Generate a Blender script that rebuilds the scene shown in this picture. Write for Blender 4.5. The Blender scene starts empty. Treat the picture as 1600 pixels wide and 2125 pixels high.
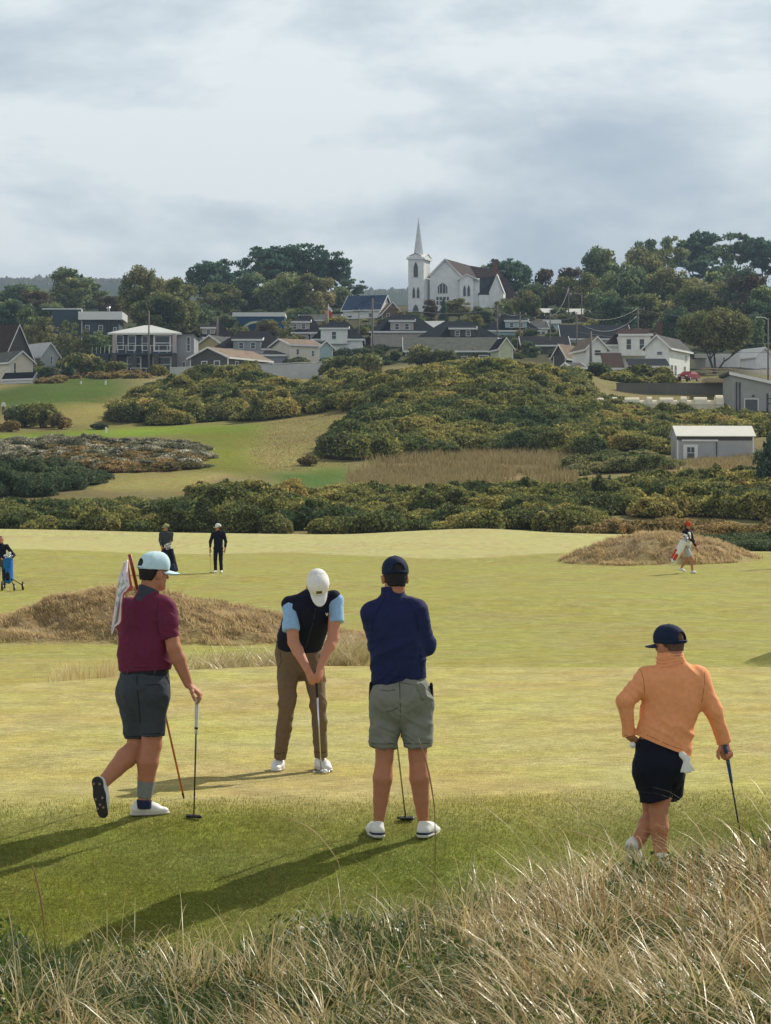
import bpy, bmesh, math, random
import numpy as np
from mathutils import Vector, Matrix

# ------------------------------------------------------------------ camera, light, sky
scene = bpy.context.scene
F, CX, CY, CZ = 5000.0, 800.0, 1062.5, 2.1      # focal length and centre in photo pixels, eye height in metres
cam_data = bpy.data.cameras.new('camera')
cam = bpy.data.objects.new('camera', cam_data)
scene.collection.objects.link(cam)
cam.location = (0, 0, CZ)
cam.rotation_euler = (math.radians(90), 0, 0)
cam_data.sensor_fit = 'HORIZONTAL'
cam_data.sensor_width = 36.0
cam_data.lens = 36.0 * F / 1600.0
cam_data.clip_start = 0.1
cam_data.clip_end = 20000
scene.camera = cam

SUN_DIR = Vector((0.60, 0.62, 0.70)).normalized()          # towards the sun
SUN_EL = math.asin(SUN_DIR.z)
SUN_AZ = math.atan2(SUN_DIR.x, SUN_DIR.y)
sun_data = bpy.data.lights.new('sun', 'SUN')
sun_data.energy = 5.0
sun_data.angle = math.radians(0.5)
sun_data.color = (1.0, 0.93, 0.80)
sun = bpy.data.objects.new('sun', sun_data)
scene.collection.objects.link(sun)
sun.rotation_euler = SUN_DIR.to_track_quat('Z', 'Y').to_euler()
sun.location = (30, 30, 60)

world = bpy.data.worlds.new('World')
scene.world = world
world.use_nodes = True
wt = world.node_tree
for n in list(wt.nodes): wt.nodes.remove(n)
def wn(t, **kw):
    n = wt.nodes.new(t)
    for k, v in kw.items(): setattr(n, k, v)
    return n
w_out = wn('ShaderNodeOutputWorld')
w_bg = wn('ShaderNodeBackground')
w_bg.inputs['Strength'].default_value = 0.1
w_sky = wn('ShaderNodeTexSky', sky_type='NISHITA')
w_sky.sun_disc = False
w_sky.sun_elevation = SUN_EL
w_sky.sun_rotation = SUN_AZ
w_tc = wn('ShaderNodeTexCoord')
w_map = wn('ShaderNodeMapping'); w_map.inputs['Scale'].default_value = (1.0, 1.0, 2.7)
w_map.inputs['Location'].default_value = (0.47, 0.2, 0.13)
w_n1 = wn('ShaderNodeTexNoise'); w_n1.inputs['Scale'].default_value = 4.2; w_n1.inputs['Detail'].default_value = 9; w_n1.inputs['Roughness'].default_value = 0.58
w_n1.inputs['Distortion'].default_value = 0.35
w_n2 = wn('ShaderNodeTexNoise'); w_n2.inputs['Scale'].default_value = 17; w_n2.inputs['Detail'].default_value = 6; w_n2.inputs['Roughness'].default_value = 0.5
w_mix = wn('ShaderNodeMath', operation='MULTIPLY_ADD'); w_mix.inputs[1].default_value = 0.44
w_ramp = wn('ShaderNodeValToRGB')
w_sep = wn('ShaderNodeSeparateXYZ')
wl = wt.links
wl.new(w_tc.outputs['Generated'], w_map.inputs['Vector'])
wl.new(w_map.outputs[0], w_n1.inputs['Vector']); wl.new(w_map.outputs[0], w_n2.inputs['Vector'])
wl.new(w_n2.outputs['Fac'], w_mix.inputs[0]); wl.new(w_n1.outputs['Fac'], w_mix.inputs[2])
wl.new(w_tc.outputs['Generated'], w_sep.inputs[0])
w_el = wn('ShaderNodeMath', operation='MULTIPLY_ADD')      # brighter cloud tops higher up
w_el.inputs[1].default_value = 0.62; w_el.inputs[2].default_value = -0.03
wl.new(w_sep.outputs['Z'], w_el.inputs[0])
w_add = wn('ShaderNodeMath', operation='ADD')
wl.new(w_mix.outputs[0], w_add.inputs[0]); wl.new(w_el.outputs[0], w_add.inputs[1])
wl.new(w_add.outputs[0], w_ramp.inputs['Fac'])
cr = w_ramp.color_ramp
cr.elements[0].position = 0.58; cr.elements[0].color = (4.0/10, 4.7/10, 5.45/10, 1)
cr.elements[1].position = 0.84; cr.elements[1].color = (7.8/10, 8.2/10, 8.15/10, 1)
e = cr.elements.new(0.66); e.color = (4.75/10, 5.45/10, 5.95/10, 1)
e = cr.elements.new(0.74); e.color = (6.0/10, 6.65/10, 6.95/10, 1)
w_sc = wn('ShaderNodeVectorMath', operation='SCALE'); w_sc.inputs['Scale'].default_value = 11.3
wl.new(w_ramp.outputs['Color'], w_sc.inputs[0])
w_m = wn('ShaderNodeMixRGB'); w_m.inputs['Fac'].default_value = 0.93
wl.new(w_sky.outputs[0], w_m.inputs['Color1']); wl.new(w_sc.outputs[0], w_m.inputs['Color2'])
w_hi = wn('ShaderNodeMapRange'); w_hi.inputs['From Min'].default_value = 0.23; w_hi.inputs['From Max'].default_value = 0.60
w_hi.inputs['To Min'].default_value = 1.0; w_hi.inputs['To Max'].default_value = 0.42          # unseen upper sky dimmed on purpose to cut the fill light
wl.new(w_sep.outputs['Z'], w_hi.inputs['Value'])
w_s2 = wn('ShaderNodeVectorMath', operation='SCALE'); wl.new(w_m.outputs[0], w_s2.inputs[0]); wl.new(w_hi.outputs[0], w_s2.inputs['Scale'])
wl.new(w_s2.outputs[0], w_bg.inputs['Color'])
wl.new(w_bg.outputs[0], w_out.inputs['Surface'])

scene.view_settings.view_transform = 'Standard'
scene.view_settings.look = 'None'
scene.view_settings.exposure = 0.2
scene.view_settings.gamma = 1.0
scene.view_settings.use_curve_mapping = False
scene.cycles.max_bounces = 5
scene.cycles.diffuse_bounces = 2
scene.cycles.glossy_bounces = 2
scene.cycles.transmission_bounces = 3
scene.cycles.volume_bounces = 0
scene.cycles.transparent_max_bounces = 8
scene.cycles.use_denoising = True
scene.cycles.caustics_reflective = False
scene.cycles.caustics_refractive = False

# ------------------------------------------------------------------ helpers
RNG = np.random.default_rng(7)
random.seed(7)
COL = scene.collection
M = {}
def P(px, py, D):
    """A photo pixel at distance D (metres along the view) as a world point."""
    return Vector(((px-CX)/F*D, D, CZ-(py-CY)/F*D))
def PX(px, D): return (px-CX)/F*D
def lin(c):
    return tuple(((v/255.0)/12.92 if v/255.0 <= 0.04045 else ((v/255.0+0.055)/1.055)**2.4) for v in c)

def vnoise(p, seed=0):
    """smooth value noise, p (N,3) -> (N,) in -1..1"""
    p = np.asarray(p, dtype=np.float64)
    i = np.floor(p).astype(np.int64); f = p-i; f = f*f*(3-2*f)
    def h(a, b, c):
        n = (a*374761393 + b*668265263 + c*2147483647 + seed*974634777) & 0xffffffff
        n = ((n ^ (n >> 13))*1274126177) & 0xffffffff
        n = (n ^ (n >> 16)) & 0xffff
        return n/32767.5-1
    x0, y0, z0 = i[:, 0], i[:, 1], i[:, 2]
    r = 0
    for dx in (0, 1):
        for dy in (0, 1):
            for dz in (0, 1):
                w = (f[:, 0] if dx else 1-f[:, 0])*(f[:, 1] if dy else 1-f[:, 1])*(f[:, 2] if dz else 1-f[:, 2])
                r = r + w*h(x0+dx, y0+dy, z0+dz)
    return r
def fbm2(x, y, sc, seed=0, octs=3):
    r = 0; a = 1; t = 0
    x = np.asarray(x, float); y = np.asarray(y, float)
    for o in range(octs):
        q = np.stack([x.ravel()*sc, y.ravel()*sc, np.full(x.size, 0.37+o)], 1)
        r = r+a*vnoise(q, seed+o).reshape(x.shape); t += a; a *= 0.5; sc *= 2.03
    return r/t

def mesh_np(name, verts, faces, mat=None, smooth=False, attrs=None, parent=None, mats=None, midx=None):
    """mesh from numpy arrays; faces (n,k) of one corner count or a list of such arrays"""
    me = bpy.data.meshes.new(name)
    fl = faces if isinstance(faces, (list, tuple)) else [faces]
    fl = [np.asarray(f, dtype=np.int32) for f in fl if len(f)]
    verts = np.asarray(verts, dtype=np.float32)
    me.vertices.add(len(verts)); me.vertices.foreach_set('co', verts.ravel())
    tot = sum(f.size for f in fl); nf = sum(len(f) for f in fl)
    me.loops.add(tot); me.loops.foreach_set('vertex_index', np.concatenate([f.ravel() for f in fl]))
    me.polygons.add(nf)
    cnt = np.concatenate([np.full(len(f), f.shape[1], dtype=np.int32) for f in fl])
    me.polygons.foreach_set('loop_start', np.concatenate([[0], np.cumsum(cnt)[:-1]]).astype(np.int32))
    if mat: me.materials.append(mat)
    if mats:
        for m in mats: me.materials.append(m)
        me.polygons.foreach_set('material_index', np.asarray(midx, dtype=np.int32))
    me.update(calc_edges=True)
    if smooth: me.polygons.foreach_set('use_smooth', np.ones(nf, dtype=bool))
    if attrs:
        for k, v in attrs.items():
            v = np.asarray(v, dtype=np.float32)
            if v.ndim == 1:
                a = me.attributes.new(k, 'FLOAT', 'POINT'); a.data.foreach_set('value', v)
            else:
                a = me.attributes.new(k, 'FLOAT_COLOR', 'POINT')
                if v.shape[1] == 3: v = np.concatenate([v, np.ones((len(v), 1), np.float32)], 1)
                a.data.foreach_set('color', v.ravel())
    o = bpy.data.objects.new(name, me)
    COL.objects.link(o)
    if parent is not None: o.parent = parent
    return o
def tag(o, label=None, cat=None, group=None, kind=None):
    if label: o['label'] = label
    if cat: o['category'] = cat
    if group: o['group'] = group
    if kind: o['kind'] = kind
    return o
def empty(name, loc, rz=0.0, label=None, cat=None, group=None):
    o = bpy.data.objects.new(name, None); o.empty_display_size = 0.3
    o.location = loc; o.rotation_euler = (0, 0, rz); COL.objects.link(o)
    return tag(o, label, cat, group)
def copy_tree(o, parent=None):
    c = o.copy(); COL.objects.link(c)
    if parent is not None: c.parent = parent
    for ch in list(o.children): copy_tree(ch, c)
    return c

# ------------------------------------------------------------------ materials
def new_mat(name):
    m = bpy.data.materials.new(name); m.use_nodes = True
    nt = m.node_tree
    return m, nt, nt.nodes['Principled BSDF'], nt.nodes['Material Output']
def nd(nt, t, **kw):
    n = nt.nodes.new(t)
    for k, v in kw.items():
        if k in ('operation', 'blend_type', 'noise_dimensions', 'attribute_name', 'wave_type', 'bands_direction', 'data_type', 'feature'): setattr(n, k, v)
        else: n.inputs[k].default_value = v
    return n
def mat_simple(name, col, rough=0.8, var=0.15, scale=8.0, bump=0.0, bscale=60.0, metal=0.0, spec=0.5, obj=True, stretch=None, sheen=0.0, bdist=.02):
    m, nt, b, out = new_mat(name)
    tc = nd(nt, 'ShaderNodeTexCoord')
    src = tc.outputs['Object']
    if stretch:
        mp = nd(nt, 'ShaderNodeMapping'); mp.inputs['Scale'].default_value = stretch
        nt.links.new(src, mp.inputs['Vector']); src = mp.outputs[0]
    n = nd(nt, 'ShaderNodeTexNoise', Scale=scale, Detail=5.0, Roughness=0.6)
    nt.links.new(src, n.inputs['Vector'])
    mr = nd(nt, 'ShaderNodeMapRange'); mr.inputs['From Min'].default_value = 0.3; mr.inputs['From Max'].default_value = 0.7
    mr.inputs['To Min'].default_value = 1-var; mr.inputs['To Max'].default_value = 1+var
    nt.links.new(n.outputs['Fac'], mr.inputs['Value'])
    mu = nd(nt, 'ShaderNodeVectorMath', operation='SCALE'); mu.inputs[0].default_value = col[:3]
    nt.links.new(mr.outputs[0], mu.inputs['Scale'])
    nt.links.new(mu.outputs[0], b.inputs['Base Color'])
    b.inputs['Roughness'].default_value = rough; b.inputs['Metallic'].default_value = metal
    b.inputs['Specular IOR Level'].default_value = spec
    if sheen:
        b.inputs['Sheen Weight'].default_value = sheen; b.inputs['Sheen Roughness'].default_value = 0.5
    if bump:
        nb = nd(nt, 'ShaderNodeTexNoise', Scale=bscale, Detail=4.0)
        nt.links.new(src, nb.inputs['Vector'])
        bp = nd(nt, 'ShaderNodeBump', Strength=bump, Distance=bdist)
        nt.links.new(nb.outputs['Fac'], bp.inputs['Height']); nt.links.new(bp.outputs[0], b.inputs['Normal'])
    return m

# ------------------------------------------------------------------ terrain
COLS = np.array([-300, 0, 150, 300, 450, 600, 720, 850, 1000, 1150, 1300, 1450, 1600, 1900], float)
ZROWS = {34: [-.45]*14, 60: [-.45]*14, 75: [-.40]*8+[-.3, -.2, -.1, -.1, -.1, -.1],
         87: [-.33, -.33, -.32, -.30, -.29, -.26, -.20, -.12, -.05, .0, .04, .06, .08, .08],
         110: [.22]*14, 130: [.45]*14}
PROWS = {
 148: [1092, 1092, 1095, 1100, 1103, 1105, 1106, 1097, 1089, 1102, 1106, 1112, 1122, 1130],
 158: [1108, 1108, 1110, 1113, 1115, 1116, 1116, 1112, 1108, 1112, 1114, 1118, 1126, 1130],
 175: [1068, 1068, 1068, 1068, 1066, 1064, 1064, 1062, 1062, 1062, 1064, 1066, 1072, 1076],
 200: [1035, 1035, 1030, 1025, 1015, 1020, 1012, 1020, 1025, 1025, 1012, 1005, 1000, 1000],
 225: [985, 985, 982, 980, 975, 985, 988, 990, 988, 985, 975, 968, 962, 960],
 250: [935, 932, 930, 930, 925, 928, 925, 935, 945, 942, 940, 955, 944, 945],
 275: [905, 905, 903, 903, 900, 893, 882, 885, 888, 893, 897, 902, 908, 908],
 300: [885, 884, 884, 884, 880, 872, 850, 815, 800, 835, 862, 872, 882, 885],
 318: [866, 864, 860, 862, 866, 850, 822, 790, 775, 785, 842, 856, 862, 865],
 340: [846, 842, 835, 842, 805, 800, 800, 775, 765, 768, 800, 796, 796, 800],
 370: [806, 802, 782, 786, 785, 788, 790, 766, 758, 764, 790, 792, 794, 800],
 400: [806, 802, 788, 780, 780, 782, 780, 760, 752, 762, 785, 786, 786, 786],
 450: [764, 760, 750, 748, 748, 740, 735, 738, 732, 735, 745, 750, 752, 752],
 500: [725, 722, 712, 705, 700, 700, 698, 695, 690, 695, 705, 712, 715, 715],
 560: [692, 690, 680, 672, 668, 660, 652, 643, 641, 658, 672, 678, 680, 680],
 640: [655, 650, 645, 640, 635, 632, 632, 632, 636, 642, 640, 640, 640, 640],
 750: [642, 640, 640, 635, 628, 622, 628, 640, 640, 620, 606, 596, 592, 592],
 1000: [664]*14, 2000: [655]*14,
 3000: [572, 576, 577, 577, 585, 600, 604, 600, 600, 600, 596, 590, 590, 590],
 3600: [640]*14, 7000: [720]*14}
_D = sorted(list(ZROWS)+list(PROWS))
_T = np.array([ZROWS[d] if d in ZROWS else [CZ-(v-CY)/F*d for v in PROWS[d]] for d in _D], float)
_Zang = CZ-_T
TD = np.exp(np.linspace(math.log(34), math.log(7000), 900)); TC = np.arange(-300, 1901, 10.0)
_A = np.array([np.interp(TC, COLS, row) for row in _T])
TZ = np.array([np.interp(TD, _D, _A[:, j]) for j in range(len(TC))]).T
for _ in range(2):                                          # soften the knots
    k = 5
    pad = np.pad(TZ, ((k, k), (0, 0)), 'edge'); TZ = sum(pad[i:i+len(TD)] for i in range(2*k+1))/(2*k+1)
    k = 4
    pad = np.pad(TZ, ((0, 0), (k, k)), 'edge'); TZ = sum(pad[:, i:i+len(TC)] for i in range(2*k+1))/(2*k+1)
def sstep(a, b, x):
    t = np.clip((x-a)/(b-a), 0, 1); return t*t*(3-2*t)
EDGE_PX = np.array([-300, 0, 200, 380, 600, 800, 1100, 1600, 1900], float)
EDGE_PY = np.array([1432, 1420, 1408, 1393, 1383, 1382, 1384, 1387, 1389], float)
def edge_dist(px): return F*2.1/(np.interp(px, EDGE_PX, EDGE_PY)-CY)
CREST_PX = np.array([-200, 0, 200, 450, 700, 900, 1100, 1250, 1450, 1800], float)
CREST_PY = np.array([1985, 1980, 2025, 2025, 1980, 1960, 1920, 1880, 1836, 1800], float)
def ground_z(x, y):
    x = np.asarray(x, float); y = np.asarray(y, float)
    Dm = np.maximum(y, 6.0)
    px = np.clip(CX+F*x/Dm, -300, 1900)
    # far terrain from the table
    ti = np.interp(np.log(np.clip(y, 34, 7000)), np.log(TD), np.arange(len(TD)))
    tj = (px+300)/10.0
    i0 = np.clip(ti.astype(int), 0, len(TD)-2); j0 = np.clip(tj.astype(int), 0, len(TC)-2)
    fi = ti-i0; fj = tj-j0
    far = (TZ[i0, j0]*(1-fi)*(1-fj)+TZ[i0+1, j0]*fi*(1-fj)+TZ[i0, j0+1]*(1-fi)*fj+TZ[i0+1, j0+1]*fi*fj)
    # swells on the fairway
    sw = sstep(40, 55, y)*(1-sstep(135, 150, y))
    far = far+sw*(0.10*np.sin(x*0.23+y*0.11)+0.07*np.sin(x*0.11-y*0.19+1.0)+0.05*np.sin(y*0.31+x*0.05))
    # dry mounds
    def mound(cx, cy, rx, ry, h, k, sd):
        r = np.sqrt(((x-cx)/rx)**2+((y-cy)/ry)**2)
        n = 0.16*fbm2(x/rx*2.6, y/ry*2.6, 1.0, sd, 3)
        return h*np.clip(1-(r+n)**k, 0, 1)
    m = mound(PX(370, 50), 50, 3.3, 3.2, .80, 1.6, 3)+mound(PX(120, 50), 49.4, 3.4, 2.6, 0.50, 1.7, 5)
    m = np.maximum(m, mound(PX(640, 48), 49.0, 2.2, 1.8, 0.22, 1.6, 6))
    m = m+mound(PX(1375, 97), 97.5, 3.9, 4.5, 1.0, 1.9, 9)
    m = m+0.17*np.clip(m*4, 0, 1)*fbm2(x, y, 1.9, 111, 3)+.06*np.clip(m*4, 0, 1)*fbm2(x, y, 4.5, 113, 2)
    m = m+0.5*mound(PX(1700, 42), 40.5, 1.5, 1.4, 0.8, 1.6, 11)
    far = far+m+0.45*sstep(185, 215, y)*(1-sstep(700, 900, y))*fbm2(x, y, .055, 131, 3)+.9*sstep(315, 335, y)*(1-sstep(385, 400, y))*fbm2(x, y, .09, 137, 2)*(px < 320)+.16*sstep(185, 215, y)*(1-sstep(400, 500, y))*fbm2(x, y, .25, 133, 2)
    # the near green
    sr = sstep(900, 1350, px)
    ys = 17.1+1.2*sr
    t = ys-y
    near = -(0.13+0.03*sr)*np.where(t > 0, t*sstep(-0.2, 0.9, t), 0.0)-0.10*np.clip(15.9+0.4*sr-y, 0, None)
    near = np.maximum(near, -0.95)
    near = near+0.012*np.sin(x*0.9+y*0.5)*sstep(18, 21, y)
    ed = edge_dist(px)
    z = np.where(y < 33.9, near, far)
    b = sstep(0, 2.2, y-ed)
    z = near*(1-b)+np.where(y < 36, np.minimum(far, -0.45), far)*b
    z = np.where(y > 38, far, z)
    # the dune at the front
    yc = 9.6
    zc = CZ-(np.interp(px, CREST_PX, CREST_PY)-CY)/F*yc
    bump = 0.06*fbm2(x, y, 0.9, 21, 3)
    dz = np.where(y < yc, zc+0.0*y, zc-0.42*(y-yc)**1.15*np.where(y > yc, 1, 0)) if False else zc-0.33*np.clip(y-yc, 0, None)
    dz = dz+bump*(1-sstep(10, 13, y))-0.12*np.clip(y-10.5, 0, None)**2
    z = np.where(y < 16, np.maximum(z, dz)+0.5*np.clip(0.12-np.abs(z-dz), 0, None)**2/0.12, z)
    z = np.where(y < yc, dz, z)
    return z
def GZ(x, y): return float(ground_z(np.array([x]), np.array([y]))[0])
def on_ground(px, D): 
    x = PX(px, D); return Vector((x, D, GZ(x, D)))

def in_poly(px, py, poly):
    n = len(poly); ins = np.zeros(px.shape, bool)
    for i in range(n):
        x1, y1 = poly[i]; x2, y2 = poly[(i+1) % n]
        if y1 == y2: continue
        c = ((y1 > py) != (y2 > py)) & (px < (x2-x1)*(py-y1)/(y2-y1)+x1)
        ins ^= c
    return ins
# ------------------------------------------------------------------ the ground: one sheet to the horizon
def build_ground():
    ds = np.concatenate([np.linspace(-12, 5, 18), np.linspace(5.15, 36, 300), np.exp(np.linspace(math.log(36.2), math.log(160), 260)),
                         np.exp(np.linspace(math.log(161), math.log(800), 260)), np.exp(np.linspace(math.log(815), math.log(7000), 60))])
    us = np.concatenate([np.linspace(-1600, -320, 14), np.linspace(-300, 1900, 290), np.linspace(1920, 3200, 14)])
    U, Dg = np.meshgrid(us, ds)
    X = (U-CX)/F*np.maximum(Dg, 4.0)*1.0
    X = np.where(Dg < 4.0, (U-CX)/F*4.0*(1+0.4*(4-Dg)), X)
    Z = ground_z(X, Dg)
    px = CX+F*X/np.maximum(Dg, 4.0)
    py = CY+F*(CZ-Z)/np.maximum(Dg, 4.0)
    jx = 45*fbm2(X, Dg, 0.10, 31, 4); jy = 9*fbm2(X, Dg, 0.16, 33, 4)
    C = np.zeros(X.shape+(3,)); R = np.zeros(X.shape)      # R: 0 mown, 1 rough
    def put(mask, col, rough=0.0):
        C[mask] = col; R[mask] = rough
    green = (0.378, 0.325, 0.124); fair = (0.290, 0.270, 0.084); fgreen = (0.39, 0.36, 0.160)
    tan = (0.30, 0.22, 0.12); rough = (0.20, 0.165, 0.075); lush = (0.125, 0.17, 0.032); lush2 = (0.15, 0.16, 0.024)
    put(Dg < 5000, rough, 1)
    put(Dg < 152, fgreen)
    wav = 108+7*np.sin(px/260.0)+3*np.sin(px/90.0+1)
    put(Dg < wav, fair)
    ed = edge_dist(px)
    put(Dg < ed+0.25, green)
    slope_line = np.interp(px, [-300, 0, 300, 700, 1000, 1300, 1900], [16.9, 16.9, 16.95, 17.1, 17.2, 17.7, 17.9])+0.45*fbm2(X, Dg, .9, 51, 4)
    w = sstep(-.9, .8, Dg-slope_line)[..., None]*np.ones(3)
    near_ = Dg < ed+.25
    C[near_] = (w*np.array(green)+(1-w)*np.array((0.165, 0.180, 0.038)))[near_]
    left_apron = (Dg > ed+5) & (Dg < 42) & (px < 300); put(left_apron, (0.33, 0.28, 0.095))
    put((Dg < 13) & (Z > -0.62), (0.13, 0.095, 0.05), 1)
    put(Dg < 10.6, (0.13, 0.095, 0.05), 1)
    flat = np.zeros(X.shape, bool)
    for (cx, cy, rx, ry, sd, k) in ((PX(370, 50), 50, 3.3, 3.2, 3, 1.6), (PX(120, 50), 49.4, 3.4, 2.6, 5, 1.7), (PX(640, 48), 49.0, 2.2, 1.8, 6, 1.6),
                                 (PX(1375, 97), 97.5, 3.9, 4.5, 9, 1.6)):
        r = np.sqrt(((X-cx)/rx)**2+((Dg-cy)/ry)**2)+0.16*fbm2(X/rx*2.6, Dg/ry*2.6, 1.0, sd, 3)
        flat |= r < 0.985
    put(flat, tan, 1)
    r = np.sqrt(((X-PX(1700, 42))/1.5)**2+((Dg-40.5)/1.4)**2); put(r < 1, (0.17, 0.17, 0.05), .6)
    # beyond the first thicket: everything by region of the hillside
    far = Dg > 175
    qx, qy = px+jx, py+jy
    def reg(poly, col, ro=0.0, d0=160, d1=1200):
        put(in_poly(qx, qy, poly) & (Dg > d0) & (Dg < d1), col, ro)
    reg([(-300, 912), (0, 905), (120, 890), (300, 882), (560, 878), (600, 884), (560, 915), (520, 985), (380, 985), (430, 960), (430, 905), (0, 920), (-300, 930)], lush2, 0, 235, 330)
    reg([(-300, 900), (60, 903), (200, 890), (540, 880), (560, 890), (420, 898), (150, 908), (-300, 925)], (0.15, 0.21, 0.02), 0, 235, 330)
    reg([(395, 905), (560, 895), (540, 940), (560, 990), (400, 990)], lush2, 0, 215, 300)
    reg([(560, 985), (690, 960), (735, 985), (735, 1020), (600, 1010)], (0.07, 0.12, 0.022), 0, 200, 260)
    reg([(-300, 850), (-300, 795), (0, 810), (90, 785), (200, 776), (270, 795), (265, 835), (150, 850), (60, 860)], (0.07, 0.105, 0.018), 0, 320, 400)
    reg([(100, 850), (260, 825), (270, 860), (180, 885), (100, 880)], (0.235, 0.20, 0.06), 0, 290, 350)
    reg([(375, 984), (470, 984), (478, 992), (420, 998), (380, 990)], (0.50, 0.34, 0.22), 0, 190, 240)
    reg([(200, 985), (390, 978), (470, 992), (430, 1025), (200, 1020)], (0.24, 0.21, 0.07), 0, 180, 240)
    reg([(560, 870), (700, 830), (760, 850), (720, 960), (560, 985), (520, 940)], (0.24, 0.205, 0.075), .6, 215, 330)
    reg([(735, 985), (790, 955), (900, 938), (1200, 938), (1200, 1000), (900, 1015), (722, 1022)], (0.25, 0.18, 0.085), 1, 190, 260)
    reg([(1330, 975), (1480, 955), (1600, 945), (1700, 955), (1700, 1000), (1330, 1000)], (0.27, 0.19, 0.10), 1, 190, 270)
    reg([(1200, 745), (1700, 770), (1700, 800), (1280, 800), (1200, 790)], (0.16, 0.15, 0.06), .5, 335, 480)
    # town: lawns and lanes; the wooded ridge on the horizon
    town = (Dg > 400) & (Dg < 700)
    n = fbm2(X, Dg, 0.03, 41, 2)
    put((Dg > 405), (0.06, 0.06, 0.03), .5); put(town & (n > 0.25), (0.09, 0.085, 0.045), .5)
    put(Dg > 620, (0.03, 0.045, 0.02), 1)
    reg([(1520, 745), (1640, 742), (1700, 765), (1700, 785), (1560, 776)], (0.20, 0.19, 0.18), 0, 350, 470)
    v_ = 1+.45*fbm2(X, Dg, .10, 151, 3)*(Dg > 190)+.25*fbm2(X, Dg, .45, 153, 2)*((Dg > 190) & (Dg < 420)); C *= v_[..., None]
    # soften the borders a little
    for _ in range(1):
        k = 1
        pd = np.pad(C, ((k, k), (k, k), (0, 0)), 'edge')
        C = sum(pd[i:i+C.shape[0], j:j+C.shape[1]] for i in range(3) for j in range(3))/9
    C0 = C.copy()
    for _ in range(10):
        pd = np.pad(C, ((1, 1), (1, 1), (0, 0)), 'edge'); C = sum(pd[i:i+C.shape[0], j:j+C.shape[1]] for i in range(3) for j in range(3))/9
    C = np.where((Dg > 170)[..., None], C, C0)
    nr, nc = X.shape
    V = np.stack([X, Dg, Z], -1).reshape(-1, 3)
    idx = np.arange(nr*nc).reshape(nr, nc)
    Fq = np.stack([idx[:-1, :-1], idx[:-1, 1:], idx[1:, 1:], idx[1:, :-1]], -1).reshape(-1, 4)
    m, nt, b, out = new_mat('ground_cover')
    a = nd(nt, 'ShaderNodeAttribute', attribute_name='cover')
    ar = nd(nt, 'ShaderNodeAttribute', attribute_name='rough')
    geo = nd(nt, 'ShaderNodeNewGeometry')
    L = nt.links.new
    def noise(scale, det, ro, vec=None, st=None):
        mp = nd(nt, 'ShaderNodeMapping'); mp.inputs['Scale'].default_value = st or (1, 1, 1)
        L(geo.outputs['Position'], mp.inputs['Vector'])
        n_ = nd(nt, 'ShaderNodeTexNoise', Scale=scale, Detail=det, Roughness=ro); L(mp.outputs[0], n_.inputs['Vector']); return n_
    def rng(n_, a0, a1, b0, b1):
        r_ = nd(nt, 'ShaderNodeMapRange'); r_.inputs['From Min'].default_value = a0; r_.inputs['From Max'].default_value = a1
        r_.inputs['To Min'].default_value = b0; r_.inputs['To Max'].default_value = b1
        L(n_.outputs[0], r_.inputs['Value']); return r_
    big = noise(0.30, 4, 0.6)            # patches of greener and yellower turf, metres wide
    mid = noise(2.2, 5, 0.65, st=(1, 0.8, 1))
    fine = noise(55, 3, 0.7)
    grain = noise(170, 2, 0.8)
    hsv = nd(nt, 'ShaderNodeHueSaturation'); L(a.outputs['Color'], hsv.inputs['Color'])
    L(rng(big, 0.35, 0.65, 0.487, 0.520).outputs[0], hsv.inputs['Hue'])
    L(rng(mid, 0.3, 0.7, 0.78, 1.22).outputs[0], hsv.inputs['Value'])
    L(rng(noise(0.8, 4, .6), 0.3, 0.7, 0.88, 1.1).outputs[0], hsv.inputs['Saturation'])
    mul = nd(nt, 'ShaderNodeVectorMath', operation='SCALE'); L(hsv.outputs[0], mul.inputs[0]); L(rng(fine, 0.3, 0.7, 0.60, 1.40).outputs[0], mul.inputs['Scale'])
    mulm = nd(nt, 'ShaderNodeVectorMath', operation='SCALE'); L(mul.outputs[0], mulm.inputs[0]); L(rng(noise(13, 4, .7, st=(.6, 1, 1)), .32, .68, .76, 1.24).outputs[0], mulm.inputs['Scale'])
    mul2 = nd(nt, 'ShaderNodeVectorMath', operation='SCALE'); L(mulm.outputs[0], mul2.inputs[0]); L(rng(grain, 0.35, 0.65, 0.5, 1.5).outputs[0], mul2.inputs['Scale'])
    # pale seed flecks on the mown turf
    fl = noise(34, 2, 0.6, st=(1, .55, 1)); flr = rng(fl, 0.655, 0.72, 0, 0.65)
    one = nd(nt, 'ShaderNodeMath', operation='SUBTRACT'); one.inputs[0].default_value = 1; L(ar.outputs['Fac'], one.inputs[1])
    fm = nd(nt, 'ShaderNodeMath', operation='MULTIPLY'); L(flr.outputs[0], fm.inputs[0]); L(one.outputs[0], fm.inputs[1])
    mx = nd(nt, 'ShaderNodeMixRGB'); L(fm.outputs[0], mx.inputs['Fac']); L(mul2.outputs[0], mx.inputs['Color1']); mx.inputs['Color2'].default_value = (0.52, 0.42, 0.20, 1)
    L(mx.outputs[0], b.inputs['Base Color'])
    b.inputs['Roughness'].default_value = 0.85; b.inputs['Specular IOR Level'].default_value = 0.03
    b.inputs['Sheen Weight'].default_value = 0.0; b.inputs['Sheen Roughness'].default_value = 0.6
    b.inputs['Sheen Tint'].default_value = (1, 0.9, 0.55, 1)
    bp = nd(nt, 'ShaderNodeBump', Strength=0.8, Distance=0.012); L(fine.outputs[0], bp.inputs['Height'])
    bp2 = nd(nt, 'ShaderNodeBump', Strength=0.6, Distance=0.10); L(noise(4.0, 6, 0.7).outputs[0], bp2.inputs['Height']); L(bp.outputs[0], bp2.inputs['Normal'])
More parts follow.
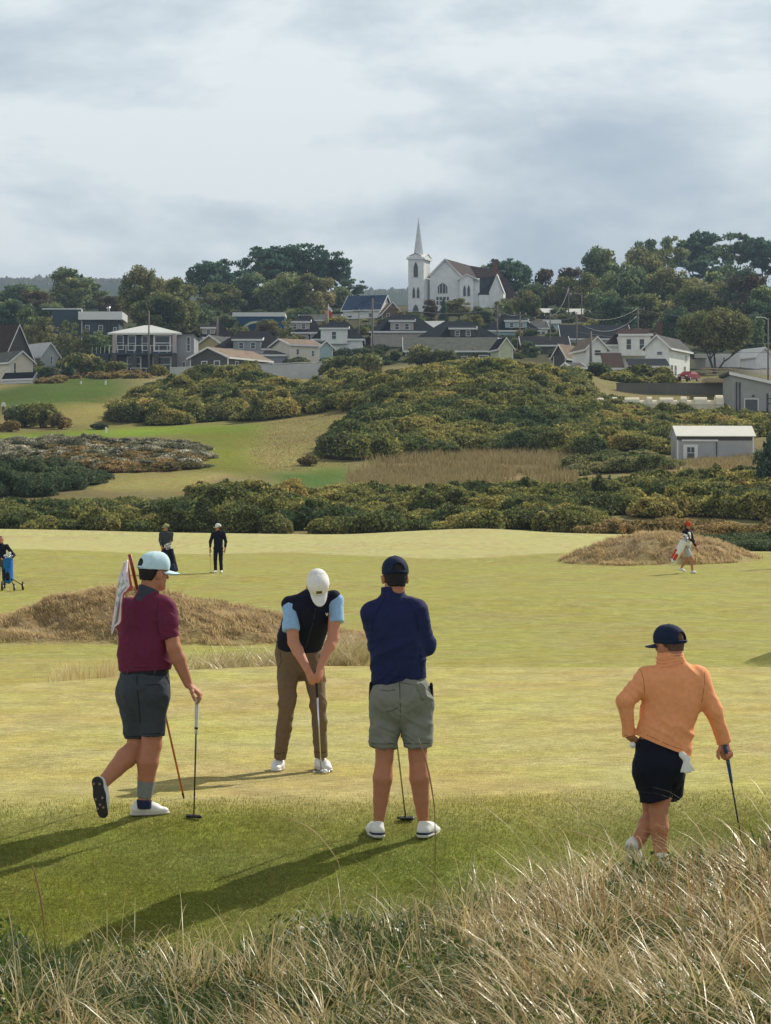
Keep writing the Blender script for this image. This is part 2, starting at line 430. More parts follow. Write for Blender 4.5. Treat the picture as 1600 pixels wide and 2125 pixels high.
    L(ar.outputs['Fac'], bp2.inputs['Strength'])
    bp3 = nd(nt, 'ShaderNodeBump', Strength=0.35, Distance=0.05); L(noise(1.1, 3, 0.5).outputs[0], bp3.inputs['Height']); L(bp2.outputs[0], bp3.inputs['Normal'])
    L(bp3.outputs[0], b.inputs['Normal'])
    o = mesh_np('ground', V, Fq, m, True, {'cover': C.reshape(-1, 3), 'rough': R.ravel()})
    tag(o, 'mown golf turf, dry rough and grassy hillside up to the town', None, None, 'structure')
    return o
build_ground()

# haze: pale even air round the whole place
def build_haze():
    bm = bmesh.new(); bmesh.ops.create_cube(bm, size=1.0)
    me = bpy.data.meshes.new('haze'); bm.to_mesh(me); bm.free()
    o = bpy.data.objects.new('haze', me); COL.objects.link(o)
    x0, x1, y0, y1, z0, z1 = -4600, 4600, -60, 7400, -900, 420
    o.location = ((x0+x1)/2, (y0+y1)/2, (z0+z1)/2); o.scale = (x1-x0, y1-y0, z1-z0)
    m = bpy.data.materials.new('haze_air'); m.use_nodes = True; nt = m.node_tree
    for n in list(nt.nodes): nt.nodes.remove(n)
    out = nt.nodes.new('ShaderNodeOutputMaterial'); v = nt.nodes.new('ShaderNodeVolumePrincipled')
    v.inputs['Color'].default_value = (0.42, 0.55, 0.74, 1); v.inputs['Density'].default_value = 0.00017
    v.inputs['Anisotropy'].default_value = 0.0
    nt.links.new(v.outputs[0], out.inputs['Volume']); me.materials.append(m)
    tag(o, 'thin blue autumn haze in the air', None, None, 'stuff')
build_haze()
# ------------------------------------------------------------------ bodies and clothes: smooth blended volumes turned into one surface
def V3(*a): return np.array(a, float)
def unit(v):
    v = np.asarray(v, float); return v/np.linalg.norm(v)
def C(a, b, ra, rb, k=0.03, sq=None, flat=False, flata=False, neg=False):
    """tapered limb a->b; sq = list of (direction, factor) squashing the section; flat cuts the end square"""
    return ('c', np.array(a, float), np.array(b, float), ra, rb, k, sq, flat, flata, neg)
def E(c, r, k=0.03, R=None, neg=False):
    return ('e', np.array(c, float), np.array(r, float), k, R, neg)
def polygonise(prims, h, cuts=(), disp=None, smooth=1):
    lo = np.full(3, 1e9); hi = -lo
    for p in prims:
        if p[-1]: continue
        if p[0] == 'c':
            for q, r in ((p[1], p[3]), (p[2], p[4])): lo = np.minimum(lo, q-r-.03); hi = np.maximum(hi, q+r+.03)
        else:
            r = max(p[2]); lo = np.minimum(lo, p[1]-r-.02); hi = np.maximum(hi, p[1]+r+.02)
    n = np.ceil((hi-lo)/h).astype(int)+2
    G = np.full(n, 0.5, np.float32)
    ax = [lo[i]+h*np.arange(n[i]) for i in range(3)]
    for p in prims:
        k = p[5] if p[0] == 'c' else p[3]
        neg = p[-1]
        if p[0] == 'c':
            l2 = np.minimum(p[1]-p[3], p[2]-p[4])-k-.03; h2 = np.maximum(p[1]+p[3], p[2]+p[4])+k+.03
        else:
            r = max(p[2]); l2 = p[1]-r-k-.03; h2 = p[1]+r+k+.03
        i0 = np.clip(((l2-lo)/h).astype(int), 0, n); i1 = np.clip(((h2-lo)/h).astype(int)+1, 0, n)
        if np.any(i1 <= i0): continue
        x = ax[0][i0[0]:i1[0], None, None]; y = ax[1][None, i0[1]:i1[1], None]; z = ax[2][None, None, i0[2]:i1[2]]
        if p[0] == 'c':
            _, a, b, ra, rb, k, sq, flat, flata, _n = p
            X, Y, Z = x-a[0]+0*y+0*z, y-a[1]+0*x+0*z, z-a[2]+0*x+0*y
            ab = b-a; ab0 = ab.copy(); X0, Y0, Z0 = X, Y, Z; fac = 1.0
            for (d, s) in (sq or []):
                d = unit(d); dt = (X*d[0]+Y*d[1]+Z*d[2])*(1/s-1)
                X, Y, Z = X+dt*d[0], Y+dt*d[1], Z+dt*d[2]
                ab = ab+(1/s-1)*np.dot(ab, d)*d; fac *= (0.5+0.5*s)
            t = np.clip((X*ab[0]+Y*ab[1]+Z*ab[2])/max(np.dot(ab, ab), 1e-9), 0, 1)
            d = (np.sqrt((X-t*ab[0])**2+(Y-t*ab[1])**2+(Z-t*ab[2])**2)-(ra+(rb-ra)*t))*fac
            L_ = np.linalg.norm(ab0); u = ab0/max(L_, 1e-9)
            if flat: d = np.maximum(d, X0*u[0]+Y0*u[1]+Z0*u[2]-L_)
            if flata: d = np.maximum(d, -(X0*u[0]+Y0*u[1]+Z0*u[2]))
        else:
            _, c, r, k, R, _n = p
            q = np.stack(np.broadcast_arrays(x-c[0], y-c[1], z-c[2]), -1)
            if R is not None: q = q@R            # columns of R: the local axes
            m = np.sqrt((q[..., 0]/r[0])**2+(q[..., 1]/r[1])**2+(q[..., 2]/r[2])**2)
            m2 = np.sqrt((q[..., 0]/r[0]**2)**2+(q[..., 1]/r[1]**2)**2+(q[..., 2]/r[2]**2)**2)+1e-9
            d = m*(m-1)/m2
        S = G[i0[0]:i1[0], i0[1]:i1[1], i0[2]:i1[2]]
        if neg:
            d = -d; hh = np.clip(0.5-0.5*(S-d)/k, 0, 1); S[...] = S*(1-hh)+d*hh+k*hh*(1-hh)
        else:
            hh = np.clip(0.5+0.5*(S-d)/k, 0, 1); S[...] = S*(1-hh)+d*hh-k*hh*(1-hh)
    for (pt, nrm) in cuts:                           # keep the side the normal points away from
        nrm = unit(nrm)
        d = (ax[0][:, None, None]-pt[0])*nrm[0]+(ax[1][None, :, None]-pt[1])*nrm[1]+(ax[2][None, None, :]-pt[2])*nrm[2]
        G = np.maximum(G, d.astype(np.float32))
    # surface nets
    s = G < 0
    cs = s[:-1, :-1, :-1].astype(np.int8)
    cnt = sum(s[i:n[0]-1+i, j:n[1]-1+j, l:n[2]-1+l].astype(np.int8) for i in (0, 1) for j in (0, 1) for l in (0, 1))
    act = (cnt > 0) & (cnt < 8)
    I = np.argwhere(act)
    vid = np.full(act.shape, -1, np.int32); vid[act] = np.arange(len(I))
    acc = np.zeros((len(I), 3)); num = np.zeros(len(I))
    cor = [(0, 0, 0), (1, 0, 0), (0, 1, 0), (1, 1, 0), (0, 0, 1), (1, 0, 1), (0, 1, 1), (1, 1, 1)]
    g = [G[I[:, 0]+c[0], I[:, 1]+c[1], I[:, 2]+c[2]] for c in cor]
    for (i, j) in ((0, 1), (2, 3), (4, 5), (6, 7), (0, 2), (1, 3), (4, 6), (5, 7), (0, 4), (1, 5), (2, 6), (3, 7)):
        m = (g[i] < 0) != (g[j] < 0)
        t = np.where(m, g[i]/np.where(m, g[i]-g[j], 1), 0)
        pnt = np.array(cor[i])[None]*(1-t[:, None])+np.array(cor[j])[None]*t[:, None]
        acc += np.where(m[:, None], pnt, 0); num += m
    Vt = lo+h*(I+acc/num[:, None])
    quads = []
    for axi in range(3):
        sl0 = [slice(None)]*3; sl1 = [slice(None)]*3
        sl0[axi] = slice(0, -1); sl1[axi] = slice(1, None)
        e = s[tuple(sl0)] != s[tuple(sl1)]
        Q = np.argwhere(e)
        b, c = [(1, 2), (2, 0), (0, 1)][axi]
        Q = Q[(Q[:, b] > 0) & (Q[:, c] > 0) & (Q[:, b] < n[b]-1) & (Q[:, c] < n[c]-1)]
        if not len(Q): continue
        ins = s[Q[:, 0], Q[:, 1], Q[:, 2]]
        def gid(db, dc):
            K = Q.copy(); K[:, b] += db; K[:, c] += dc; return vid[K[:, 0], K[:, 1], K[:, 2]]
        q = np.stack([gid(-1, -1), gid(0, -1), gid(0, 0), gid(-1, 0)], 1)
        q[~ins] = q[~ins][:, ::-1]
        quads.append(q)
    Fq = np.concatenate(quads); Fq = Fq[(Fq >= 0).all(1)]
    def lap(V, w):
        A = np.zeros_like(V); N = np.zeros(len(V))
        for i in range(4):
            a, b = Fq[:, i], Fq[:, (i+1) % 4]
            for d_ in range(3):
                A[:, d_] += np.bincount(a, V[b, d_], len(V))+np.bincount(b, V[a, d_], len(V))
            N += np.bincount(a, minlength=len(V))+np.bincount(b, minlength=len(V))
        return V+w*(A/np.maximum(N, 1)[:, None]-V)
    for _ in range(smooth): Vt = lap(Vt, 0.6); Vt = lap(Vt, -0.35)
    if disp is not None:
        nr = np.zeros_like(Vt)
        fn = np.cross(Vt[Fq[:, 2]]-Vt[Fq[:, 0]], Vt[Fq[:, 3]]-Vt[Fq[:, 1]])
        for i in range(4):
            for d_ in range(3): nr[:, d_] += np.bincount(Fq[:, i], fn[:, d_], len(Vt))
        nr /= np.linalg.norm(nr, axis=1)[:, None]+1e-9
        Vt = Vt+nr*disp(Vt, nr)[:, None]
    return Vt, Fq
def sdf_obj(name, prims, h, mat, parent=None, base=None, cuts=(), disp=None, smooth=1, attrs=None):
    Vt, Fq = polygonise(prims, h, cuts, disp, smooth)
    if base is None: base = parent['_base'] if parent is not None else (0, 0, 0)
    return mesh_np(name, Vt-np.array(base), Fq, mat, True, attrs(Vt) if attrs else None, parent)
def folds(amp, scale=(9, 9, 22), seed=0, rot=None, amp2=0.3):
    """soft cloth folds: ridged noise stretched along one direction"""
    def f(v, n):
        q = v@rot if rot is not None else v
        w = q+0.03*np.stack([vnoise(q*6, seed+5), vnoise(q*6, seed+6), vnoise(q*6, seed+7)], 1)
        a = vnoise(w*np.array(scale), seed); b = vnoise(w*np.array(scale)*2.1, seed+1)
        m = 0.55+0.45*vnoise(q*4.0, seed+3)
        return np.maximum(amp*1.7*m*((1-2.4*np.abs(a)**.8)*0.7+amp2*(1-2*np.abs(b))), -.35*amp)
    return f
def rot_about(axis, ang):
    return np.array(Matrix.Rotation(ang, 3, Vector(axis)))
def frame(fwd, up=(0, 0, 1)):
    """columns: right, forward, up"""
    f = unit(fwd); r = unit(np.cross(f, up)); u = np.cross(r, f); return np.stack([r, f, u], 1)
# ---- body pieces
def head_prims(c, R, s=1.0, neck=None, jaw=1.0):
    T = lambda x, y, z: c+R@(np.array([x, y, z])*s)
    p = [E(T(0, -.012, .035), (.074*s, .096*s, .084*s), .02, R), E(T(0, .03, -.028), (.060*s, .062*s, .086*s), .03, R),
         C(T(-.042, .02, -.07), T(0, .07, -.092), .024*s*jaw, .020*s, .03), C(T(.042, .02, -.07), T(0, .07, -.092), .024*s*jaw, .020*s, .03),
         C(T(0, .088, .008), T(0, .107, -.024), .008*s, .013*s, .012), C(T(-.02, .086, -.052), T(.02, .086, -.052), .007*s, .007*s, .01),
         C(T(-.045, .075, .022), T(.045, .075, .022), .010*s, .010*s, .02), E(T(-.034, .088, .004), (.012*s, .010*s, .008*s), .01, R, neg=True), E(T(.034, .088, .004), (.012*s, .010*s, .008*s), .01, R, neg=True)]
    for sx in (-1, 1):
        p.append(E(T(sx*.083, .0, -.016), (.012*s, .021*s, .034*s), .006, R@rot_about((0, 0, 1), -sx*.3)))
    return p
def eyes(c, R, parent, s=1.0):
    for sx in (-1, 1):
        sdf_obj('eye', [E(c+R@(np.array([sx*.033, .079, .004])*s), (.011*s,)*3, .001)], .0035, M['eye'], parent)
def hand_prims(w, d, n, thumb=1, curl=(.3, .4, .3), s=1.0, spread=.05, tcurl=.5, kk=.008):
    """w wrist, d towards the knuckles, n palm side, thumb +1/-1 which side"""
    d = unit(d); n = unit(np.array(n)-np.dot(n, d)*d); sd = np.cross(d, n)*thumb
    p = [C(w, w+d*.05*s, .026*s, .036*s, .02, [(n, .55)]), C(w+d*.04*s, w+d*.085*s, .038*s, .038*s, .015, [(n, .42)])]
    for i, (L, o) in enumerate(((1.0, 1.2), (1.08, .4), (1.0, -.4), (.8, -1.2))):
        a = w+d*(.088-.004*abs(o))*s+sd*(.023*o)*s; ang = 0.0
        dd = unit(d+sd*spread*o); r = .0098*s
        for j, l in enumerate((.042, .027, .021)):
            ang += curl[j]*(1+.12*i); v = dd*math.cos(ang)+n*math.sin(ang)
            b = a+v*l*L*s; p.append(C(a, b, r, r*.9, kk if j else .014)); a = b; r *= .9
    a = w+d*.03*s+sd*.028*s+n*.006*s; v = unit(d*.65+sd*.75+n*.25)
    for j, l in enumerate((.042, .032, .026)):
        b = a+v*l*s; p.append(C(a, b, (.0155, .0125, .011)[j]*s, (.013, .0115, .009)[j]*s, .014 if j == 0 else kk)); a = b
        v = unit(v+tcurl*(-sd*.7+n*.3+d*.2))
    return p
def arm_prims(sh, el, wr, r=(.055, .044, .047, .029), k=.012):
    m = el+(wr-el)*.28
    return [C(sh, el, r[0], r[1], k), C(el, m, r[1], r[2], k), C(m, wr, r[2], r[3], k)]
def leg_prims(hip, kn, an, r=(.09, .062, .064, .036), k=.012, back=(0, -1, 0)):
    b = np.array(back, float)
    m = kn+(an-kn)*.30+b*.018; m2 = kn+(an-kn)*.62+b*.008
    return [C(hip, kn, r[0], r[1], k), C(kn, m, r[1]*.96, r[2], k), C(m, m2, r[2], r[2]*.78, k), C(m2, an, r[2]*.78, r[3], k)]
def cap_parts(c, R, s, mat, parent, opening=True, brim_mat=None, brim_drop=0.0, tilt=0.0, hair=None, h=.0038):
    """baseball cap: crown shell with arched opening and strap at the back, bill at the front"""
    T = lambda x, y, z: c+R@(np.array([x, y, z])*s)
    up = R[:, 2]; cutn = -(up+R[:, 1]*tilt)
    pr = [E(T(0, -.008, .030), (.087*s, .108*s, .101*s), .01, R), E(T(0, .036, .058), (.074*s, .066*s, .074*s), .03, R),
          E(T(0, -.006, .134), (.008*s, .008*s, .004*s), .003, R),
          E(T(0, -.008, .028), (.081*s, .102*s, .095*s), .002, R, neg=True)]
    if opening: pr.append(E(T(0, -.105, .044), (.036*s, .05*s, .034*s), .003, R, neg=True))
    crown = sdf_obj('cap', pr, h, mat, parent, cuts=[(T(0, 0, .014), cutn)])
    if opening:
        st = [T(.088*math.sin(q_), -.008-.107*math.cos(q_), .021) for q_ in np.linspace(-.55, .55, 9)]
        V, f = tube_np(st, .0062*s, 8); mesh_np('strap', V-np.array(parent['_base']), f, mat, True, None, crown)
        for q_ in (-2.1, -1.05, 0, 1.05, 2.1) if h < .006 else ():          # panel seams of the crown
            ps = [T(.0885*math.sin(q_)*math.sin(w_), -.008+.1095*math.cos(q_)*math.sin(w_), .030+.1025*math.cos(w_)) for w_ in np.linspace(.12, 1.5, 12)]
            V, f = tube_np(ps, .0011*s, 5); mesh_np('seam', V-np.array(parent['_base']), f, mat, True, None, crown)
    # bill
    nu, nv = 17, 8
    pts = []
    for v in range(nv):
        for u in range(nu):
            a = (u/(nu-1)-.5)*math.radians(128); t = v/(nv-1)
            r0 = np.array([math.sin(a)*.082, math.cos(a)*.098-.004]); ext = .098*max(math.cos(a*1.36), 0)**.5
            x, y = r0[0]*(1-.10*t), r0[1]+ext*t
            z = .022-.30*(x*x)/.08-.012*t-brim_drop*t*.07+tilt*-.0
            pts.append(T(x, y, z))
    pts = np.array(pts); n1 = len(pts)
    V = np.concatenate([pts, pts-up*.0045])
    f = []
    for v in range(nv-1):
        for u in range(nu-1):
            a = v*nu+u; f.append((a, a+1, a+nu+1, a+nu)); f.append((a+n1, a+nu+n1, a+nu+1+n1, a+1+n1))
    for u in range(nu-1):
        a = (nv-1)*nu+u; f.append((a, a+1, a+1+n1, a+n1)); f.append((u+1, u, u+n1, u+1+n1))
    b = mesh_np('brim', V-np.array(parent['_base']), np.array(f), brim_mat or mat, True, parent=crown)
    return crown, b
def hair_part(c, R, s, mat, parent, low=-.06, back=.02, r=.004, seed=0):
    T = lambda x, y, z: c+R@(np.array([x, y, z])*s)
    pr = [E(T(0, -.014, .03), ((.075+r)*s, (.097+r)*s, (.088+r)*s), .02, R), E(T(0, -.045, -.035), ((.058+r)*s, (.050+r)*s, .06*s), .03, R)]
    # hairline: behind the ears and above the neck
    return sdf_obj('hair', pr, .005, mat, parent, cuts=[(T(0, back, 0), R[:, 1]*1.0+R[:, 2]*-.35), (T(0, 0, low), -R[:, 2])],
                   disp=lambda v, n: .003*vnoise(v*np.array([160, 160, 40]), seed))
def shoe_parts(ankle_floor, fwd, up, mat, sole_mat, parent, s=1.0, band=None, spikes=None):
    """ankle_floor: point on the sole under the ankle"""
    R = frame(fwd, up); T = lambda x, y, z: ankle_floor+R@(np.array([x, y, z])*s)
    u = R[:, 2]
    pr = [C(T(0, -.045, .045), T(0, .06, .040), .040*s, .043*s, .03, [(u, .9)]), C(T(0, .06, .036), T(.004, .150, .026), .046*s, .036*s, .03, [(u, .74)]),
          C(T(0, -.038, .05), T(0, -.020, .094), .036*s, .040*s, .02, flat=True), C(T(0, .02, .06), T(0, .085, .045), .034*s, .036*s, .03)]
    o = sdf_obj('shoe', pr, .006, mat, parent, cuts=[(T(0, 0, .016), -u)])
    sl = [C(T(0, -.05, .012), T(0, .04, .012), .043*s, .040*s, .02, [(u, .5)]), C(T(0, .04, .012), T(.003, .155, .014), .045*s, .040*s, .02, [(u, .5)])]
    so = sdf_obj('sole', sl, .006, sole_mat, o, base=parent['_base'], cuts=[(T(0, 0, .0), -u), (T(0, 0, .021), u)])
    if band is not None:
        sdf_obj('stripe', [C(T(0, -.048, .026), T(0, .03, .026), .0455*s, .043*s, .01)], .006, band, o, base=parent['_base'], cuts=[(T(0, 0, .0215), -u), (T(0, 0, .034), u)])
    # laces and heel tab
    for j in range(4):
        y = .035+.02*j; z = .088-.0105*j*1.1
        a, b = T(-.020, y, z-.006), T(.020, y+.004, z-.006)
        sdf_obj('lace', [C(a, b, .0035*s, .0035*s, .002)], .003, M['lace'], o, base=parent['_base'])
    if spikes is not None:
        for (x, y) in ((-.022, -.045), (.022, -.04), (-.026, .06), (.026, .055), (0, .10), (-.022, .125), (.022, .12)):
            sdf_obj('spike', [E(T(x, y, -.002), (.010, .010, .006), .001, R)], .004, spikes, so, base=parent['_base'])
    return o
def tube_np(pts, rad, ns=10, cap=True):
    """verts, quads of a swept tube"""
    pts = np.array(pts, float); n = len(pts); rad = np.broadcast_to(np.array(rad, float), (n,))
    t = np.gradient(pts, axis=0); t /= np.linalg.norm(t, axis=1)[:, None]+1e-12
    ref = np.array([0, 0, 1.0]) if abs(t[0, 2]) < .9 else np.array([1.0, 0, 0])
    V = []
    for i in range(n):
        a = unit(np.cross(t[i], ref)); b = np.cross(t[i], a)
        for j in range(ns):
            w = 2*math.pi*j/ns; V.append(pts[i]+rad[i]*(a*math.cos(w)+b*math.sin(w)))
    f = [(i*ns+j, i*ns+(j+1) % ns, (i+1)*ns+(j+1) % ns, (i+1)*ns+j) for i in range(n-1) for j in range(ns)]
    if cap:
        V.append(pts[0]); V.append(pts[-1]); c0 = n*ns
        for j in range(0, ns): f.append((c0, (j+1) % ns, j, j)); f.append((c0+1, (n-1)*ns+j, (n-1)*ns+(j+1) % ns, (n-1)*ns+(j+1) % ns))
    V = np.array(V)
    tri = [q[:3] for q in f if q[2] == q[3]]; qd = [q for q in f if q[2] != q[3]]
    return V, [np.array(qd), np.array(tri)] if tri else [np.array(qd)]
def tube(name, pts, rad, mat, parent=None, base=(0, 0, 0), ns=10, smooth=True):
    V, f = tube_np(pts, rad, ns)
    return mesh_np(name, V-np.array(base), f, mat, smooth, None, parent)
def golf_club(top, bottom, label, grip_mat, shaft_mat, head_mat, head_dir, grip_len=.27, kind='blade', cap_mat=None, band=None, group='golf putters'):
    top = np.array(top, float); bottom = np.array(bottom, float)
    root = empty('golf_putter', bottom, 0, label, 'golf club', group)
    u = unit(bottom-top); base = bottom
    tube('grip', [top+u*t for t in np.linspace(0, grip_len, 7)], [.0115, .014, .0138, .013, .012, .0108, .0095], grip_mat, root, base)
    tube('shaft', [top+u*grip_len, bottom-u*.03], [.0062, .0048], shaft_mat, root, base, 8)
    if band is not None:
        tube('grip_band', [top+u*(grip_len*.80), top+u*(grip_len*.86)], [.0128, .0125], band, root, base)
    hd = unit(head_dir); z = np.array([0, 0, 1.0]); sd = np.cross(hd, z)
    c = bottom+z*.012
    if kind == 'blade':
        pr = [C(c-hd*.055, c+hd*.055, .014, .014, .006, [(z, .9)]), C(c-hd*.04+sd*.016, c+hd*.04+sd*.016, .010, .010, .01, [(z, .5)])]
    else:
        pr = [C(c-hd*.05, c+hd*.05, .013, .013, .006, [(z, .8)]), C(c-hd*.035+sd*.045, c+hd*.035+sd*.045, .022, .022, .02, [(z, .45)])]
    pr.append(C(c, c-u*.045, .006, .0055, .006))
    sdf_obj('club_head', pr, .004, head_mat, root, base=base, cuts=[(bottom, (0, 0, -1))])
    return root
def bound_disp(fs):
    return lambda v, n: sum(f(v, n) for f in fs)


def cloth(name, rgb, rough=.85, var=.08, bump=.25, sheen=.0, bscale=240.):
    M[name] = mat_simple(name, rgb, rough, var, 30, bump*1.6, bscale, spec=.2, bdist=.0015)
def skin_mat(name, rgb):
    m, nt, b, out = new_mat(name); M[name] = m
    n = nd(nt, 'ShaderNodeTexNoise', Scale=22.0, Detail=4.0); tc = nd(nt, 'ShaderNodeTexCoord'); nt.links.new(tc.outputs['Object'], n.inputs['Vector'])
    mx = nd(nt, 'ShaderNodeMixRGB'); mx.inputs['Color1'].default_value = (*rgb, 1); mx.inputs['Color2'].default_value = (rgb[0]*.88, rgb[1]*.66, rgb[2]*.62, 1)
    nt.links.new(n.outputs['Fac'], mx.inputs['Fac']); nt.links.new(mx.outputs[0], b.inputs['Base Color'])
    b.inputs['Roughness'].default_value = .62; b.inputs['Specular IOR Level'].default_value = .25
    b.inputs['Subsurface Weight'].default_value = .12; b.inputs['Subsurface Radius'].default_value = (.02, .008, .004); b.inputs['Subsurface Scale'].default_value = .5
cloth('maroon_knit', (.135, .020, .052)); cloth('grey_collar', (.055, .06, .085)); cloth('slate_cloth', (.048, .056, .070)); cloth('belt_leather', (.012, .013, .02), .5)
cloth('ice_blue_cloth', (.52, .70, .76), bump=.1); cloth('navy_vest', (.007, .010, .024), sheen=.05); cloth('sky_blue_knit', (.27, .45, .70)); cloth('brown_twill', (.155, .108, .066))
cloth('white_cloth', (.72, .72, .70), bump=.1); cloth('navy_knit', (.014, .020, .072), sheen=.1); cloth('sage_cloth', (.20, .205, .175)); cloth('navy_cap_cloth', (.012, .020, .050), bump=.1, sheen=.05)
cloth('orange_knit', (.80, .335, .155), sheen=.25); cloth('black_cloth', (.007, .009, .020), sheen=.05); cloth('grey_sock', (.20, .215, .22)); cloth('navy_sock', (.02, .03, .07))
cloth('maroon_thread', (.045, .006, .018)); cloth('orange_thread', (.36, .12, .05)); cloth('navy_thread', (.004, .005, .02)); cloth('slate_thread', (.014, .017, .022)); cloth('sage_thread', (.07, .074, .06)); cloth('brown_thread', (.05, .034, .02)); cloth('grey_cloth', (.10, .105, .10)); cloth('olive_cap', (.34, .33, .17)); cloth('red_cloth', (.50, .06, .02)); cloth('charcoal_cloth', (.05, .055, .06))
cloth('pale_grey_cloth', (.42, .43, .43)); cloth('blue_nylon', (.01, .13, .36)); cloth('brown_patch', (.10, .08, .05))
skin_mat('skin_tan', (.46, .225, .135)); skin_mat('skin_fair', (.50, .26, .17)); skin_mat('skin_dark', (.33, .17, .11))
M['eye'] = mat_simple('eye_white', (.5, .45, .4), .2, .1)
M['hair_dark'] = mat_simple('hair_dark', (.010, .007, .006), .8, .4, 60, .5, 200, stretch=(1, 1, .2)); M['hair_short'] = mat_simple('hair_short', (.12, .062, .042), .8, .3, 90, .5, 300)
M['shoe_white'] = mat_simple('shoe_white', (.68, .68, .66), .45, .06, 20, .05, 80); M['sole_white'] = mat_simple('sole_white', (.55, .53, .48), .6, .12, 20)
M['sole_black'] = mat_simple('sole_black', (.012, .012, .014), .6, .2, 40, .3, 90); M['spike'] = mat_simple('spike_rubber', (.32, .20, .12), .5, .2); M['lace'] = mat_simple('lace_white', (.7, .7, .68), .8, .05)
M['steel'] = mat_simple('polished_steel', (.62, .64, .67), .22, .05, 30, metal=1.0); M['black_steel'] = mat_simple('black_steel', (.02, .02, .022), .35, .2, 30, metal=.5)
M['grip_white'] = mat_simple('grip_white', (.60, .60, .56), .7, .08, 60, .2, 200); M['grip_black'] = mat_simple('grip_black', (.012, .012, .014), .7, .2, 60, .3, 200)
M['grip_blue'] = mat_simple('grip_blue', (.015, .05, .16), .6, .3, 40, .2, 200); M['shaft_yellow'] = mat_simple('shaft_olive', (.30, .27, .10), .35, .2, 20, metal=.6)
M['ball'] = mat_simple('golf_ball_white', (.80, .80, .78), .35, .02, 20, .3, 500)
M['flag_red'] = mat_simple('flagstick_red', (.28, .030, .012), .45, .15, 12); M['flag_orange'] = mat_simple('flagstick_orange', (.42, .11, .025), .5, .3, 9)
M['glass_lens'] = mat_simple('sunglasses_black', (.01, .01, .012), .1, .1)

from mathutils.bvhtree import BVHTree
def seam(o, base, D, px, mat, r=.0022, name='seam', n=18, lift=.0):
    """a stitched seam or welt laid along the surface of a garment, following rows and columns seen in the photo"""
    me = o.data; bt = BVHTree.FromPolygons([tuple(v.co) for v in me.vertices], [tuple(p.vertices) for p in me.polygons])
    t = np.linspace(0, len(px)-1, n); pts = []
    for s_ in t:
        x = np.interp(s_, range(len(px)), [p[0] for p in px]); y = np.interp(s_, range(len(px)), [p[1] for p in px])
        a = P(x, y, D-1.2)-Vector(base); d = (P(x, y, D)-P(x, y, D-1.2)).normalized(); h = bt.ray_cast(a, d)
        if h[0] is not None and (h[0]-a).length < 1.9: pts.append(np.array(h[0]-d*lift))
    if len(pts) < 4: return
    q = np.array(pts)
    for _ in range(2): q[1:-1] = (q[:-2]+2*q[1:-1]+q[2:])/4
    V, f = tube_np(q, r, 5); mesh_np(name, V, f, mat, True, None, o)
# ------------------------------------------------------------------ foliage
def leaf_mat(name, cols, rough=.8, trans=.35, scale=.35, val=(.45, 1.65)):
    """leaves: colour from a per-leaf value and slow variation through the plant"""
    m, nt, b, out = new_mat(name)
    a = nd(nt, 'ShaderNodeAttribute', attribute_name='leaf')
    geo = nd(nt, 'ShaderNodeNewGeometry')
    n = nd(nt, 'ShaderNodeTexNoise', Scale=scale, Detail=3.0); nt.links.new(geo.outputs['Position'], n.inputs['Vector'])
    ad = nd(nt, 'ShaderNodeMath', operation='MULTIPLY_ADD'); nt.links.new(n.outputs['Fac'], ad.inputs[0]); ad.inputs[1].default_value = 2.4; ad.inputs[2].default_value = -1.0
    mm = nd(nt, 'ShaderNodeMath', operation='MULTIPLY_ADD'); nt.links.new(a.outputs['Fac'], mm.inputs[0]); mm.inputs[1].default_value = .45; nt.links.new(ad.outputs[0], mm.inputs[2])
    r = nd(nt, 'ShaderNodeValToRGB'); cr_ = r.color_ramp
    cr_.elements[0].position = .1; cr_.elements[0].color = (*cols[0], 1); cr_.elements[1].position = .95; cr_.elements[1].color = (*cols[-1], 1)
    for i, c in enumerate(cols[1:-1]):
        e_ = cr_.elements.new(.1+.85*(i+1)/(len(cols)-1)); e_.color = (*c, 1)
    nt.links.new(mm.outputs[0], r.inputs['Fac'])
    fr = nd(nt, 'ShaderNodeMath', operation='MULTIPLY'); nt.links.new(a.outputs['Fac'], fr.inputs[0]); fr.inputs[1].default_value = 7.31
    f2 = nd(nt, 'ShaderNodeMath', operation='FRACT'); nt.links.new(fr.outputs[0], f2.inputs[0])
    mr = nd(nt, 'ShaderNodeMapRange'); mr.inputs['To Min'].default_value = val[0]; mr.inputs['To Max'].default_value = val[1]; nt.links.new(f2.outputs[0], mr.inputs['Value'])
    sc = nd(nt, 'ShaderNodeVectorMath', operation='SCALE'); nt.links.new(r.outputs['Color'], sc.inputs[0]); nt.links.new(mr.outputs[0], sc.inputs['Scale'])
    nt.links.new(sc.outputs[0], b.inputs['Base Color']); b.inputs['Roughness'].default_value = rough; b.inputs['Specular IOR Level'].default_value = .08
    if trans:
        tr = nd(nt, 'ShaderNodeBsdfTranslucent'); nt.links.new(sc.outputs[0], tr.inputs['Color'])
        mx = nd(nt, 'ShaderNodeMixShader'); mx.inputs['Fac'].default_value = trans
        nt.links.new(b.outputs[0], mx.inputs[1]); nt.links.new(tr.outputs[0], mx.inputs[2]); nt.links.new(mx.outputs[0], out.inputs['Surface'])
    return m
L_scrub = leaf_mat('leaves_scrub', [(0.062, 0.094, 0.043), (0.114, 0.150, 0.058), (0.208, 0.222, 0.075), (0.336, 0.316, 0.094), (0.417, 0.336, 0.114)], scale=.12)
L_autumn = leaf_mat('leaves_autumn', [(0.081, 0.105, 0.043), (0.155, 0.175, 0.060), (0.269, 0.262, 0.083), (0.417, 0.370, 0.114), (0.403, 0.289, 0.114)], scale=.16)
